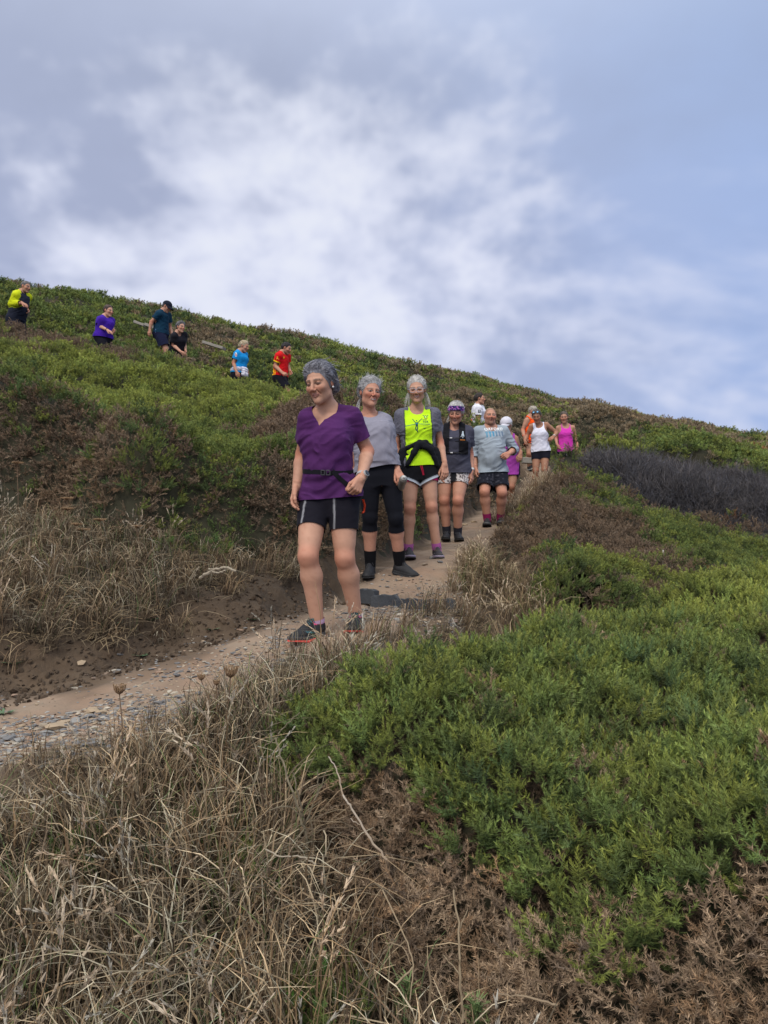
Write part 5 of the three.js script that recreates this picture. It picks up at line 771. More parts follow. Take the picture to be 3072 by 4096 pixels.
// 3 the woman in the bright yellow running shirt
{
  const S = person({ check: CHECK, label: 'person in glasses and a bright yellow running shirt, black jacket tied round the waist', d: 7.12, yaw: 4, chestYaw: 2, skin: 'fair',
    body: { ...FEM, sw: .158, chest: [.142, .1], waist: [.12, .098], hip: [.158, .118], bust: .052, leg: [.08, .052, .05, .035], arm: [.04, .034, .035, .024], neck: .047, head: .98 },
    neck: [1666, 1641, -.03], hips: [1676, 1863, 0], head: [1667, 1557, .04, -6, 14, -2],
    a: { s: [1605, 1664, 0], e: [1583, 1782, -.06], w: [1590, 1872, .04], t: [1600, 1945, .08], curl: .4 },
    b: { s: [1736, 1660, 0], e: [1760, 1768, -.06], w: [1779, 1858, .05], t: [1782, 1940, .1], curl: .3, back: [.5, 0, .85], thumb: [-.8, 0, .5], spread: .06 },
    leg_a: { k: [1640, 2032, .06], a: [1634, 2193, -.02], t: [1643, 2222, .15] }, leg_b: { k: [1726, 2030, .06], a: [1747, 2200, 0], t: [1758, 2232, .16] },
    face: { smile: .95, teeth: .9, eyes: .12, rosy: .5, brow: [.3, .24, .2], lips: [.42, .17, .17] } });
  const neon = [.52, .84, .022], marl = srgb(98, 98, 110);
  S.garment = shirt(S, { label: 'bright yellow running shirt with grey sleeves', sleeve: .58, hem: -.02, neck: .072, loose: .55, fold: .0055, ease: .015, heather: .1, cinch: [.3, .01], cell: .0088,
    paint: (x, y, z, q, sl) => { const side = Math.abs(q.u) - lerp(.13, .122, q.f) + (q.v < -.02 ? -.02 : 0), s = Math.max(side, Math.abs(q.u) > .075 ? (q.f - .985) * 2 : -1); const k = s > .0 ? marl.map((v) => v * (1 + .5 * noise(x * 60, y * 160, z * 60))) : neon; return Math.abs(s) < .0045 && q.v > -.02 ? [.05, .06, .05] : k; } });
  shorts(S, { label: 'black running shorts with white piping', len: .36, top: .3, ease: .016, flare: .012, fold: .003, slant: -1.1, colour: [.011, .011, .014], paint: (x, y, z, q, t, s) => { const edge = t - .36 + 1.1 * (s === 'a' ? -1 : 1) * (q.u - (s === 'a' ? -.09 : .09)); return mix3([.011, .011, .014], [.5, .55, .62], Math.max(smooth(-.075, -.04, edge), Math.abs(q.u) > .12 && q.f < .12 ? smooth(.012, .004, Math.abs(q.v - .02)) : 0)); } });
  shorts(S, { name: 'inner_shorts', label: 'pink inner shorts', len: .36, top: .05, ease: .007, colour: srgb(196, 40, 108), fold: .001 });
  for (const s of ['a', 'b']) shoe(S, s, { upper: [.022, .02, .026], collar: srgb(170, 100, 160), stripe: [.3, .27, .3], mid: srgb(150, 140, 160), out: [.04, .04, .045], lace: [.06, .06, .065], sock: [.05, srgb(176, 96, 160)] });
  hair(S, { colour: srgb(160, 156, 152), tip: srgb(232, 230, 226), vol: .012, line: .083, low: -.075, lobes: [[0, 0, -.07, .058, .06, .04]], strands: 260, reach: .06, seed: 6, sag: .3, tails: [[[-.075, -.03, -.02], [-.1, -.15, .04], 34, .06], [[.075, -.04, -.02], [.1, -.17, -.02], 60, .06], [[-.07, -.02, -.05], [-.09, -.1, -.02], 30, .06]] });
  const G = new Build(), gl = [.5, .5, .55]; for (const s of [-1, 1]) { const P = []; for (let i = 0; i <= 20; i++) { const t = i / 20 * 6.2832, ex = Math.sign(Math.cos(t)) * Math.abs(Math.cos(t)) ** .7, ey = Math.sign(Math.sin(t)) * Math.abs(Math.sin(t)) ** .7; P.push(S.headPt(s * .033 + ex * .0265, -.004 + ey * .019, .108 - .09 * Math.abs(s * .033 + ex * .0265))); } G.tube(P, .0021, .0021, gl, gl, 6); G.tube([S.headPt(s * .058, .004, .1), S.headPt(s * .078, .005, .06), S.headPt(s * .082, .003, -.005)], .002, .002, gl, gl, 6); } G.tube([S.headPt(-.008, .002, .108), S.headPt(0, .006, .11), S.headPt(.008, .002, .108)], .002, .002, gl, gl, 6); S.add('glasses', G.geo(), plastic, S.root, 'glasses with pale clear frames');
  // print: a runner breaking the tape, a crest, 10K
  const c0 = at(1668, 1709, 7.12), run = (x, w, h) => {
    x.clearRect(0, 0, w, h); const g = (a) => a * w; x.lineCap = 'round'; x.strokeStyle = '#12707a'; x.lineWidth = g(.018); x.beginPath(); x.moveTo(g(.02), g(.44)); x.quadraticCurveTo(g(.3), g(.41), g(.45), g(.36)); x.quadraticCurveTo(g(.7), g(.4), g(.97), g(.4)); x.stroke();
    x.strokeStyle = x.fillStyle = '#123a4a'; x.lineWidth = g(.024); const ln = (...p) => { x.beginPath(); x.moveTo(g(p[0]), g(p[1])); for (let i = 2; i < p.length; i += 2) x.lineTo(g(p[i]), g(p[i + 1])); x.stroke(); };
    ln(.42, .33, .36, .26, .31, .17); ln(.49, .33, .57, .25, .67, .16); x.beginPath(); x.arc(g(.455), g(.245), g(.024), 0, 7); x.fill(); x.beginPath(); x.moveTo(g(.405), g(.31)); x.lineTo(g(.505), g(.31)); x.lineTo(g(.49), g(.45)); x.lineTo(g(.41), g(.45)); x.fill(); x.fillStyle = '#2a9ab0'; x.fillRect(g(.43), g(.34), g(.045), g(.045)); x.strokeStyle = '#123a4a'; x.lineWidth = g(.034); ln(.43, .45, .4, .54, .42, .62); ln(.475, .45, .48, .56, .45, .6, .475, .68);
    x.fillStyle = '#1d5d3c'; x.font = 'bold ' + g(.13) + 'px sans-serif'; x.fillText('10K', g(.68), g(.345)); x.font = 'bold ' + g(.062) + 'px sans-serif'; x.fillText('BUDE', g(.68), g(.235)); x.font = g(.034) + 'px sans-serif'; x.fillText('15th May 2022', g(.67), g(.47)); x.fillRect(g(.7), g(.54), g(.08), g(.03));
    x.lineWidth = g(.02); x.strokeStyle = '#1f7a55'; x.beginPath(); x.arc(g(.82), g(.09), g(.055), 0, 7); x.stroke(); x.lineWidth = g(.012); x.strokeStyle = '#c9542b'; x.beginPath(); x.arc(g(.82), g(.085), g(.088), .5, 2.6); x.stroke(); x.strokeStyle = '#1f5a55'; x.lineWidth = g(.022); ln(.72, .01, .78, .06); ln(.92, .01, .86, .06); x.fillStyle = '#f4f7d0'; x.fillRect(g(.8), g(.07), g(.012), g(.05)); x.fillRect(g(.79), g(.08), g(.04), g(.012)); x.fillStyle = '#c9542b'; x.beginPath(); x.arc(g(.82), g(.012), g(.014), 0, 7); x.fill();
  };
  printOn(S, S.shirtField, c0, S.cR, S.U, S.cF, .24, .2, 512, run, 'runner, crest and 10K printed on the chest');
  // the jacket knotted round her waist: a rolled band, the knot, two hanging sleeves and the body hanging behind
  const J = [], jk = [.012, .0125, .017], pt = (f, u, v) => S.local(f, u, v);
  for (let i = 0; i < 18; i++) { const a = i / 18 * 6.2832, b2 = (i + 1) / 18 * 6.2832, sag = (t) => .25 - .12 * (1 - Math.abs(Math.cos(t / 2))) + .015 * Math.sin(t * 5) + .13 * Math.pow(Math.max(0, Math.cos(t)), 3), P = (t) => pt(sag(t), Math.sin(t) * .155, Math.cos(t) * .128); J.push(cone(P(a), P(b2), .021 + .005 * Math.sin(a * 3), .021 + .005 * Math.sin(b2 * 3))); }
  J.push(cone(pt(.35, -.025, .14), pt(.3, .03, .15), .024, .022));
  for (const [s, pts] of [[-1, [[.33, -.01, .15], [.2, -.06, .145], [.0, -.12, .12]]], [1, [[.33, .02, .15], [.25, .1, .135], [-.02, .158, .1]]], [-1, [[.22, -.145, .05], [.02, -.165, .05], [-.2, -.15, .03]]], [1, [[.22, .145, .05], [.0, .165, .05], [-.2, .16, .03]]]]) for (let i = 0; i + 1 < pts.length; i++) J.push(cone(pt(...pts[i]), pt(...pts[i + 1]), (Math.abs(pts[0][1]) > .1 ? .046 : .027) - .004 * i, (Math.abs(pts[0][1]) > .1 ? .042 : .024) - .006 * i));
  for (const u of [-.11, -.04, .04, .11]) J.push(cone(pt(.2, u, -.1), pt(-.35, u * 1.15, -.13), .035, .03));
  const jb = boxOf([pt(.4, -.18, .15), pt(.4, .18, -.15), pt(-.4, -.18, .1), pt(-.4, .18, -.16)], .05);
  S.add('tied_jacket', skin((x, y, z) => { let d = 9; for (const f of J) d = smin(d, f(x, y, z), .016); return d - wrinkle(x, y, z, .006, 1.3); }, jb.min, jb.max, .0095, { colour: () => jk, slack: 1.6 }), clothMat, S.root, 'black jacket knotted round the waist');
  const dr = new Build(); for (const s of [0, 1]) dr.tube([pt(-.03, -.005 + s * .014, .148), pt(-.1, .004 + s * .012, .152), pt(-.2, .016 + s * .008, .146)], .004, .004, srgb(170, 30, 60), srgb(170, 30, 60), 5); S.add('drawstring', dr.geo(), clothMat, S.root, 'red drawstring of the shorts');
}
// 4 the walker half hidden behind her
{
  const S = person({ check: CHECK, label: 'person in white and lilac almost hidden behind the head of the person in yellow', d: 15.6, yaw: 60, skin: 'warm', body: { ...FEM },
    neck: [1640, 1590], hips: [1640, 1690], head: [1664, 1560, 0, 70, 15], a: { s: [1622, 1603, .15], e: [1618, 1650, .15], w: [1632, 1688, .2], t: [1640, 1705, .2] }, b: { e: [1660, 1650, -.2], w: [1680, 1680, -.1], t: [1690, 1695, -.1] },
    leg_a: { k: [1646, 1765, .1], a: [1640, 1845, 0], t: [1660, 1855, 0] }, leg_b: { k: [1636, 1765, -.1], a: [1625, 1845, -.1], t: [1645, 1855, -.1] } });
  S.garment = shirt(S, { name: 'vest_top', colour: srgb(196, 190, 226), sleeve: 0, hem: -.05, strap: .09, paint: (x, y, z, q) => q.v < -.03 ? [.015, .016, .03] : srgb(200, 192, 230) });
  shorts(S, { len: .5, colour: black, top: .3 }); for (const s of ['a', 'b']) shoe(S, s, { upper: black, mid: [.3, .3, .3], out: black }); hair(S, { colour: srgb(150, 140, 130), strands: 100, seed: 7 });
}
// 5 the woman with the running vest and headband
{
  const S = person({ check: CHECK, label: 'person in a purple headband, black running vest and white patterned shorts', d: 8.6, yaw: -4, chestYaw: -6, skin: 'ruddy', spine: .01,
    body: { ...FEM, sw: .165, chest: [.15, .115], waist: [.145, .115], hip: [.172, .13], bust: .06, belly: .09, leg: [.09, .058, .058, .038], head: .98 },
    neck: [1818, 1708, .0], hips: [1814, 1878, 0], head: [1824, 1652, .08, -14, 20, 4],
    a: { s: [1770, 1728, .02], e: [1757, 1815, -.05], w: [1764, 1885, .05], t: [1766, 1940, .08] },
    b: { s: [1872, 1728, -.02], e: [1881, 1816, -.07], w: [1886, 1888, .04], t: [1889, 1942, .08], curl: .35, back: [.8, 0, .4], thumb: [-.5, 0, .8] },
    leg_a: { k: [1777, 2003, .05], a: [1787, 2135, -.05], t: [1781, 2155, .12] }, leg_b: { k: [1832, 1995, .15], a: [1831, 2115, 0], t: [1838, 2135, .15] },
    face: { smile: 1, teeth: .3, eyes: .2, rosy: 1, brow: [.25, .2, .17], lips: [.4, .17, .15] } });
  const tee = srgb(70, 70, 84);
  S.garment = shirt(S, { label: 'dark grey T-shirt', colour: tee, sleeve: .66, hem: -.08, neck: .08, loose: .6, fold: .005, ease: .016, heather: .12 });
  shorts(S, { label: 'white shorts with a dark speckled pattern', len: .45, top: .3, ease: .007, paint: (x, y, z, q) => Math.abs(q.u) < .03 && q.v > 0 ? [.02, .02, .025] : noise(x * 55, y * 55, z * 55) + .4 * noise(x * 110, y * 110, z * 110) > .13 ? [.07, .055, .06] : [.58, .53, .52] });
  for (const s of ['a', 'b']) shoe(S, s, { upper: [.015, .015, .02], mid: [.02, .02, .022], out: [.03, .03, .03], lace: [.06, .06, .065], sock: [.08, [.03, .03, .04]] });
  hair(S, { colour: srgb(150, 148, 146), tip: srgb(226, 225, 224), vol: .014, line: .075, low: -.075, lobes: [[0, .07, -.02, .07, .05, .07], [0, -.01, -.07, .06, .06, .04]], strands: 260, reach: .045, curl: .8, rough: .008, seed: 8, tails: [[[-.075, -.03, -.01], [-.1, -.11, 0], 22, .03]] });
  const hb = (x, y, z) => { const [a, b, c] = S.hl(x, y, z); return (egg([0, .03, -.012], .094, .108, .113)(a, b, c)) * S.hs; }, pts = []; for (const x of [-.13, .13]) for (const y of [-.13, .15]) for (const z of [-.14, .14]) pts.push(S.headPt(x, y, z)); const bx = boxOf(pts, 0);
  S.add('headband', skin(hb, bx.min, bx.max, .0058, { cut: (x, y, z) => { const [a, b, c] = S.hl(x, y, z); return Math.abs(b - .05 - .22 * c) - .027; }, colour: (x, y, z) => { const [a, b, c] = S.hl(x, y, z), n = noise(a * 40 + b * 30, b * 60 - a * 20, c * 40); return n > .18 ? srgb(190, 110, 190) : n > -.05 ? srgb(80, 60, 130) : srgb(36, 34, 66); } }), clothMat, S.root, 'headband in a purple and navy pattern');
  // running vest: two padded shoulder straps, pockets at the ribs, two clips
  const vb = boxOf([S.Nk, S.local(.25, -.2, .2), S.local(.25, .2, -.2)], .1), q = { f: 0, u: 0, v: 0 }, lay = (g) => (x, y, z) => S.shirtField(x, y, z) - g;
  const vest = S.add('running_vest', skin(lay(.012), vb.min, vb.max, .0095, { slack: 1.7, cut: (x, y, z) => { S.torsoAt(x, y, z, q); const a = Math.abs(q.u), f = q.f; if (q.v < -.02) return Math.max(Math.abs(q.u) - .12, f - .98, .35 - f); const strap = Math.max(Math.abs(a - lerp(.105, .085, f)) - lerp(.05, .034, smooth(.5, .8, f)), f - 1.12), pouch = Math.max(a - .155, f - .64, .34 - f), mid = Math.max(f - .9, .34 - f, a - .16); return Math.max(Math.min(Math.max(strap, .4 - f), pouch), .3 - f, a - .17); }, colour: (x, y, z) => { S.torsoAt(x, y, z, q); return Math.abs(q.u) < .055 && q.f < .62 && q.v > 0 ? srgb(62, 62, 74) : [.011, .011, .014]; } }), clothMat, S.root, 'black running vest with chest pockets');
  const onV = (f, u) => { const p = S.local(f, u, .3); for (let k = 0; k < 60; k++) { const d = S.shirtField(p.x, p.y, p.z) - .015; if (d < .001) break; p.addScaledVector(S.cF, -Math.max(d * .6, .0008)); } return p; };
  for (const f of [.7, .36]) { const vq = new Build(); vq.tube([onV(f, -.075), onV(f, -.03), onV(f + .005, .02), onV(f, .07)], .005, .005, [.012, .012, .014], undefined, 6); S.add('chest_strap', vq.geo(), rubber, vest); }
  for (const f of [.7, .36]) { const cl = new Build(); cl.tube([onV(f, -.045), onV(f, -.02)], .008, .008, [.5, .5, .52], undefined, 8); S.add('clip', cl.geo(), plastic, vest); }
  S.garment = vest;
  printOn(S, (x, y, z) => S.shirtField(x, y, z) - .013, S.local(.76, .093, .1), S.cR, S.U, S.cF, .07, .12, 128, (x, w, h) => { x.clearRect(0, 0, w, h); x.fillStyle = '#a9b4bd'; x.fillRect(w * .42, h * .05, w * .22, h * .2); x.beginPath(); x.moveTo(w * .3, h * .5); x.lineTo(w * .42, h * .2); x.lineTo(w * .64, h * .2); x.lineTo(w * .78, h * .5); x.fill(); x.fillRect(w * .2, h * .55, w * .6, h * .04); x.fillRect(w * .5, h * .62, w * .12, h * .1); x.fillStyle = '#d98234'; x.fillRect(w * .15, h * .86, w * .75, h * .06); }, 'pale emblem and orange line on the strap', 'emblem');
  const wv = S.arm.b.w.clone().sub(S.arm.b.e).normalize(); band(S, 'wristband', S.arm.b.w.clone().addScaledVector(wv, -.03), wv, .03, .012, [.62, .6, .58], 'white wristband');
}
// 6 the man in the pale grey long-sleeved top
{
  const S = person({ check: CHECK, label: 'grinning person in a pale grey long-sleeved top with white lettering and dark shorts', d: 10.2, yaw: 2, chestYaw: 4, skin: 'ruddy', spine: .02, fine: 1,
    body: { ...MAN, sw: .172, chest: [.16, .122], waist: [.155, .13], hip: [.16, .125], belly: .115, head: 1.0, neck: .066, leg: [.092, .064, .064, .042] },
    neck: [1963, 1710], hips: [1970, 1888, .02], head: [1961, 1665, .02, 3, -2, 2],
    a: { e: [1896, 1805, -.05], w: [1902, 1872, .05], t: [1904, 1920, .08], curl: .5 }, b: { e: [2056, 1798, -.06], w: [2036, 1815, .2], t: [2012, 1830, .28], curl: .92, back: [.3, .2, .9], thumb: [0, 1, .2] },
    leg_a: { k: [1938, 1962, .22], a: [1949, 2062, .1], t: [1946, 2075, .3] }, leg_b: { k: [2008, 1966, .2], a: [2002, 2062, 0], t: [2006, 2072, .2] },
    face: { smile: .8, teeth: .3, open: 1, eyes: .6, rosy: 1, brow: [.3, .2, .13], stubble: .75, stubbleColour: [.17, .09, .06], goatee: 1, buzz: [.2, .13, .09], lips: [.4, .16, .13] } });
  const grey = srgb(150, 160, 170);
  S.garment = shirt(S, { name: 'long_sleeved_top', label: 'pale grey long-sleeved top', colour: grey, over: .036, sleeve: 1.42, hem: -.02, neck: .086, loose: .9, fold: .0075, ease: .017, heather: .08, cell: .009, foldSize: .8 });
  shorts(S, { label: 'dark loose shorts', len: .78, top: .3, ease: .018, flare: .018, fold: .006, paint: (x, y, z) => noise(x * 30, y * 30, z * 30) > .28 ? [.05, .05, .065] : [.014, .015, .023] });
  for (const s of ['a', 'b']) shoe(S, s, { upper: [.02, .02, .025], mid: [.1, .1, .1], out: black, lace: [.1, .1, .1], sock: [.09, srgb(150, 40, 96)] });
  const draw = (x, w, h) => { x.clearRect(0, 0, w, h); x.fillStyle = '#e8ecee'; x.font = 'bold ' + w * .205 + 'px sans-serif'; x.textAlign = 'center'; x.fillText('OXFORD', w * .5, h * .26); const cols = ['#5f8ea8', '#4f8fae', '#4a86a6', '#5f7c94', '#66788e', '#66788e']; for (let i = 0; i < 6; i++) { x.fillStyle = cols[i]; x.beginPath(); x.moveTo(w * (.1 + i * .14), h * .38); x.quadraticCurveTo(w * (.16 + i * .14), h * .3, w * (.21 + i * .14), h * .38); x.lineTo(w * (.21 + i * .14), h * (.5)); x.lineTo(w * (.195 + i * .14), h * .5); x.lineTo(w * (.195 + i * .14), h * (.85 - .05 * (i % 2))); x.lineTo(w * (.125 + i * .14), h * (.92 - .04 * i)); x.lineTo(w * (.125 + i * .14), h * .5); x.fill(); } };
  printOn(S, S.shirtField, at(1970, 1737, 10.2), S.cR, S.U, S.cF, .3, .155, 384, draw, 'white word and blue bridge-like stripes on the chest');
}
// 7 the woman in a white cap behind him
{
  const S = person({ check: CHECK, label: 'person in a white cap and purple vest top behind the man in grey', d: 12.4, yaw: -18, chestYaw: -10, skin: 'tan', body: { ...FEM, head: 1.0, leg: [.08, .055, .055, .037] },
    neck: [2034, 1738], hips: [2032, 1880], head: [2025, 1700, .08, -38, 24], a: { s: [2004, 1756, 0], e: [1998, 1815], w: [2000, 1860, .1], t: [2000, 1890, .1] }, b: { s: [2060, 1756, .02], e: [2080, 1806, -.05], w: [2083, 1815, .2], t: [2076, 1848, .27], curl: .3, back: [.3, .3, .9], thumb: [-.9, .1, .2] },
    leg_a: { k: [2018, 1970, .1], a: [2015, 2060], t: [2012, 2070, .2] }, leg_b: { k: [2046, 1962, .15], a: [2040, 2052, 0], t: [2040, 2062, .2] }, face: { smile: .2, eyes: .1 } });
  S.garment = shirt(S, { name: 'vest_top', label: 'purple vest top', colour: srgb(150, 62, 150), sleeve: 0, hem: -.14, strap: .1, loose: .7, fold: .006, ease: .018 });
  shorts(S, { len: .36, colour: [.02, .016, .03], top: .25 }); for (const s of ['a', 'b']) shoe(S, s, { upper: black, mid: [.3, .3, .3], out: black, lace: black });
  hair(S, { colour: srgb(170, 165, 160), tip: srgb(220, 216, 210), low: -.1, strands: 140, seed: 9 });
  cap(S, srgb(206, 204, 214), 'white running cap');
  const wv = S.arm.b.w.clone().sub(S.arm.b.e).normalize(); band(S, 'watch', S.arm.b.w.clone().addScaledVector(wv, -.03), wv, .03, .013, [.3, .32, .3], 'grey watch');
}
function cap(S, colour, label, brimDrop = .3) {
  const f = (x, y, z) => { const [a, b, c] = S.hl(x, y, z); return egg([0, .036, -.012], .094, .098, .112)(a, b, c) * S.hs; }, pts = []; for (const x of [-.12, .12]) for (const y of [-.05, .15]) for (const z of [-.15, .22]) pts.push(S.headPt(x, y, z)); const bx = boxOf(pts, 0), h = S.K > 1.5 ? .0075 : .006;
  const m = S.add('cap', skin(f, bx.min, bx.max, h, { cut: (x, y, z) => { const [a, b, c] = S.hl(x, y, z); return (.034 + .12 * c * (c > 0 ? 1 : .2)) - b; }, colour: (x, y, z) => { const [a, b, c] = S.hl(x, y, z); const n = 1 + .1 * noise(a * 90, b * 90, c * 90) - (Math.abs(a) < .002 ? .2 : 0); return colour.map((v) => v * n); } }), clothMat, S.root, label);
  const B2 = new Build(), P = (t, k) => S.headPt(Math.sin(t) * lerp(.088, .082, k), .046 - k * .075 * brimDrop - .022 * Math.sin(t) ** 2 * 1.6, -.01 + Math.cos(t) * lerp(.105, .195, k * (1 - .25 * Math.abs(Math.sin(t)))));
  for (let i = 0; i < 14; i++) for (let k = 0; k < 4; k++) { const t0 = -1.15 + i / 14 * 2.3, t1 = -1.15 + (i + 1) / 14 * 2.3; for (const o of [0, .004]) { const u = (p) => p.addScaledVector(S.hd.u, o), a = u(P(t0, k / 4)), b = u(P(t1, k / 4)), c = u(P(t0, (k + 1) / 4)), d = u(P(t1, (k + 1) / 4)), cc = colour.map((v) => v * .95); B2.tri(a, b, c, cc); B2.tri(b, d, c, cc); } }
  S.add('brim', B2.geo(), clothMat, m);
}
// 8 white T-shirt seen from the side
{
  const S = person({ check: CHECK, label: 'dark-haired person in a white T-shirt with a red waist bag walking to the right', d: 16.6, yaw: 62, chestYaw: 55, skin: 'warm', body: { ...FEM, hip: [.15, .115] },
    neck: [1912, 1621], hips: [1911, 1702], head: [1920, 1594, 0, 78, 0], a: { s: [1917, 1634, .17], e: [1912, 1678, .2], w: [1920, 1706, .28], t: [1926, 1724, .32] }, b: { e: [1935, 1675, -.1], w: [1945, 1700, 0], t: [1950, 1715, 0] },
    leg_a: { k: [1922, 1775, .1], a: [1905, 1848, 0], t: [1920, 1856, 0] }, leg_b: { k: [1905, 1775, -.1], a: [1895, 1845, -.1], t: [1910, 1853, -.1] }, face: { smile: .2, brow: [.04, .03, .03] } });
  const ink = [.04, .045, .1];
  S.garment = shirt(S, { label: 'white T-shirt', sleeve: .62, hem: .1, colour: [.7, .7, .76], ease: .018, loose: .8, fold: .005, paint: (x, y, z, q, sl) => q.v < 0 && q.f < .8 && q.f > .35 && Math.abs(q.u) < .1 && noise(x * 50, y * 34, z * 50) > .2 && Math.sin(y * 90) > -.2 ? ink : q.f < .16 ? (Math.sin((q.f) * 120) > 0 ? [.02, .02, .03] : [.7, .7, .75]) : [.7, .7, .76] });
  shorts(S, { len: .5, colour: [.015, .015, .025], top: .25, ease: .015 }); for (const s of ['a', 'b']) shoe(S, s, { upper: black, mid: [.3, .3, .3], out: black });
  hair(S, { colour: [.018, .013, .012], tip: [.06, .045, .04], vol: .012, low: -.06, lobes: [[0, .02, -.1, .05, .05, .04]], strands: 120, seed: 10 });
  const w = boxOf([S.local(.26, .1, -.25), S.local(.1, -.25, .1)], .06), bag = cone(S.local(.19, -.12, -.1), S.local(.19, .06, -.13), .05, .045), nb = (p, r) => { const u = S.local(.16, 0, 0); return 0; };
  S.add('waist_bag', skin((x, y, z) => bag(x, y, z) - .003 * noise(x * 40, y * 40, z * 40), w.min, w.max, .011, { colour: () => srgb(196, 30, 36) }), clothMat, S.root, 'red waist bag');
  const wv = S.arm.a.w.clone().sub(S.arm.a.e).normalize(); band(S, 'watch', S.arm.a.w.clone().addScaledVector(wv, -.02), wv, .031, .02, srgb(60, 80, 130), 'blue wristband');
  printOn(S, S.shirtField, S.arm.a.s.clone().lerp(S.arm.a.e, .3), V(1, 0, -.1), V(0, 1, 0), V(0, 0, 1), .07, .08, 64, (x, ww, h) => { x.clearRect(0, 0, ww, h); x.fillStyle = '#22242e'; x.fillRect(ww * .1, h * .1, ww * .8, h * .8); x.fillStyle = '#cfd4dc'; x.fillRect(ww * .3, h * .3, ww * .4, h * .25); x.fillRect(ww * .25, h * .65, ww * .5, h * .08); }, 'dark badge on the sleeve', 'badge');
}
// 9 orange vest, stooping behind the plank
{
  const S = person({ check: CHECK, label: 'person in an orange running vest behind the woman in the white vest', d: 16.7, yaw: 48, chestYaw: 48, skin: 'warm', spine: -.02, body: { ...MAN, chest: [.155, .11], waist: [.14, .105], hip: [.15, .115] },
    neck: [2120, 1670], hips: [2127, 1764], head: [2133, 1647, 0, 55, 18], a: { s: [2107, 1682, .1], e: [2091, 1720, .1], w: [2097, 1747, .25], t: [2104, 1768, .3], curl: .6 }, b: { e: [2148, 1715, -.15], w: [2155, 1745, 0], t: [2158, 1760, 0] },
    leg_a: { k: [2117, 1836, .15], a: [2118, 1916, 0], t: [2128, 1926, .1] }, leg_b: { k: [2134, 1830, 0], a: [2126, 1912, -.1], t: [2138, 1920, 0] } });
  const org = srgb(255, 92, 30);
  S.garment = shirt(S, { name: 'vest_top', label: 'orange running vest with dark streaks', colour: org, sleeve: 0, hem: -.02, strap: .125, loose: .6, fold: .004, paint: (x, y, z, q) => Math.abs(q.u) > .02 && noise(x * 14, y * 60, z * 14) > .2 ? srgb(150, 50, 24) : org });
  shorts(S, { len: .3, ease: .02, flare: .02, top: .25, slant: -1, paint: (x, y, z, q, t, s) => { const e = t - .3 + (s === 'a' ? -1 : 1) * (q.u - (s === 'a' ? -.09 : .09)); return e > -.05 ? org : [.012, .012, .018]; } });
  for (const s of ['a', 'b']) shoe(S, s, { upper: black, mid: [.3, .3, .3], out: black }); hair(S, { colour: srgb(120, 112, 104), tip: srgb(214, 206, 190), low: -.06, vol: .008, strands: 110, seed: 11 });
  const wv = S.arm.a.w.clone().sub(S.arm.a.e).normalize(); band(S, 'wristband', S.arm.a.w.clone().addScaledVector(wv, -.03), wv, .033, .012, srgb(240, 96, 60), 'orange wristband');
}
// 10 white vest
{
  const S = person({ check: CHECK, label: 'tanned person in a white vest top and black shorts with sunglasses on the head', d: 14.5, yaw: -6, chestYaw: -14, skin: 'tan', body: { ...FEM, hip: [.158, .12], bust: .058, head: 1.02, leg: [.085, .056, .056, .037] },
    neck: [2155, 1700], hips: [2163, 1804], head: [2147, 1664, .08, -20, 24, -4], a: { s: [2127, 1706, .06], e: [2108, 1744, 0], w: [2099, 1764, .14], t: [2102, 1786, .22], curl: .6 }, b: { s: [2186, 1700, -.04], e: [2227, 1731, -.08], w: [2214, 1747, .1], t: [2200, 1757, .16], curl: .5, back: [.2, .7, .6], thumb: [-.5, .5, .6] },
    leg_a: { k: [2143, 1878, .1], a: [2140, 1962, 0], t: [2138, 1970, .2] }, leg_b: { k: [2178, 1878, .15], a: [2182, 1965, 0], t: [2182, 1973, .2] }, face: { smile: .15, eyes: .1, brow: [.05, .035, .03] } });
  S.garment = shirt(S, { name: 'vest_top', label: 'white vest top', sleeve: 0, hem: -.02, strap: .1, neck: .082, neckDrop: .05, loose: .55, fold: .005, ease: .013, paint: (x, y, z, q) => [.7, .7, .8] });
  shorts(S, { len: .42, colour: [.012, .012, .02], top: .3, ease: .006 }); for (const s of ['a', 'b']) shoe(S, s, { upper: black, mid: [.3, .3, .3], out: black, lace: black });
  hair(S, { colour: [.04, .03, .028], tip: [.14, .12, .11], low: -.07, vol: .009, strands: 130, seed: 12 });
  const G = new Build(), LN = []; for (const s of [-1, 1]) { const P = []; for (let i = 0; i <= 12; i++) { const t = i / 12 * 6.2832; P.push(S.headPt(s * .036 + Math.cos(t) * .02, .098 + Math.sin(t) * .012, .078 - Math.sin(t) * .012)); } const lb = new Build(); LN.push(lb); for (let i = 0; i < 12; i++) { const c = S.headPt(s * .036, .1, .082); lb.tri(c, P[i], P[i + 1], srgb(120, 190, 235)); } G.tube(P, .004, .004, [.03, .03, .04], undefined, 5); G.tube([S.headPt(s * .056, .1, .075), S.headPt(s * .092, .06, .01)], .004, .004, [.03, .03, .04], undefined, 5); } G.tube([S.headPt(-.017, .1, .08), S.headPt(0, .103, .084), S.headPt(.017, .1, .08)], .004, .004, [.03, .03, .04], undefined, 5); const sg = S.add('sunglasses', G.geo(), plastic, S.root, 'sunglasses with blue lenses pushed up on the hair'); for (const b of LN) S.add('lens', b.geo(), plastic, sg);
  const wv = S.arm.b.w.clone().sub(S.arm.b.e).normalize(); band(S, 'watch', S.arm.b.w.clone().addScaledVector(wv, -.03), wv, .029, .013, [.55, .55, .57], 'pale watch');
}
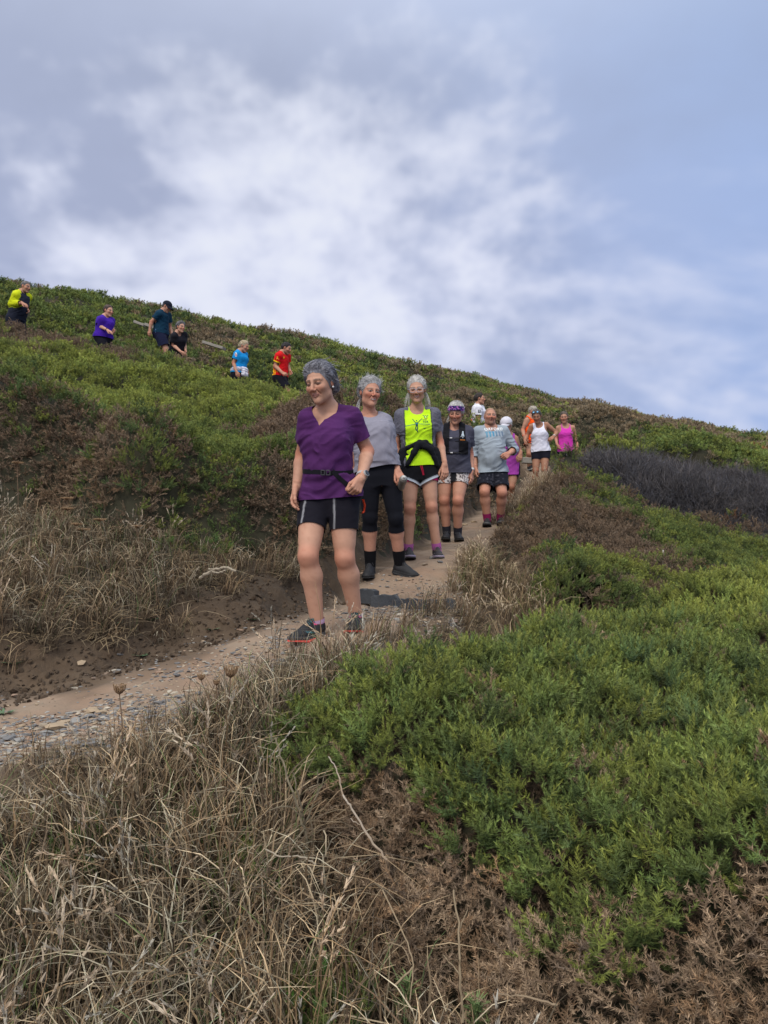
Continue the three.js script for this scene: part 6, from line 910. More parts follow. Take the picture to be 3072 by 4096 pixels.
// 11 pink vest
{
  const S = person({ check: CHECK, label: 'slim person in a bright pink vest top standing behind the bare dark bush', d: 15.8, yaw: -8, chestYaw: -4, skin: 'warm', body: { ...FEM, sw: .15, chest: [.132, .1], waist: [.12, .096], hip: [.15, .115], bust: .05, neck: .044, arm: [.038, .032, .033, .023] },
    neck: [2262, 1702], hips: [2263, 1800], head: [2256, 1668, .05, -16, 12, -3], a: { e: [2224, 1752, -.05], w: [2228, 1778, .1], t: [2234, 1796, .14], curl: .5 }, b: { e: [2302, 1748, -.05], w: [2309, 1774, .05], t: [2312, 1792, .08] },
    leg_a: { k: [2250, 1880], a: [2250, 1960], t: [2250, 1968, .2] }, leg_b: { k: [2280, 1880], a: [2280, 1960], t: [2282, 1968, .2] }, face: { smile: .2, eyes: .15 } });
  S.garment = shirt(S, { name: 'vest_top', label: 'bright pink vest top', colour: srgb(206, 62, 172), sleeve: 0, hem: -.08, strap: .092, neck: .078, neckDrop: .045, loose: .4, fold: .003, ease: .009, heather: .2 });
  shorts(S, { len: .45, colour: black, top: .25 }); for (const s of ['a', 'b']) shoe(S, s, { upper: black, mid: [.3, .3, .3], out: black }); hair(S, { colour: srgb(52, 42, 36), tip: srgb(120, 108, 98), low: -.06, vol: .008, strands: 110, seed: 13, line: .078 });
}
// the line still coming down the upper path, seen from the side
// 12 red football shirt
{
  const S = person({ check: CHECK, label: 'dark-haired person in a red and yellow football shirt, lowest of the walkers on the hillside', d: 16.6, yaw: 66, chestYaw: 58, skin: 'warm', spine: -.02, body: { ...MAN, chest: [.16, .115], waist: [.145, .11], hip: [.155, .118] },
    neck: [1129, 1411], hips: [1123, 1508], head: [1146, 1393, 0, 76, 20], a: { s: [1116, 1425, .17], e: [1100, 1464, .15], w: [1128, 1490, .3], t: [1146, 1498, .34], curl: .8, back: [.2, .5, .8], thumb: [.2, 1, 0] }, b: { e: [1150, 1460, -.2], w: [1160, 1485, -.05], t: [1165, 1495, 0] },
    leg_a: { k: [1152, 1562, .15], a: [1146, 1636, 0], t: [1164, 1642, 0] }, leg_b: { k: [1128, 1575, -.1], a: [1112, 1645, -.15], t: [1130, 1652, -.15] }, face: { smile: .1, brow: [.02, .018, .016], stubble: .4, stubbleColour: [.05, .035, .03] } });
  const red = srgb(205, 26, 30), yel = srgb(245, 200, 30);
  S.garment = shirt(S, { name: 'football_shirt', label: 'red football shirt with yellow trim', sleeve: .62, hem: .02, ease: .02, loose: .9, fold: .006, paint: (x, y, z, q, sl) => { const A = S.arm.a, t = (x - A.s.x) * (A.e.x - A.s.x) + (y - A.s.y) * (A.e.y - A.s.y) + (z - A.s.z) * (A.e.z - A.s.z), l = A.e.distanceToSquared(A.s); if (sl('a') < 0 && t / l > .52) return yel; if (q.u < -.05 && Math.abs(q.v + .02) < .008 && q.f < .7) return yel; if (q.u < -.05 && q.v > -.01 && q.v < .06 && q.f < .32 && q.f > .1 && Math.sin(q.v * 200) > .2 && Math.sin(q.f * 90) > 0) return yel; if (q.v < -.06 && q.f < .3) return yel; if (q.u < -.02 && q.v > .05 && q.f > .72 && q.f < .8 && Math.abs(q.u + .08) < .025) return yel; return red; } });
  shorts(S, { len: .75, ease: .025, flare: .03, top: .25, colour: [.012, .012, .018], fold: .004 }); for (const s of ['a', 'b']) shoe(S, s, { upper: black, mid: [.3, .3, .3], out: black }); hair(S, { colour: [.014, .012, .013], tip: [.05, .045, .05], low: -.06, vol: .012, strands: 120, seed: 14 });
  printOn(S, S.shirtField, S.arm.a.s.clone().lerp(S.arm.a.e, .28), V(1, 0, -.1), V(0, 1, 0), V(0, 0, 1), .09, .1, 64, (x, w, h) => { x.clearRect(0, 0, w, h); x.strokeStyle = '#f3c52c'; x.lineWidth = w * .1; x.beginPath(); x.moveTo(w * .5, h * .1); x.lineTo(w * .5, h * .6); x.moveTo(w * .2, h * .75); x.lineTo(w * .5, h * .5); x.lineTo(w * .85, h * .8); x.moveTo(w * .3, h * .3); x.lineTo(w * .7, h * .3); x.stroke(); }, 'yellow emblem on the sleeve', 'emblem');
}
// 13 sky-blue T-shirt
{
  const S = person({ check: CHECK, label: 'fair-haired person in a sky-blue T-shirt with a white top tied round the waist', d: 16.4, yaw: 64, chestYaw: 58, skin: 'warm', spine: .0, body: { ...FEM, bust: .064, sw: .155 },
    neck: [960, 1405], hips: [957, 1495], head: [977, 1385, 0, 72, 20], a: { s: [948, 1417, .15], e: [934, 1452, .15], w: [945, 1486, .25], t: [950, 1504, .28] }, b: { e: [975, 1450, -.2], w: [985, 1475, -.1], t: [990, 1490, -.1] },
    leg_a: { k: [975, 1565, .1], a: [958, 1640, 0], t: [974, 1648, 0] }, leg_b: { k: [955, 1570, -.1], a: [942, 1638, -.1], t: [958, 1648, -.1] }, face: { smile: .1, brow: [.2, .15, .1] } });
  const blue = srgb(26, 140, 208);
  S.garment = shirt(S, { label: 'sky-blue T-shirt', sleeve: .55, hem: .02, ease: .016, loose: .6, fold: .004, colour: blue });
  shorts(S, { len: .6, colour: [.015, .015, .022], top: .25 }); for (const s of ['a', 'b']) shoe(S, s, { upper: black, mid: [.3, .3, .3], out: black });
  hair(S, { colour: srgb(150, 132, 104), tip: srgb(216, 204, 176), low: -.065, vol: .012, lobes: [[0, -.02, -.1, .035, .035, .05]], strands: 150, seed: 15, reach: .06, tails: [[[0, .11, .05], [0, .19, .02], 14, .05]] });
  const J = []; for (let i = 0; i < 16; i++) { const P = (k) => { const t = k / 16 * 6.2832; return S.local(.2 - .08 * Math.abs(Math.sin(t / 2)), Math.sin(t) * .17, Math.cos(t) * .135); }; J.push(cone(P(i), P(i + 1), .036, .036)); } J.push(cone(S.local(.16, -.05, .15), S.local(-.08, -.07, .17), .045, .05), cone(S.local(.16, 0, .16), S.local(-.1, 0, .18), .04, .045)); const jb = boxOf([S.local(.3, -.2, -.2), S.local(-.15, .2, .22)], .12);
  S.add('tied_top', skin((x, y, z) => { let d = 9; for (const f of J) d = smin(d, f(x, y, z), .025); return d - wrinkle(x, y, z, .008, 1.4); }, jb.min, jb.max, .015, { colour: (x, y, z) => Math.sin(y * 110 + x * 40 + 3 * noise(x * 10, y * 10, z * 10)) > .55 ? [.3, .27, .36] : [.66, .66, .72], slack: 1.7 }), clothMat, S.root, 'white striped top tied round the waist');
  printOn(S, S.shirtField, S.arm.a.s.clone().lerp(S.arm.a.e, .12), V(1, 0, -.1), V(0, 1, 0), V(0, 0, 1), .07, .1, 64, (x, w, h) => { x.clearRect(0, 0, w, h); x.fillStyle = '#e9edf2'; x.beginPath(); x.ellipse(w * .5, h * .5, w * .36, h * .44, 0, 0, 7); x.fill(); x.fillStyle = '#c73a3a'; x.fillRect(w * .3, h * .45, w * .4, h * .3); x.fillStyle = '#2b3a6a'; x.fillRect(w * .3, h * .25, w * .25, h * .15); }, 'red and white badge on the sleeve', 'badge');
}
// 14 black T-shirt
{
  const S = person({ check: CHECK, label: 'short-haired person in a black T-shirt and plum trousers beside the man in a cap', d: 16.9, yaw: 40, chestYaw: 38, skin: 'fair', spine: .0, body: { ...FEM, bust: .06, sw: .16 },
    neck: [711, 1331, .1], hips: [708, 1412, -.1], head: [723, 1308, .15, 52, 8], a: { s: [697, 1345, .2], e: [693, 1380, .1], w: [724, 1408, .3], t: [740, 1424, .34], curl: .4 }, b: { e: [738, 1378, -.15], w: [742, 1402, 0], t: [748, 1416, .1] },
    leg_a: { k: [720, 1480, .15], a: [708, 1560, 0], t: [724, 1566, .1] }, leg_b: { k: [700, 1485, -.1], a: [690, 1560, -.15], t: [704, 1567, -.1] }, face: { smile: .1, eyes: .3, brow: [.03, .025, .025], rosy: 1 } });
  S.garment = shirt(S, { label: 'black T-shirt', colour: [.016, .016, .022], sleeve: .62, hem: .05, ease: .018, loose: .7, fold: .005 });
  shorts(S, { name: 'trousers', label: 'plum trousers', len: 1.9, top: .3, ease: .012, colour: srgb(66, 34, 58) }); for (const s of ['a', 'b']) shoe(S, s, { upper: black, mid: [.3, .3, .3], out: black });
  hair(S, { colour: [.03, .027, .03], tip: srgb(150, 148, 152), low: -.055, vol: .018, lobes: [[0, .08, .03, .07, .04, .06]], strands: 160, seed: 16, reach: .05, curl: .6 });
}
// 15 man in a dark cap
{
  const S = person({ check: CHECK, label: 'tall person in a dark peaked cap, teal-navy T-shirt and navy shorts on the hillside', d: 17.3, yaw: 70, chestYaw: 66, skin: 'warm', spine: -.03, body: { ...MAN, sw: .18, chest: [.165, .12], waist: [.15, .115], hip: [.16, .125], leg: [.088, .06, .06, .04] },
    neck: [652, 1244], hips: [645, 1331], head: [668, 1227, 0, 78, 30], a: { s: [634, 1258, .17], e: [606, 1287, .2], w: [599, 1318, .22], t: [592, 1341, .24], curl: .35, back: [-.6, 0, .8] }, b: { e: [680, 1310, -.25], w: [690, 1346, -.1], t: [700, 1362, -.05], curl: .4 },
    leg_a: { k: [673, 1404, .15], a: [668, 1478, .05], t: [686, 1486, .05] }, leg_b: { k: [650, 1410, -.15], a: [636, 1480, -.2], t: [652, 1490, -.2] }, face: { smile: .2, brow: [.05, .04, .03], stubble: .3 } });
  S.garment = shirt(S, { label: 'teal-navy T-shirt', colour: srgb(20, 52, 72), sleeve: .6, hem: -.06, ease: .02, loose: .8, fold: .006 });
  shorts(S, { len: .6, top: .25, ease: .024, flare: .025, fold: .005, paint: (x, y, z, q, t, s) => s === 'a' && Math.abs(q.v - .0) < .009 && q.f > -.08 && q.f < .22 ? srgb(96, 120, 170) : [.012, .015, .04] }); for (const s of ['a', 'b']) shoe(S, s, { upper: black, mid: [.3, .3, .3], out: black });
  hair(S, { colour: [.05, .045, .045], tip: [.15, .14, .14], vol: .006, low: -.06, strands: 60, seed: 17 }); cap(S, [.014, .018, .03], 'dark peaked cap', .5);
}
// 16 violet T-shirt
{
  const S = person({ check: CHECK, label: 'person in a violet T-shirt and black leggings smiling at the left of the hillside line', d: 15.8, yaw: 58, chestYaw: 50, skin: 'fair', body: { ...FEM, bust: .07, sw: .16, chest: [.15, .115], waist: [.145, .115], hip: [.175, .14], belly: .1, leg: [.095, .06, .06, .038] },
    neck: [419, 1266], hips: [414, 1347], head: [434, 1243, 0, 62, 10], a: { s: [406, 1278, .16], e: [396, 1304, .1], w: [430, 1320, .3], t: [452, 1332, .34], curl: .25, back: [.2, .9, .4], thumb: [.3, .2, .9] }, b: { e: [448, 1305, -.2], w: [452, 1322, 0], t: [465, 1330, .1] },
    leg_a: { k: [434, 1415, .15], a: [420, 1490, 0], t: [438, 1496, 0] }, leg_b: { k: [420, 1420, -.1], a: [406, 1492, -.1], t: [424, 1498, -.1] }, face: { smile: .7, rosy: 1, brow: [.06, .045, .04] } });
  S.garment = shirt(S, { label: 'violet T-shirt', colour: srgb(66, 34, 150), sleeve: .62, hem: -.06, ease: .015, loose: .6, fold: .004, heather: .15 });
  shorts(S, { name: 'leggings', label: 'black leggings', len: 1.9, top: .3, ease: .006, colour: [.012, .012, .018] }); for (const s of ['a', 'b']) shoe(S, s, { upper: black, mid: [.3, .3, .3], out: black });
  hair(S, { colour: srgb(52, 38, 36), tip: srgb(104, 84, 78), low: -.06, vol: .01, lobes: [[0, .0, -.11, .035, .04, .035]], strands: 110, seed: 18 });
  const wv = S.arm.a.w.clone().sub(S.arm.a.e).normalize(); band(S, 'watch', S.arm.a.w.clone().addScaledVector(wv, -.02), wv, .03, .014, [.012, .012, .015], 'black watch');
}
// 17 yellow sleeves
{
  const S = person({ check: CHECK, label: 'person in a navy gilet over bright yellow-green sleeves at the far left of the hillside', d: 16.4, yaw: 66, chestYaw: 62, skin: 'warm', spine: .02, body: { ...MAN, chest: [.165, .125], waist: [.16, .13], belly: .1 },
    neck: [85, 1167], hips: [65, 1275], head: [103, 1147, 0, 72, 12], a: { s: [64, 1181, .17], e: [46, 1216, .14], w: [90, 1212, .3], t: [120, 1228, .36], curl: .3, back: [.2, .9, .4], thumb: [.3, .2, .9] }, b: { e: [98, 1222, -.2], w: [108, 1236, -.05], t: [114, 1250, 0] },
    leg_a: { k: [66, 1345, .15], a: [52, 1425, 0], t: [72, 1432, 0] }, leg_b: { k: [88, 1340, -.1], a: [74, 1420, -.1], t: [94, 1428, -.1] }, face: { smile: .1, eyes: .4, brow: [.05, .04, .035], stubble: .35 } });
  const lime = srgb(196, 204, 32);
  S.garment = shirt(S, { name: 'gilet', label: 'navy gilet with yellow-green sleeves', sleeve: 1.8, hem: -.04, ease: .026, loose: .9, fold: .007, neck: .07, paint: (x, y, z, q, sl) => sl('a') < .012 && q.u < -.1 + .0 || sl('b') < 0 && q.u > .16 ? lime : q.f > .9 && Math.abs(q.u) > .06 ? lime : [.018, .021, .036] });
  shorts(S, { len: .95, top: .3, ease: .03, flare: .035, fold: .005, colour: [.014, .016, .026] }); for (const s of ['a', 'b']) shoe(S, s, { upper: black, mid: [.3, .3, .3], out: black });
  hair(S, { colour: [.06, .055, .055], tip: srgb(130, 128, 130), vol: .005, low: -.05, strands: 50, reach: .02, seed: 19 });
}
// ------------------------------------------------------------------ stones, steps, boards, twigs and single plants
{
  const r = rngOf(77);
  const chip = (seed, flat) => { const q = rngOf(seed), g = new THREE.IcosahedronGeometry(1, 0), p = g.attributes.position, map = new Map(); for (let i = 0; i < p.count; i++) { const k = [p.getX(i), p.getY(i), p.getZ(i)].map((v) => v.toFixed(2)).join(); if (!map.has(k)) map.set(k, .62 + .55 * q()); const s = map.get(k); p.setXYZ(i, p.getX(i) * s, clamp(p.getY(i) * s * 1.4, -.75, .6) * flat, p.getZ(i) * s * .62); } g.computeVertexNormals(); return g; };
  const shapes = [...Array(8)].map((_, i) => chip(100 + i, .32)), tones = [[.17, .165, .165], [.25, .24, .225], [.31, .25, .185], [.36, .27, .18], [.24, .17, .125], [.14, .135, .135], [.3, .2, .14], [.4, .35, .28]];
  const mats = tones.map((c) => mat({ color: new THREE.Color().setRGB(...c), roughness: .85, flatShading: true, bumpMap: grit, bumpScale: .002 }));
  // where the gravel lies: most along the outer half of the path
  const spots = [];
  for (let i = 0; i < 90000 && spots.length < 20000; i++) {
    const d = 2.9 + 5.5 * r() ** 1.6, x = (r() - .5) * d * 1.3, z = -d, [q, , w, side, along] = nearPath(x, z); if (q > w + .12 || along > 9) continue;
    const lane = side > 0 ? 1 : q < .16 ? .6 : .16, patch = smooth(-.25, .2, fbm(x * 1.6, z * 1.6, 31, 3)) + (along > 5.6 && along < 7 ? .4 : 0); if (r() > lane * patch + .05) continue;
    spots.push([x, z, Math.exp((r() + r() + r() - 1.5) * .9) * .0098, d]);
  }
  spots.sort((a, b) => b[2] / b[3] - a[2] / a[3]);
  const big = [[235, 2915, .055, 3], [250, 2895, .03, 3], [285, 2853, .035, 4], [365, 2845, .038, 3], [60, 2785, .028, 6], [325, 2655, .035, 3], [300, 2755, .02, 7], [540, 2860, .022, 0], [355, 2870, .03, 0], [300, 2885, .032, 1], [270, 2880, .025, 5], [40, 2955, .03, 0], [80, 2965, .034, 1], [150, 2970, .03, 0], [190, 2935, .03, 1], [380, 2980, .034, 0], [375, 2715, .02, 4], [480, 2620, .02, 0], [660, 2710, .018, 0], [830, 2655, .02, 1], [990, 2620, .03, 3], [1170, 2610, .04, 3], [980, 2510, .025, 1], [1010, 2515, .025, 3], [1050, 2505, .025, 2], [820, 2830, .03, 0], [760, 2840, .028, 0], [690, 2835, .026, 2], [1480, 2550, .03, 2], [1815, 2490, .05, 4], [1730, 2235, .05, 1], [1760, 2250, .04, 0], [1700, 2260, .035, 2], [1895, 2090, .06, 3], [1860, 2100, .05, 3], [1595, 2320, .03, 3]];
  const onGround = (px, py, d0) => { let a = d0[0], b = d0[1]; for (let i = 0; i < 40; i++) { const m = (a + b) / 2, p = at(px, py, m); if (p.y > groundAt(p.x, p.z)) a = m; else b = m; } return at(px, py, a); };

  const onLeaves = (px, py, [a, b]) => { for (let d = a; d < b; d += .02) { const p = at(px, py, d); if (p.y < canopyAt(p.x, p.z)) return p; } return at(px, py, b); };
  const list = big.map(([px, py, s, t]) => { const p = onGround(px, py, [2.2, 13]); return [p.x, p.z, s, -p.z, t]; }).concat(spots.slice(0, 264));
  list.forEach(([x, z, s, , t]) => { const m = put('stone', shapes[(r() * 8) | 0], mats[t ?? (r() < .42 ? [0, 1, 5][(r() * 3) | 0] : 2 + ((r() * 6) | 0))], pathMesh); m.name = numbered('stone'); m.position.set(x, groundAt(x, z) + s * .16, z); m.rotation.set((r() - .5) * .3, r() * 6.3, (r() - .5) * .3); m.scale.setScalar(s * (t === undefined ? 1.15 : 1.25)); });
  const gv = spots.slice(264).map(([x, z, s]) => { const q = new THREE.Quaternion().setFromEuler(new THREE.Euler((r() - .5) * .5, r() * 6.3, (r() - .5) * .5)); const c = tones[r() < .36 ? [0, 1, 5][(r() * 3) | 0] : 2 + ((r() * 6) | 0)], k = rr(.75, 1.2, r); return [new THREE.Matrix4().compose(V(x, groundAt(x, z) + s * .1, z), q, V(s, s, s)), c.map((v) => v * k)]; });
  instanced('gravel', shapes[2], mat({ roughness: .9, flatShading: true }), gv, pathMesh, 'small grey and tan gravel chips');
  // clods and crumbs on the cut earth bank
  const cl = []; for (let i = 0; i < 26000 && cl.length < 9000; i++) { const d = 3.4 + 4.5 * r(), x = (r() - .5) * d * 1.2, [q, , w, side, along] = nearPath(x, -d); if (side > 0 || q < w - .1 || q > w + .75 || along > 8) continue; const s = rr(.005, .022, r) * (r() < .1 ? 1.6 : 1), k = rr(.7, 1.2, r); cl.push([new THREE.Matrix4().compose(V(x, groundAt(x, -d) + s * .1, -d), new THREE.Quaternion().setFromEuler(new THREE.Euler(r() * 3, r() * 6, r() * 3)), V(s, s * 1.4, s)), [.075 * k, .05 * k, .031 * k]]); }
  tag(instanced('earth_clods', shapes[4], mat({ roughness: 1, flatShading: true }), cl), 'crumbling earth clods on the cut bank beside the path', 'earth');
  // dry debris strewn over path edges
  // the slate step: three slabs on edge
  const slab = (name, a, b, h, label, seed) => {
    const q = rngOf(seed), len = a.distanceTo(b), sh = new THREE.Shape(), n = 9; sh.moveTo(-len / 2, -h * .8); for (let i = 0; i <= n; i++) sh.lineTo(-len / 2 + len * i / n, h * .34 + (q() - .5) * .016 - (i === 0 || i === n ? .018 : 0)); sh.lineTo(len / 2 - .004, -h); sh.closePath();
    const g = new THREE.ExtrudeGeometry(sh, { depth: .05, bevelEnabled: true, bevelSize: .006, bevelThickness: .006, bevelSegments: 2, curveSegments: 2 }); g.translate(0, 0, -.025);
    const uv = g.attributes.uv; const m = put(name, g, slate); m.position.copy(a.clone().add(b).multiplyScalar(.5)); m.rotation.y = Math.atan2(-(b.z - a.z), b.x - a.x); m.rotation.x = -.06; return tag(m, label, 'step slab', 'slate slabs of the step');
  };
  const slate = mat({ color: new THREE.Color().setRGB(.043, .048, .056), roughness: .6, bumpMap: grit, bumpScale: .008 });
  slab('step_slab', at(1432, 2358, 5.98), at(1503, 2392, 5.86), .08, 'dark slate slab at the far left end of the step, partly behind the leading walker', 1);
  slab('step_slab', at(1490, 2394, 5.84), at(1594, 2405, 5.75), .09, 'middle slate slab of the step with a slanting left edge', 2);
  slab('step_slab', at(1580, 2410, 5.72), at(1700, 2417, 5.71), .095, 'broad slate slab forming the front of the step', 3);
  slab('step_slab', at(1703, 2414, 5.71), at(1818, 2415, 5.72), .09, 'slate slab at the right end of the step under the grass tussock', 4);
  // weathered boards
  const wood = mat({ color: new THREE.Color().setRGB(.25, .23, .2), roughness: .9, bumpMap: grit, bumpScale: .006 });
  const board = (name, a, b, h, t, label) => { const len = a.distanceTo(b), s = new THREE.Shape(), q = rngOf(len * 99), n = 8; s.moveTo(-len / 2, -h / 2); for (let i = 0; i <= n; i++) s.lineTo(-len / 2 + len * i / n, h / 2 + (q() - .5) * h * .12); s.lineTo(len / 2, -h / 2); const g = new THREE.ExtrudeGeometry(s, { depth: t, bevelEnabled: true, bevelSize: .008, bevelThickness: .008, bevelSegments: 1 }); const m = put(name, g, wood), d = b.clone().sub(a).normalize(); m.position.copy(a.clone().add(b).multiplyScalar(.5)); m.quaternion.setFromUnitVectors(V(1, 0, 0), d); return tag(m, label, 'board'); };
  board('wooden_plank', at(2088, 1843, 15.6), at(2150, 1846, 15.6), .1, .12, 'grey wooden plank in front of the legs of the person in orange');
  board('weathered_rail', at(543, 1290, 19.6), at(582, 1304, 19.5), .05, .09, 'pale weathered board on the hillside left of the man in the cap');
  board('weathered_rail', at(588, 1301, 19.4), at(622, 1314, 19.3), .05, .1, 'short pale board end touching the back of the man in the cap');
  board('weathered_rail', at(822, 1373, 18.9), at(902, 1398, 18.6), .05, .12, 'long pale weathered board sloping behind the person in sky blue');
  const post = put('marker_stick', (() => { const b = new Build(); b.tube([V(0, -.12, 0), V(.004, .02, 0), V(0, .07, .004)], .009, .007, [.6, .56, .5], [.66, .62, .56], 7); return b.geo(); })(), dryMat); post.position.copy(onLeaves(2652, 2228, [6, 11])); tag(post, 'small pale stick poking up from the brown scrub at right', 'stick');
  const bone = put('pale_stone', chip(300, .9), mat({ color: new THREE.Color().setRGB(.62, .56, .52), flatShading: true })); bone.scale.setScalar(.024); bone.position.copy(onLeaves(3034, 2350, [4.6, 9])).y += .012; tag(bone, 'small whitish stone on top of the big green shrub by the right edge', 'stone');
  // twigs and branches
  const branch = (name, label, limbs, col, tip = col, thin = .5) => { const b = new Build(), o = limbs[0][0][0].clone(); for (const [pts, r0, r1] of limbs) { const c = new THREE.CatmullRomCurve3(pts.map((p) => p.clone().sub(o))), q = c.getPoints(pts.length * 4); q.forEach((v, i) => { if (i && i < q.length - 1) v.add(V(rr(-1, 1, r), rr(-1, 1, r), rr(-1, 1, r)).multiplyScalar(r0 * .5)); }); b.tube(q, r0 * thin, r1 * thin, col, tip, 6); } const m = put(name, b.geo(), dryMat); m.position.copy(o); return tag(m, label, 'branch'); };
  const P = (px, py, d) => at(px, py, d), bark = [.17, .14, .09], pale = [.33, .28, .21];
  branch('fallen_branch', 'bleached forked branch lying on the earth bank left of the leading walker', [[[P(800, 2312, 5.06), P(850, 2285, 5.0), P(900, 2270, 4.96), P(945, 2284, 4.9)], .014, .009], [[P(850, 2287, 5.0), P(880, 2290, 4.95), P(905, 2280, 4.93)], .008, .006], [[P(835, 2275, 5.02), P(862, 2277, 4.99), P(885, 2272, 4.97)], .007, .005]], pale, pale, .8);
  branch('bare_twig', 'bare forked brown twig standing between the long grass and the big green shrub', [[[P(1232, 3440, 2.3), P(1222, 3330, 2.28), P(1205, 3270, 2.27), P(1175, 3180, 2.27), P(1128, 3040, 2.32), P(1103, 2952, 2.36)], .0085, .005], [[P(1103, 2955, 2.36), P(1130, 2915, 2.36), P(1200, 2850, 2.36)], .005, .003], [[P(1103, 2952, 2.36), P(1070, 2975, 2.36), P(1020, 3010, 2.36)], .004, .002], [[P(1218, 3300, 2.28), P(1200, 3210, 2.24), P(1172, 3090, 2.24)], .006, .004], [[P(1218, 3300, 2.28), P(1268, 3180, 2.3), P(1310, 3080, 2.32)], .005, .003], [[P(1268, 3180, 2.3), P(1273, 3130, 2.3), P(1270, 3080, 2.3)], .004, .003], [[P(1200, 3260, 2.27), P(1150, 3225, 2.26), P(1078, 3240, 2.25)], .0045, .003], [[P(1215, 3320, 2.27), P(1170, 3370, 2.24), P(1130, 3395, 2.22)], .004, .002]], bark);
  branch('leaning_stick', 'long thin stick leaning across the dead lower part of the big green shrub', [[[P(1548, 3440, 2.0), P(1480, 3350, 2.03), P(1400, 3225, 2.08), P(1372, 3180, 2.1)], .0062, .005], [[P(1372, 3182, 2.1), P(1350, 3090, 2.14), P(1314, 3026, 2.17)], .0045, .003], [[P(1440, 3300, 2.05), P(1400, 3275, 2.06)], .003, .002]], [.3, .22, .15], [.42, .36, .29]);
  branch('pale_twig', 'crooked pale twig lying low in front of the bare forked twig', [[[P(1062, 3398, 2.2), P(1120, 3425, 2.17), P(1215, 3430, 2.14), P(1265, 3458, 2.12)], .0045, .004]], pale);
  branch('dead_twig', 'upright dead stem with side shoots in the brown foot of the big shrub', [[[P(1850, 4090, 1.66), P(1840, 3900, 1.68), P(1835, 3700, 1.74), P(1815, 3560, 1.8)], .006, .004], [[P(1840, 3900, 1.68), P(1770, 3820, 1.7)], .004, .002], [[P(1836, 3720, 1.74), P(1870, 3640, 1.78)], .003, .002]], [.24, .18, .11]);
  branch('dead_twig', 'slanting dead spiny stem low at the bottom of the picture below the shrub', [[[P(2230, 4020, 1.62), P(2100, 3990, 1.64), P(1990, 3975, 1.68)], .005, .003]], [.26, .19, .12]);
  branch('dead_twig', 'thin curved dead stems near the bottom middle, left of the brown foot of the shrub', [[[P(1530, 3560, 2.0), P(1600, 3700, 1.93), P(1650, 3850, 1.85), P(1640, 4000, 1.8)], .004, .003], [[P(1540, 3770, 1.95), P(1610, 3790, 1.9), P(1645, 3860, 1.85)], .003, .002], [[P(1580, 3940, 1.82), P(1650, 3870, 1.84)], .005, .004]], [.28, .21, .13]);
  // dry flower heads: stalk, then a cup or plate of small brown spokes
  const umbel = (base, top, rad, cup, label) => {
    const t = thing('seed_head', base, label, 'dried flower'), h = top.clone().sub(base), s = new Build(); s.tube([V(0, 0, 0), h.clone().multiplyScalar(.5).add(V(.006, 0, .004)), h], .0028, .002, [.14, .09, .06], [.2, .13, .08], 5); put('stalk', s.geo(), dryMat, t);
    const b = new Build(); for (let i = 0; i < 70; i++) { const a = r() * 6.283, k = Math.sqrt(r()), e = h.clone().add(V(Math.cos(a) * rad * k, rad * (cup ? .5 + 1.1 * k * k : .25 + .12 * r()), Math.sin(a) * rad * k)); b.tube([h, h.clone().lerp(e, .6).add(V(Math.cos(a), -.2, Math.sin(a)).multiplyScalar(cup ? rad * .3 : 0)), e], .0012, .0016, [.2, .12, .07], [.32, .2, .11], 3); for (let q = 0; q < 4; q++) b.spine(e, V(r() - .5, r() * .8, r() - .5).normalize(), rad * .22, .002, [.34, .22, .12], [.4, .27, .15]); } put('flower_head', b.geo(), dryMat, t);
  };
  for (const [px, py, d, label] of [[268, 2000, 5.35, 'flat brown dried flower head highest of the group in the left bank grass'], [270, 2042, 5.3, 'flat brown dried flower head just below the highest one in the bank grass'], [305, 2103, 5.2, 'small flat brown dried flower head in the left bank grass'], [400, 2085, 5.25, 'broad orange-brown dried flower head in the bank grass'], [335, 2125, 5.15, 'lowest flat dried flower head in the left bank grass'], [548, 2112, 5.35, 'lone orange-brown dried flower head under the dead scrub'], [975, 1995, 6.0, 'pale orange dried flower head in front of the brown scrub edge'], [68, 1857, 5.7, 'flat dried flower head at the left edge above the bank grass']]) { const top = at(px, py, d), g = groundAt(top.x, top.z); umbel(V(top.x + .02, Math.min(g, top.y - .12), top.z), top, .042, false, label); }
  umbel(at(898, 2900, 2.95), at(922, 2712, 2.9), .028, true, 'large brown cup-shaped dried seed head rising above the front grass');
  umbel(at(850, 2860, 3.0), at(805, 2722, 2.98), .015, true, 'small dried seed head left of the large cup-shaped one');
  umbel(at(862, 2870, 3.0), at(866, 2742, 2.97), .013, true, 'small dried seed head directly below the large cup-shaped one');
  umbel(at(490, 3010, 2.72), at(478, 2778, 2.7), .022, true, 'dark dried seed head on a tall stalk in the left grass over the path');
  // leaves: a dock plant on the path's edge, and small rosettes on the bank
  const leafP = mat({ vertexColors: true, side: THREE.DoubleSide, roughness: .7 });
  const leaf = (len, wid, up) => { const g = new THREE.PlaneGeometry(wid, len, 4, 8), p = g.attributes.position, c = []; for (let i = 0; i < p.count; i++) { const t = p.getY(i) / len + .5, u = p.getX(i) / wid * 2, w = Math.sin(Math.PI * Math.min(1, t * .93 + .05)) ** .7; p.setXYZ(i, u * wid / 2 * w, t * len * (up - .25 * t), t * len * (1 - up * .35) + Math.abs(u) * wid * .18 + .004 * Math.sin(t * 14 + u)); const k = .8 + .4 * t - (Math.abs(u) < .2 ? -.25 : 0); c.push(.085 * k, .145 * k, .07 * k); } g.setAttribute('color', new THREE.Float32BufferAttribute(c, 3)); g.computeVertexNormals(); return g; };
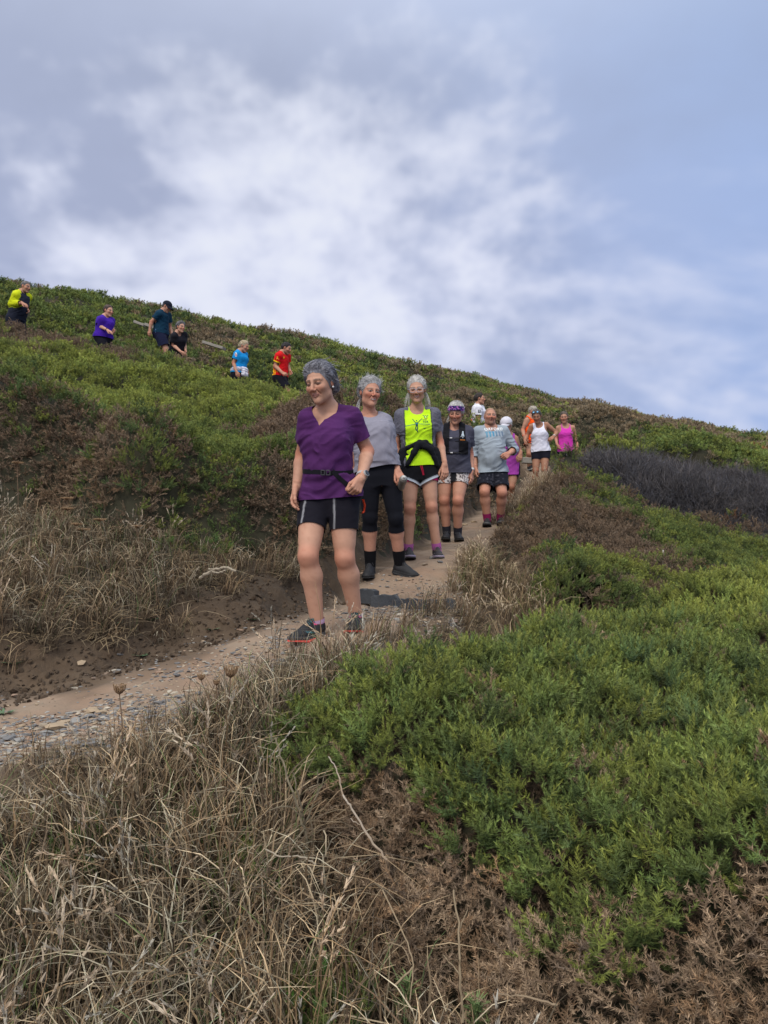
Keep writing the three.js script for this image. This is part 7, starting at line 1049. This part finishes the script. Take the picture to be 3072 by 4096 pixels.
  const plant = (name, pos, n, len, wid, up, label, cat) => { const t = thing(name, pos, label, cat), g = leaf(len, wid, up); for (let i = 0; i < n; i++) { const m = put('leaf', g, leafP, t); m.rotation.y = i / n * 6.283 + r(); m.scale.setScalar(rr(.65, 1.1, r)); } };
  const gp = (px, py, d) => { const p = at(px, py, d); p.y = groundAt(p.x, p.z); return p; };
  plant('dock_plant', gp(1352, 2690, 3.75), 7, .13, .045, .75, 'broad-leaved green plant at the near edge of the path', 'plant');
  plant('dock_plant', gp(1500, 2640, 3.85), 6, .09, .035, .7, 'low dark-leaved plant behind the edge of the big green shrub', 'plant');
  for (const [px, py, label] of [[605, 2480, 'spiky green rosette high on the earth bank'], [565, 2625, 'dark green rosette at the foot of the earth bank'], [12, 2855, 'blue-green rosette at the left edge beside the path'], [845, 2520, 'small green rosette on the earth bank nearest the leading walker'], [1010, 2480, 'grey-green rosette beside the loose stones below the bank'], [55, 2655, 'small rosette on the bare bank at the far left'], [440, 2500, 'dark spiky rosette hanging below the bank grass']]) { const p = onGround(px, py, [3, 7]); p.y -= .005; plant('rosette', p, 16, .075, .011, .5, label, 'plant'); }
  // small green shoots among the foreground straw
  for (const [px, py, d, n, label] of [[380, 3340, 2.45, 120, 'clump of green spiny shoots in the middle of the front grass'], [990, 3420, 2.3, 90, 'green spiny shoots beside the bare forked twig'], [1290, 3920, 1.95, 110, 'bright green spiny shoots at the bottom edge between straw and dead scrub'], [760, 2140, 5.55, 110, 'small green spiny bush on the bank by the dead scrub'], [820, 3330, 2.5, 70, 'low green spiny shoots between straw and bare twig']]) {
    const c = gp(px, py, d), t = thing('gorse_seedling', c, label, 'shrub'), L = []; for (let i = 0; i < n; i++) { const a = r() * 6.28, k = Math.sqrt(r()) * (d > 4 ? .3 : .13), h = (d > 4 ? .25 : .13) * (1 - (k / (d > 4 ? .33 : .15)) ** 2) * r() + .02; L.push([placeAt(Math.cos(a) * k, h, Math.sin(a) * k, V(Math.cos(a) * k * 3, 1, Math.sin(a) * k * 3).normalize(), rr(.04, .07, r), r), TONE.green.map((v) => v * rr(.7, 1.4, r))]); } instanced('shoots', GORSE_NEAR[0], leafy, L, t);
  }
  const feather = (px, py, d, h, label) => { const b = new Build(); b.tube([V(0, 0, 0), V(.005, h * .5, 0), V(.012, h, 0)], .0025, .0015, [.07, .11, .04], [.14, .19, .06], 5); for (let i = 0; i < 110; i++) { const t = .1 + .9 * r(), a = r() * 6.28; b.ribbon([V(.01 * t, h * t, 0), V(.01 * t + Math.cos(a) * .02, h * t + .014, Math.sin(a) * .02), V(.01 * t + Math.cos(a) * .036, h * t + .02, Math.sin(a) * .036)], .0018, [.08, .13, .04], [.18, .25, .08], V(-Math.sin(a), 0, Math.cos(a))); } const m = put('feathery_weed', b.geo(), leafy); m.position.copy(gp(px, py, d)); tag(m, label, 'plant'); };
  feather(1620, 4080, 1.92, .16, 'feathery green weed at the bottom edge left of middle'); feather(1890, 4090, 1.8, .22, 'taller feathery green weed at the bottom edge in the middle'); feather(1950, 4100, 1.8, .13, 'short feathery green weed beside the taller one');
}
renderer.render(scene, camera);
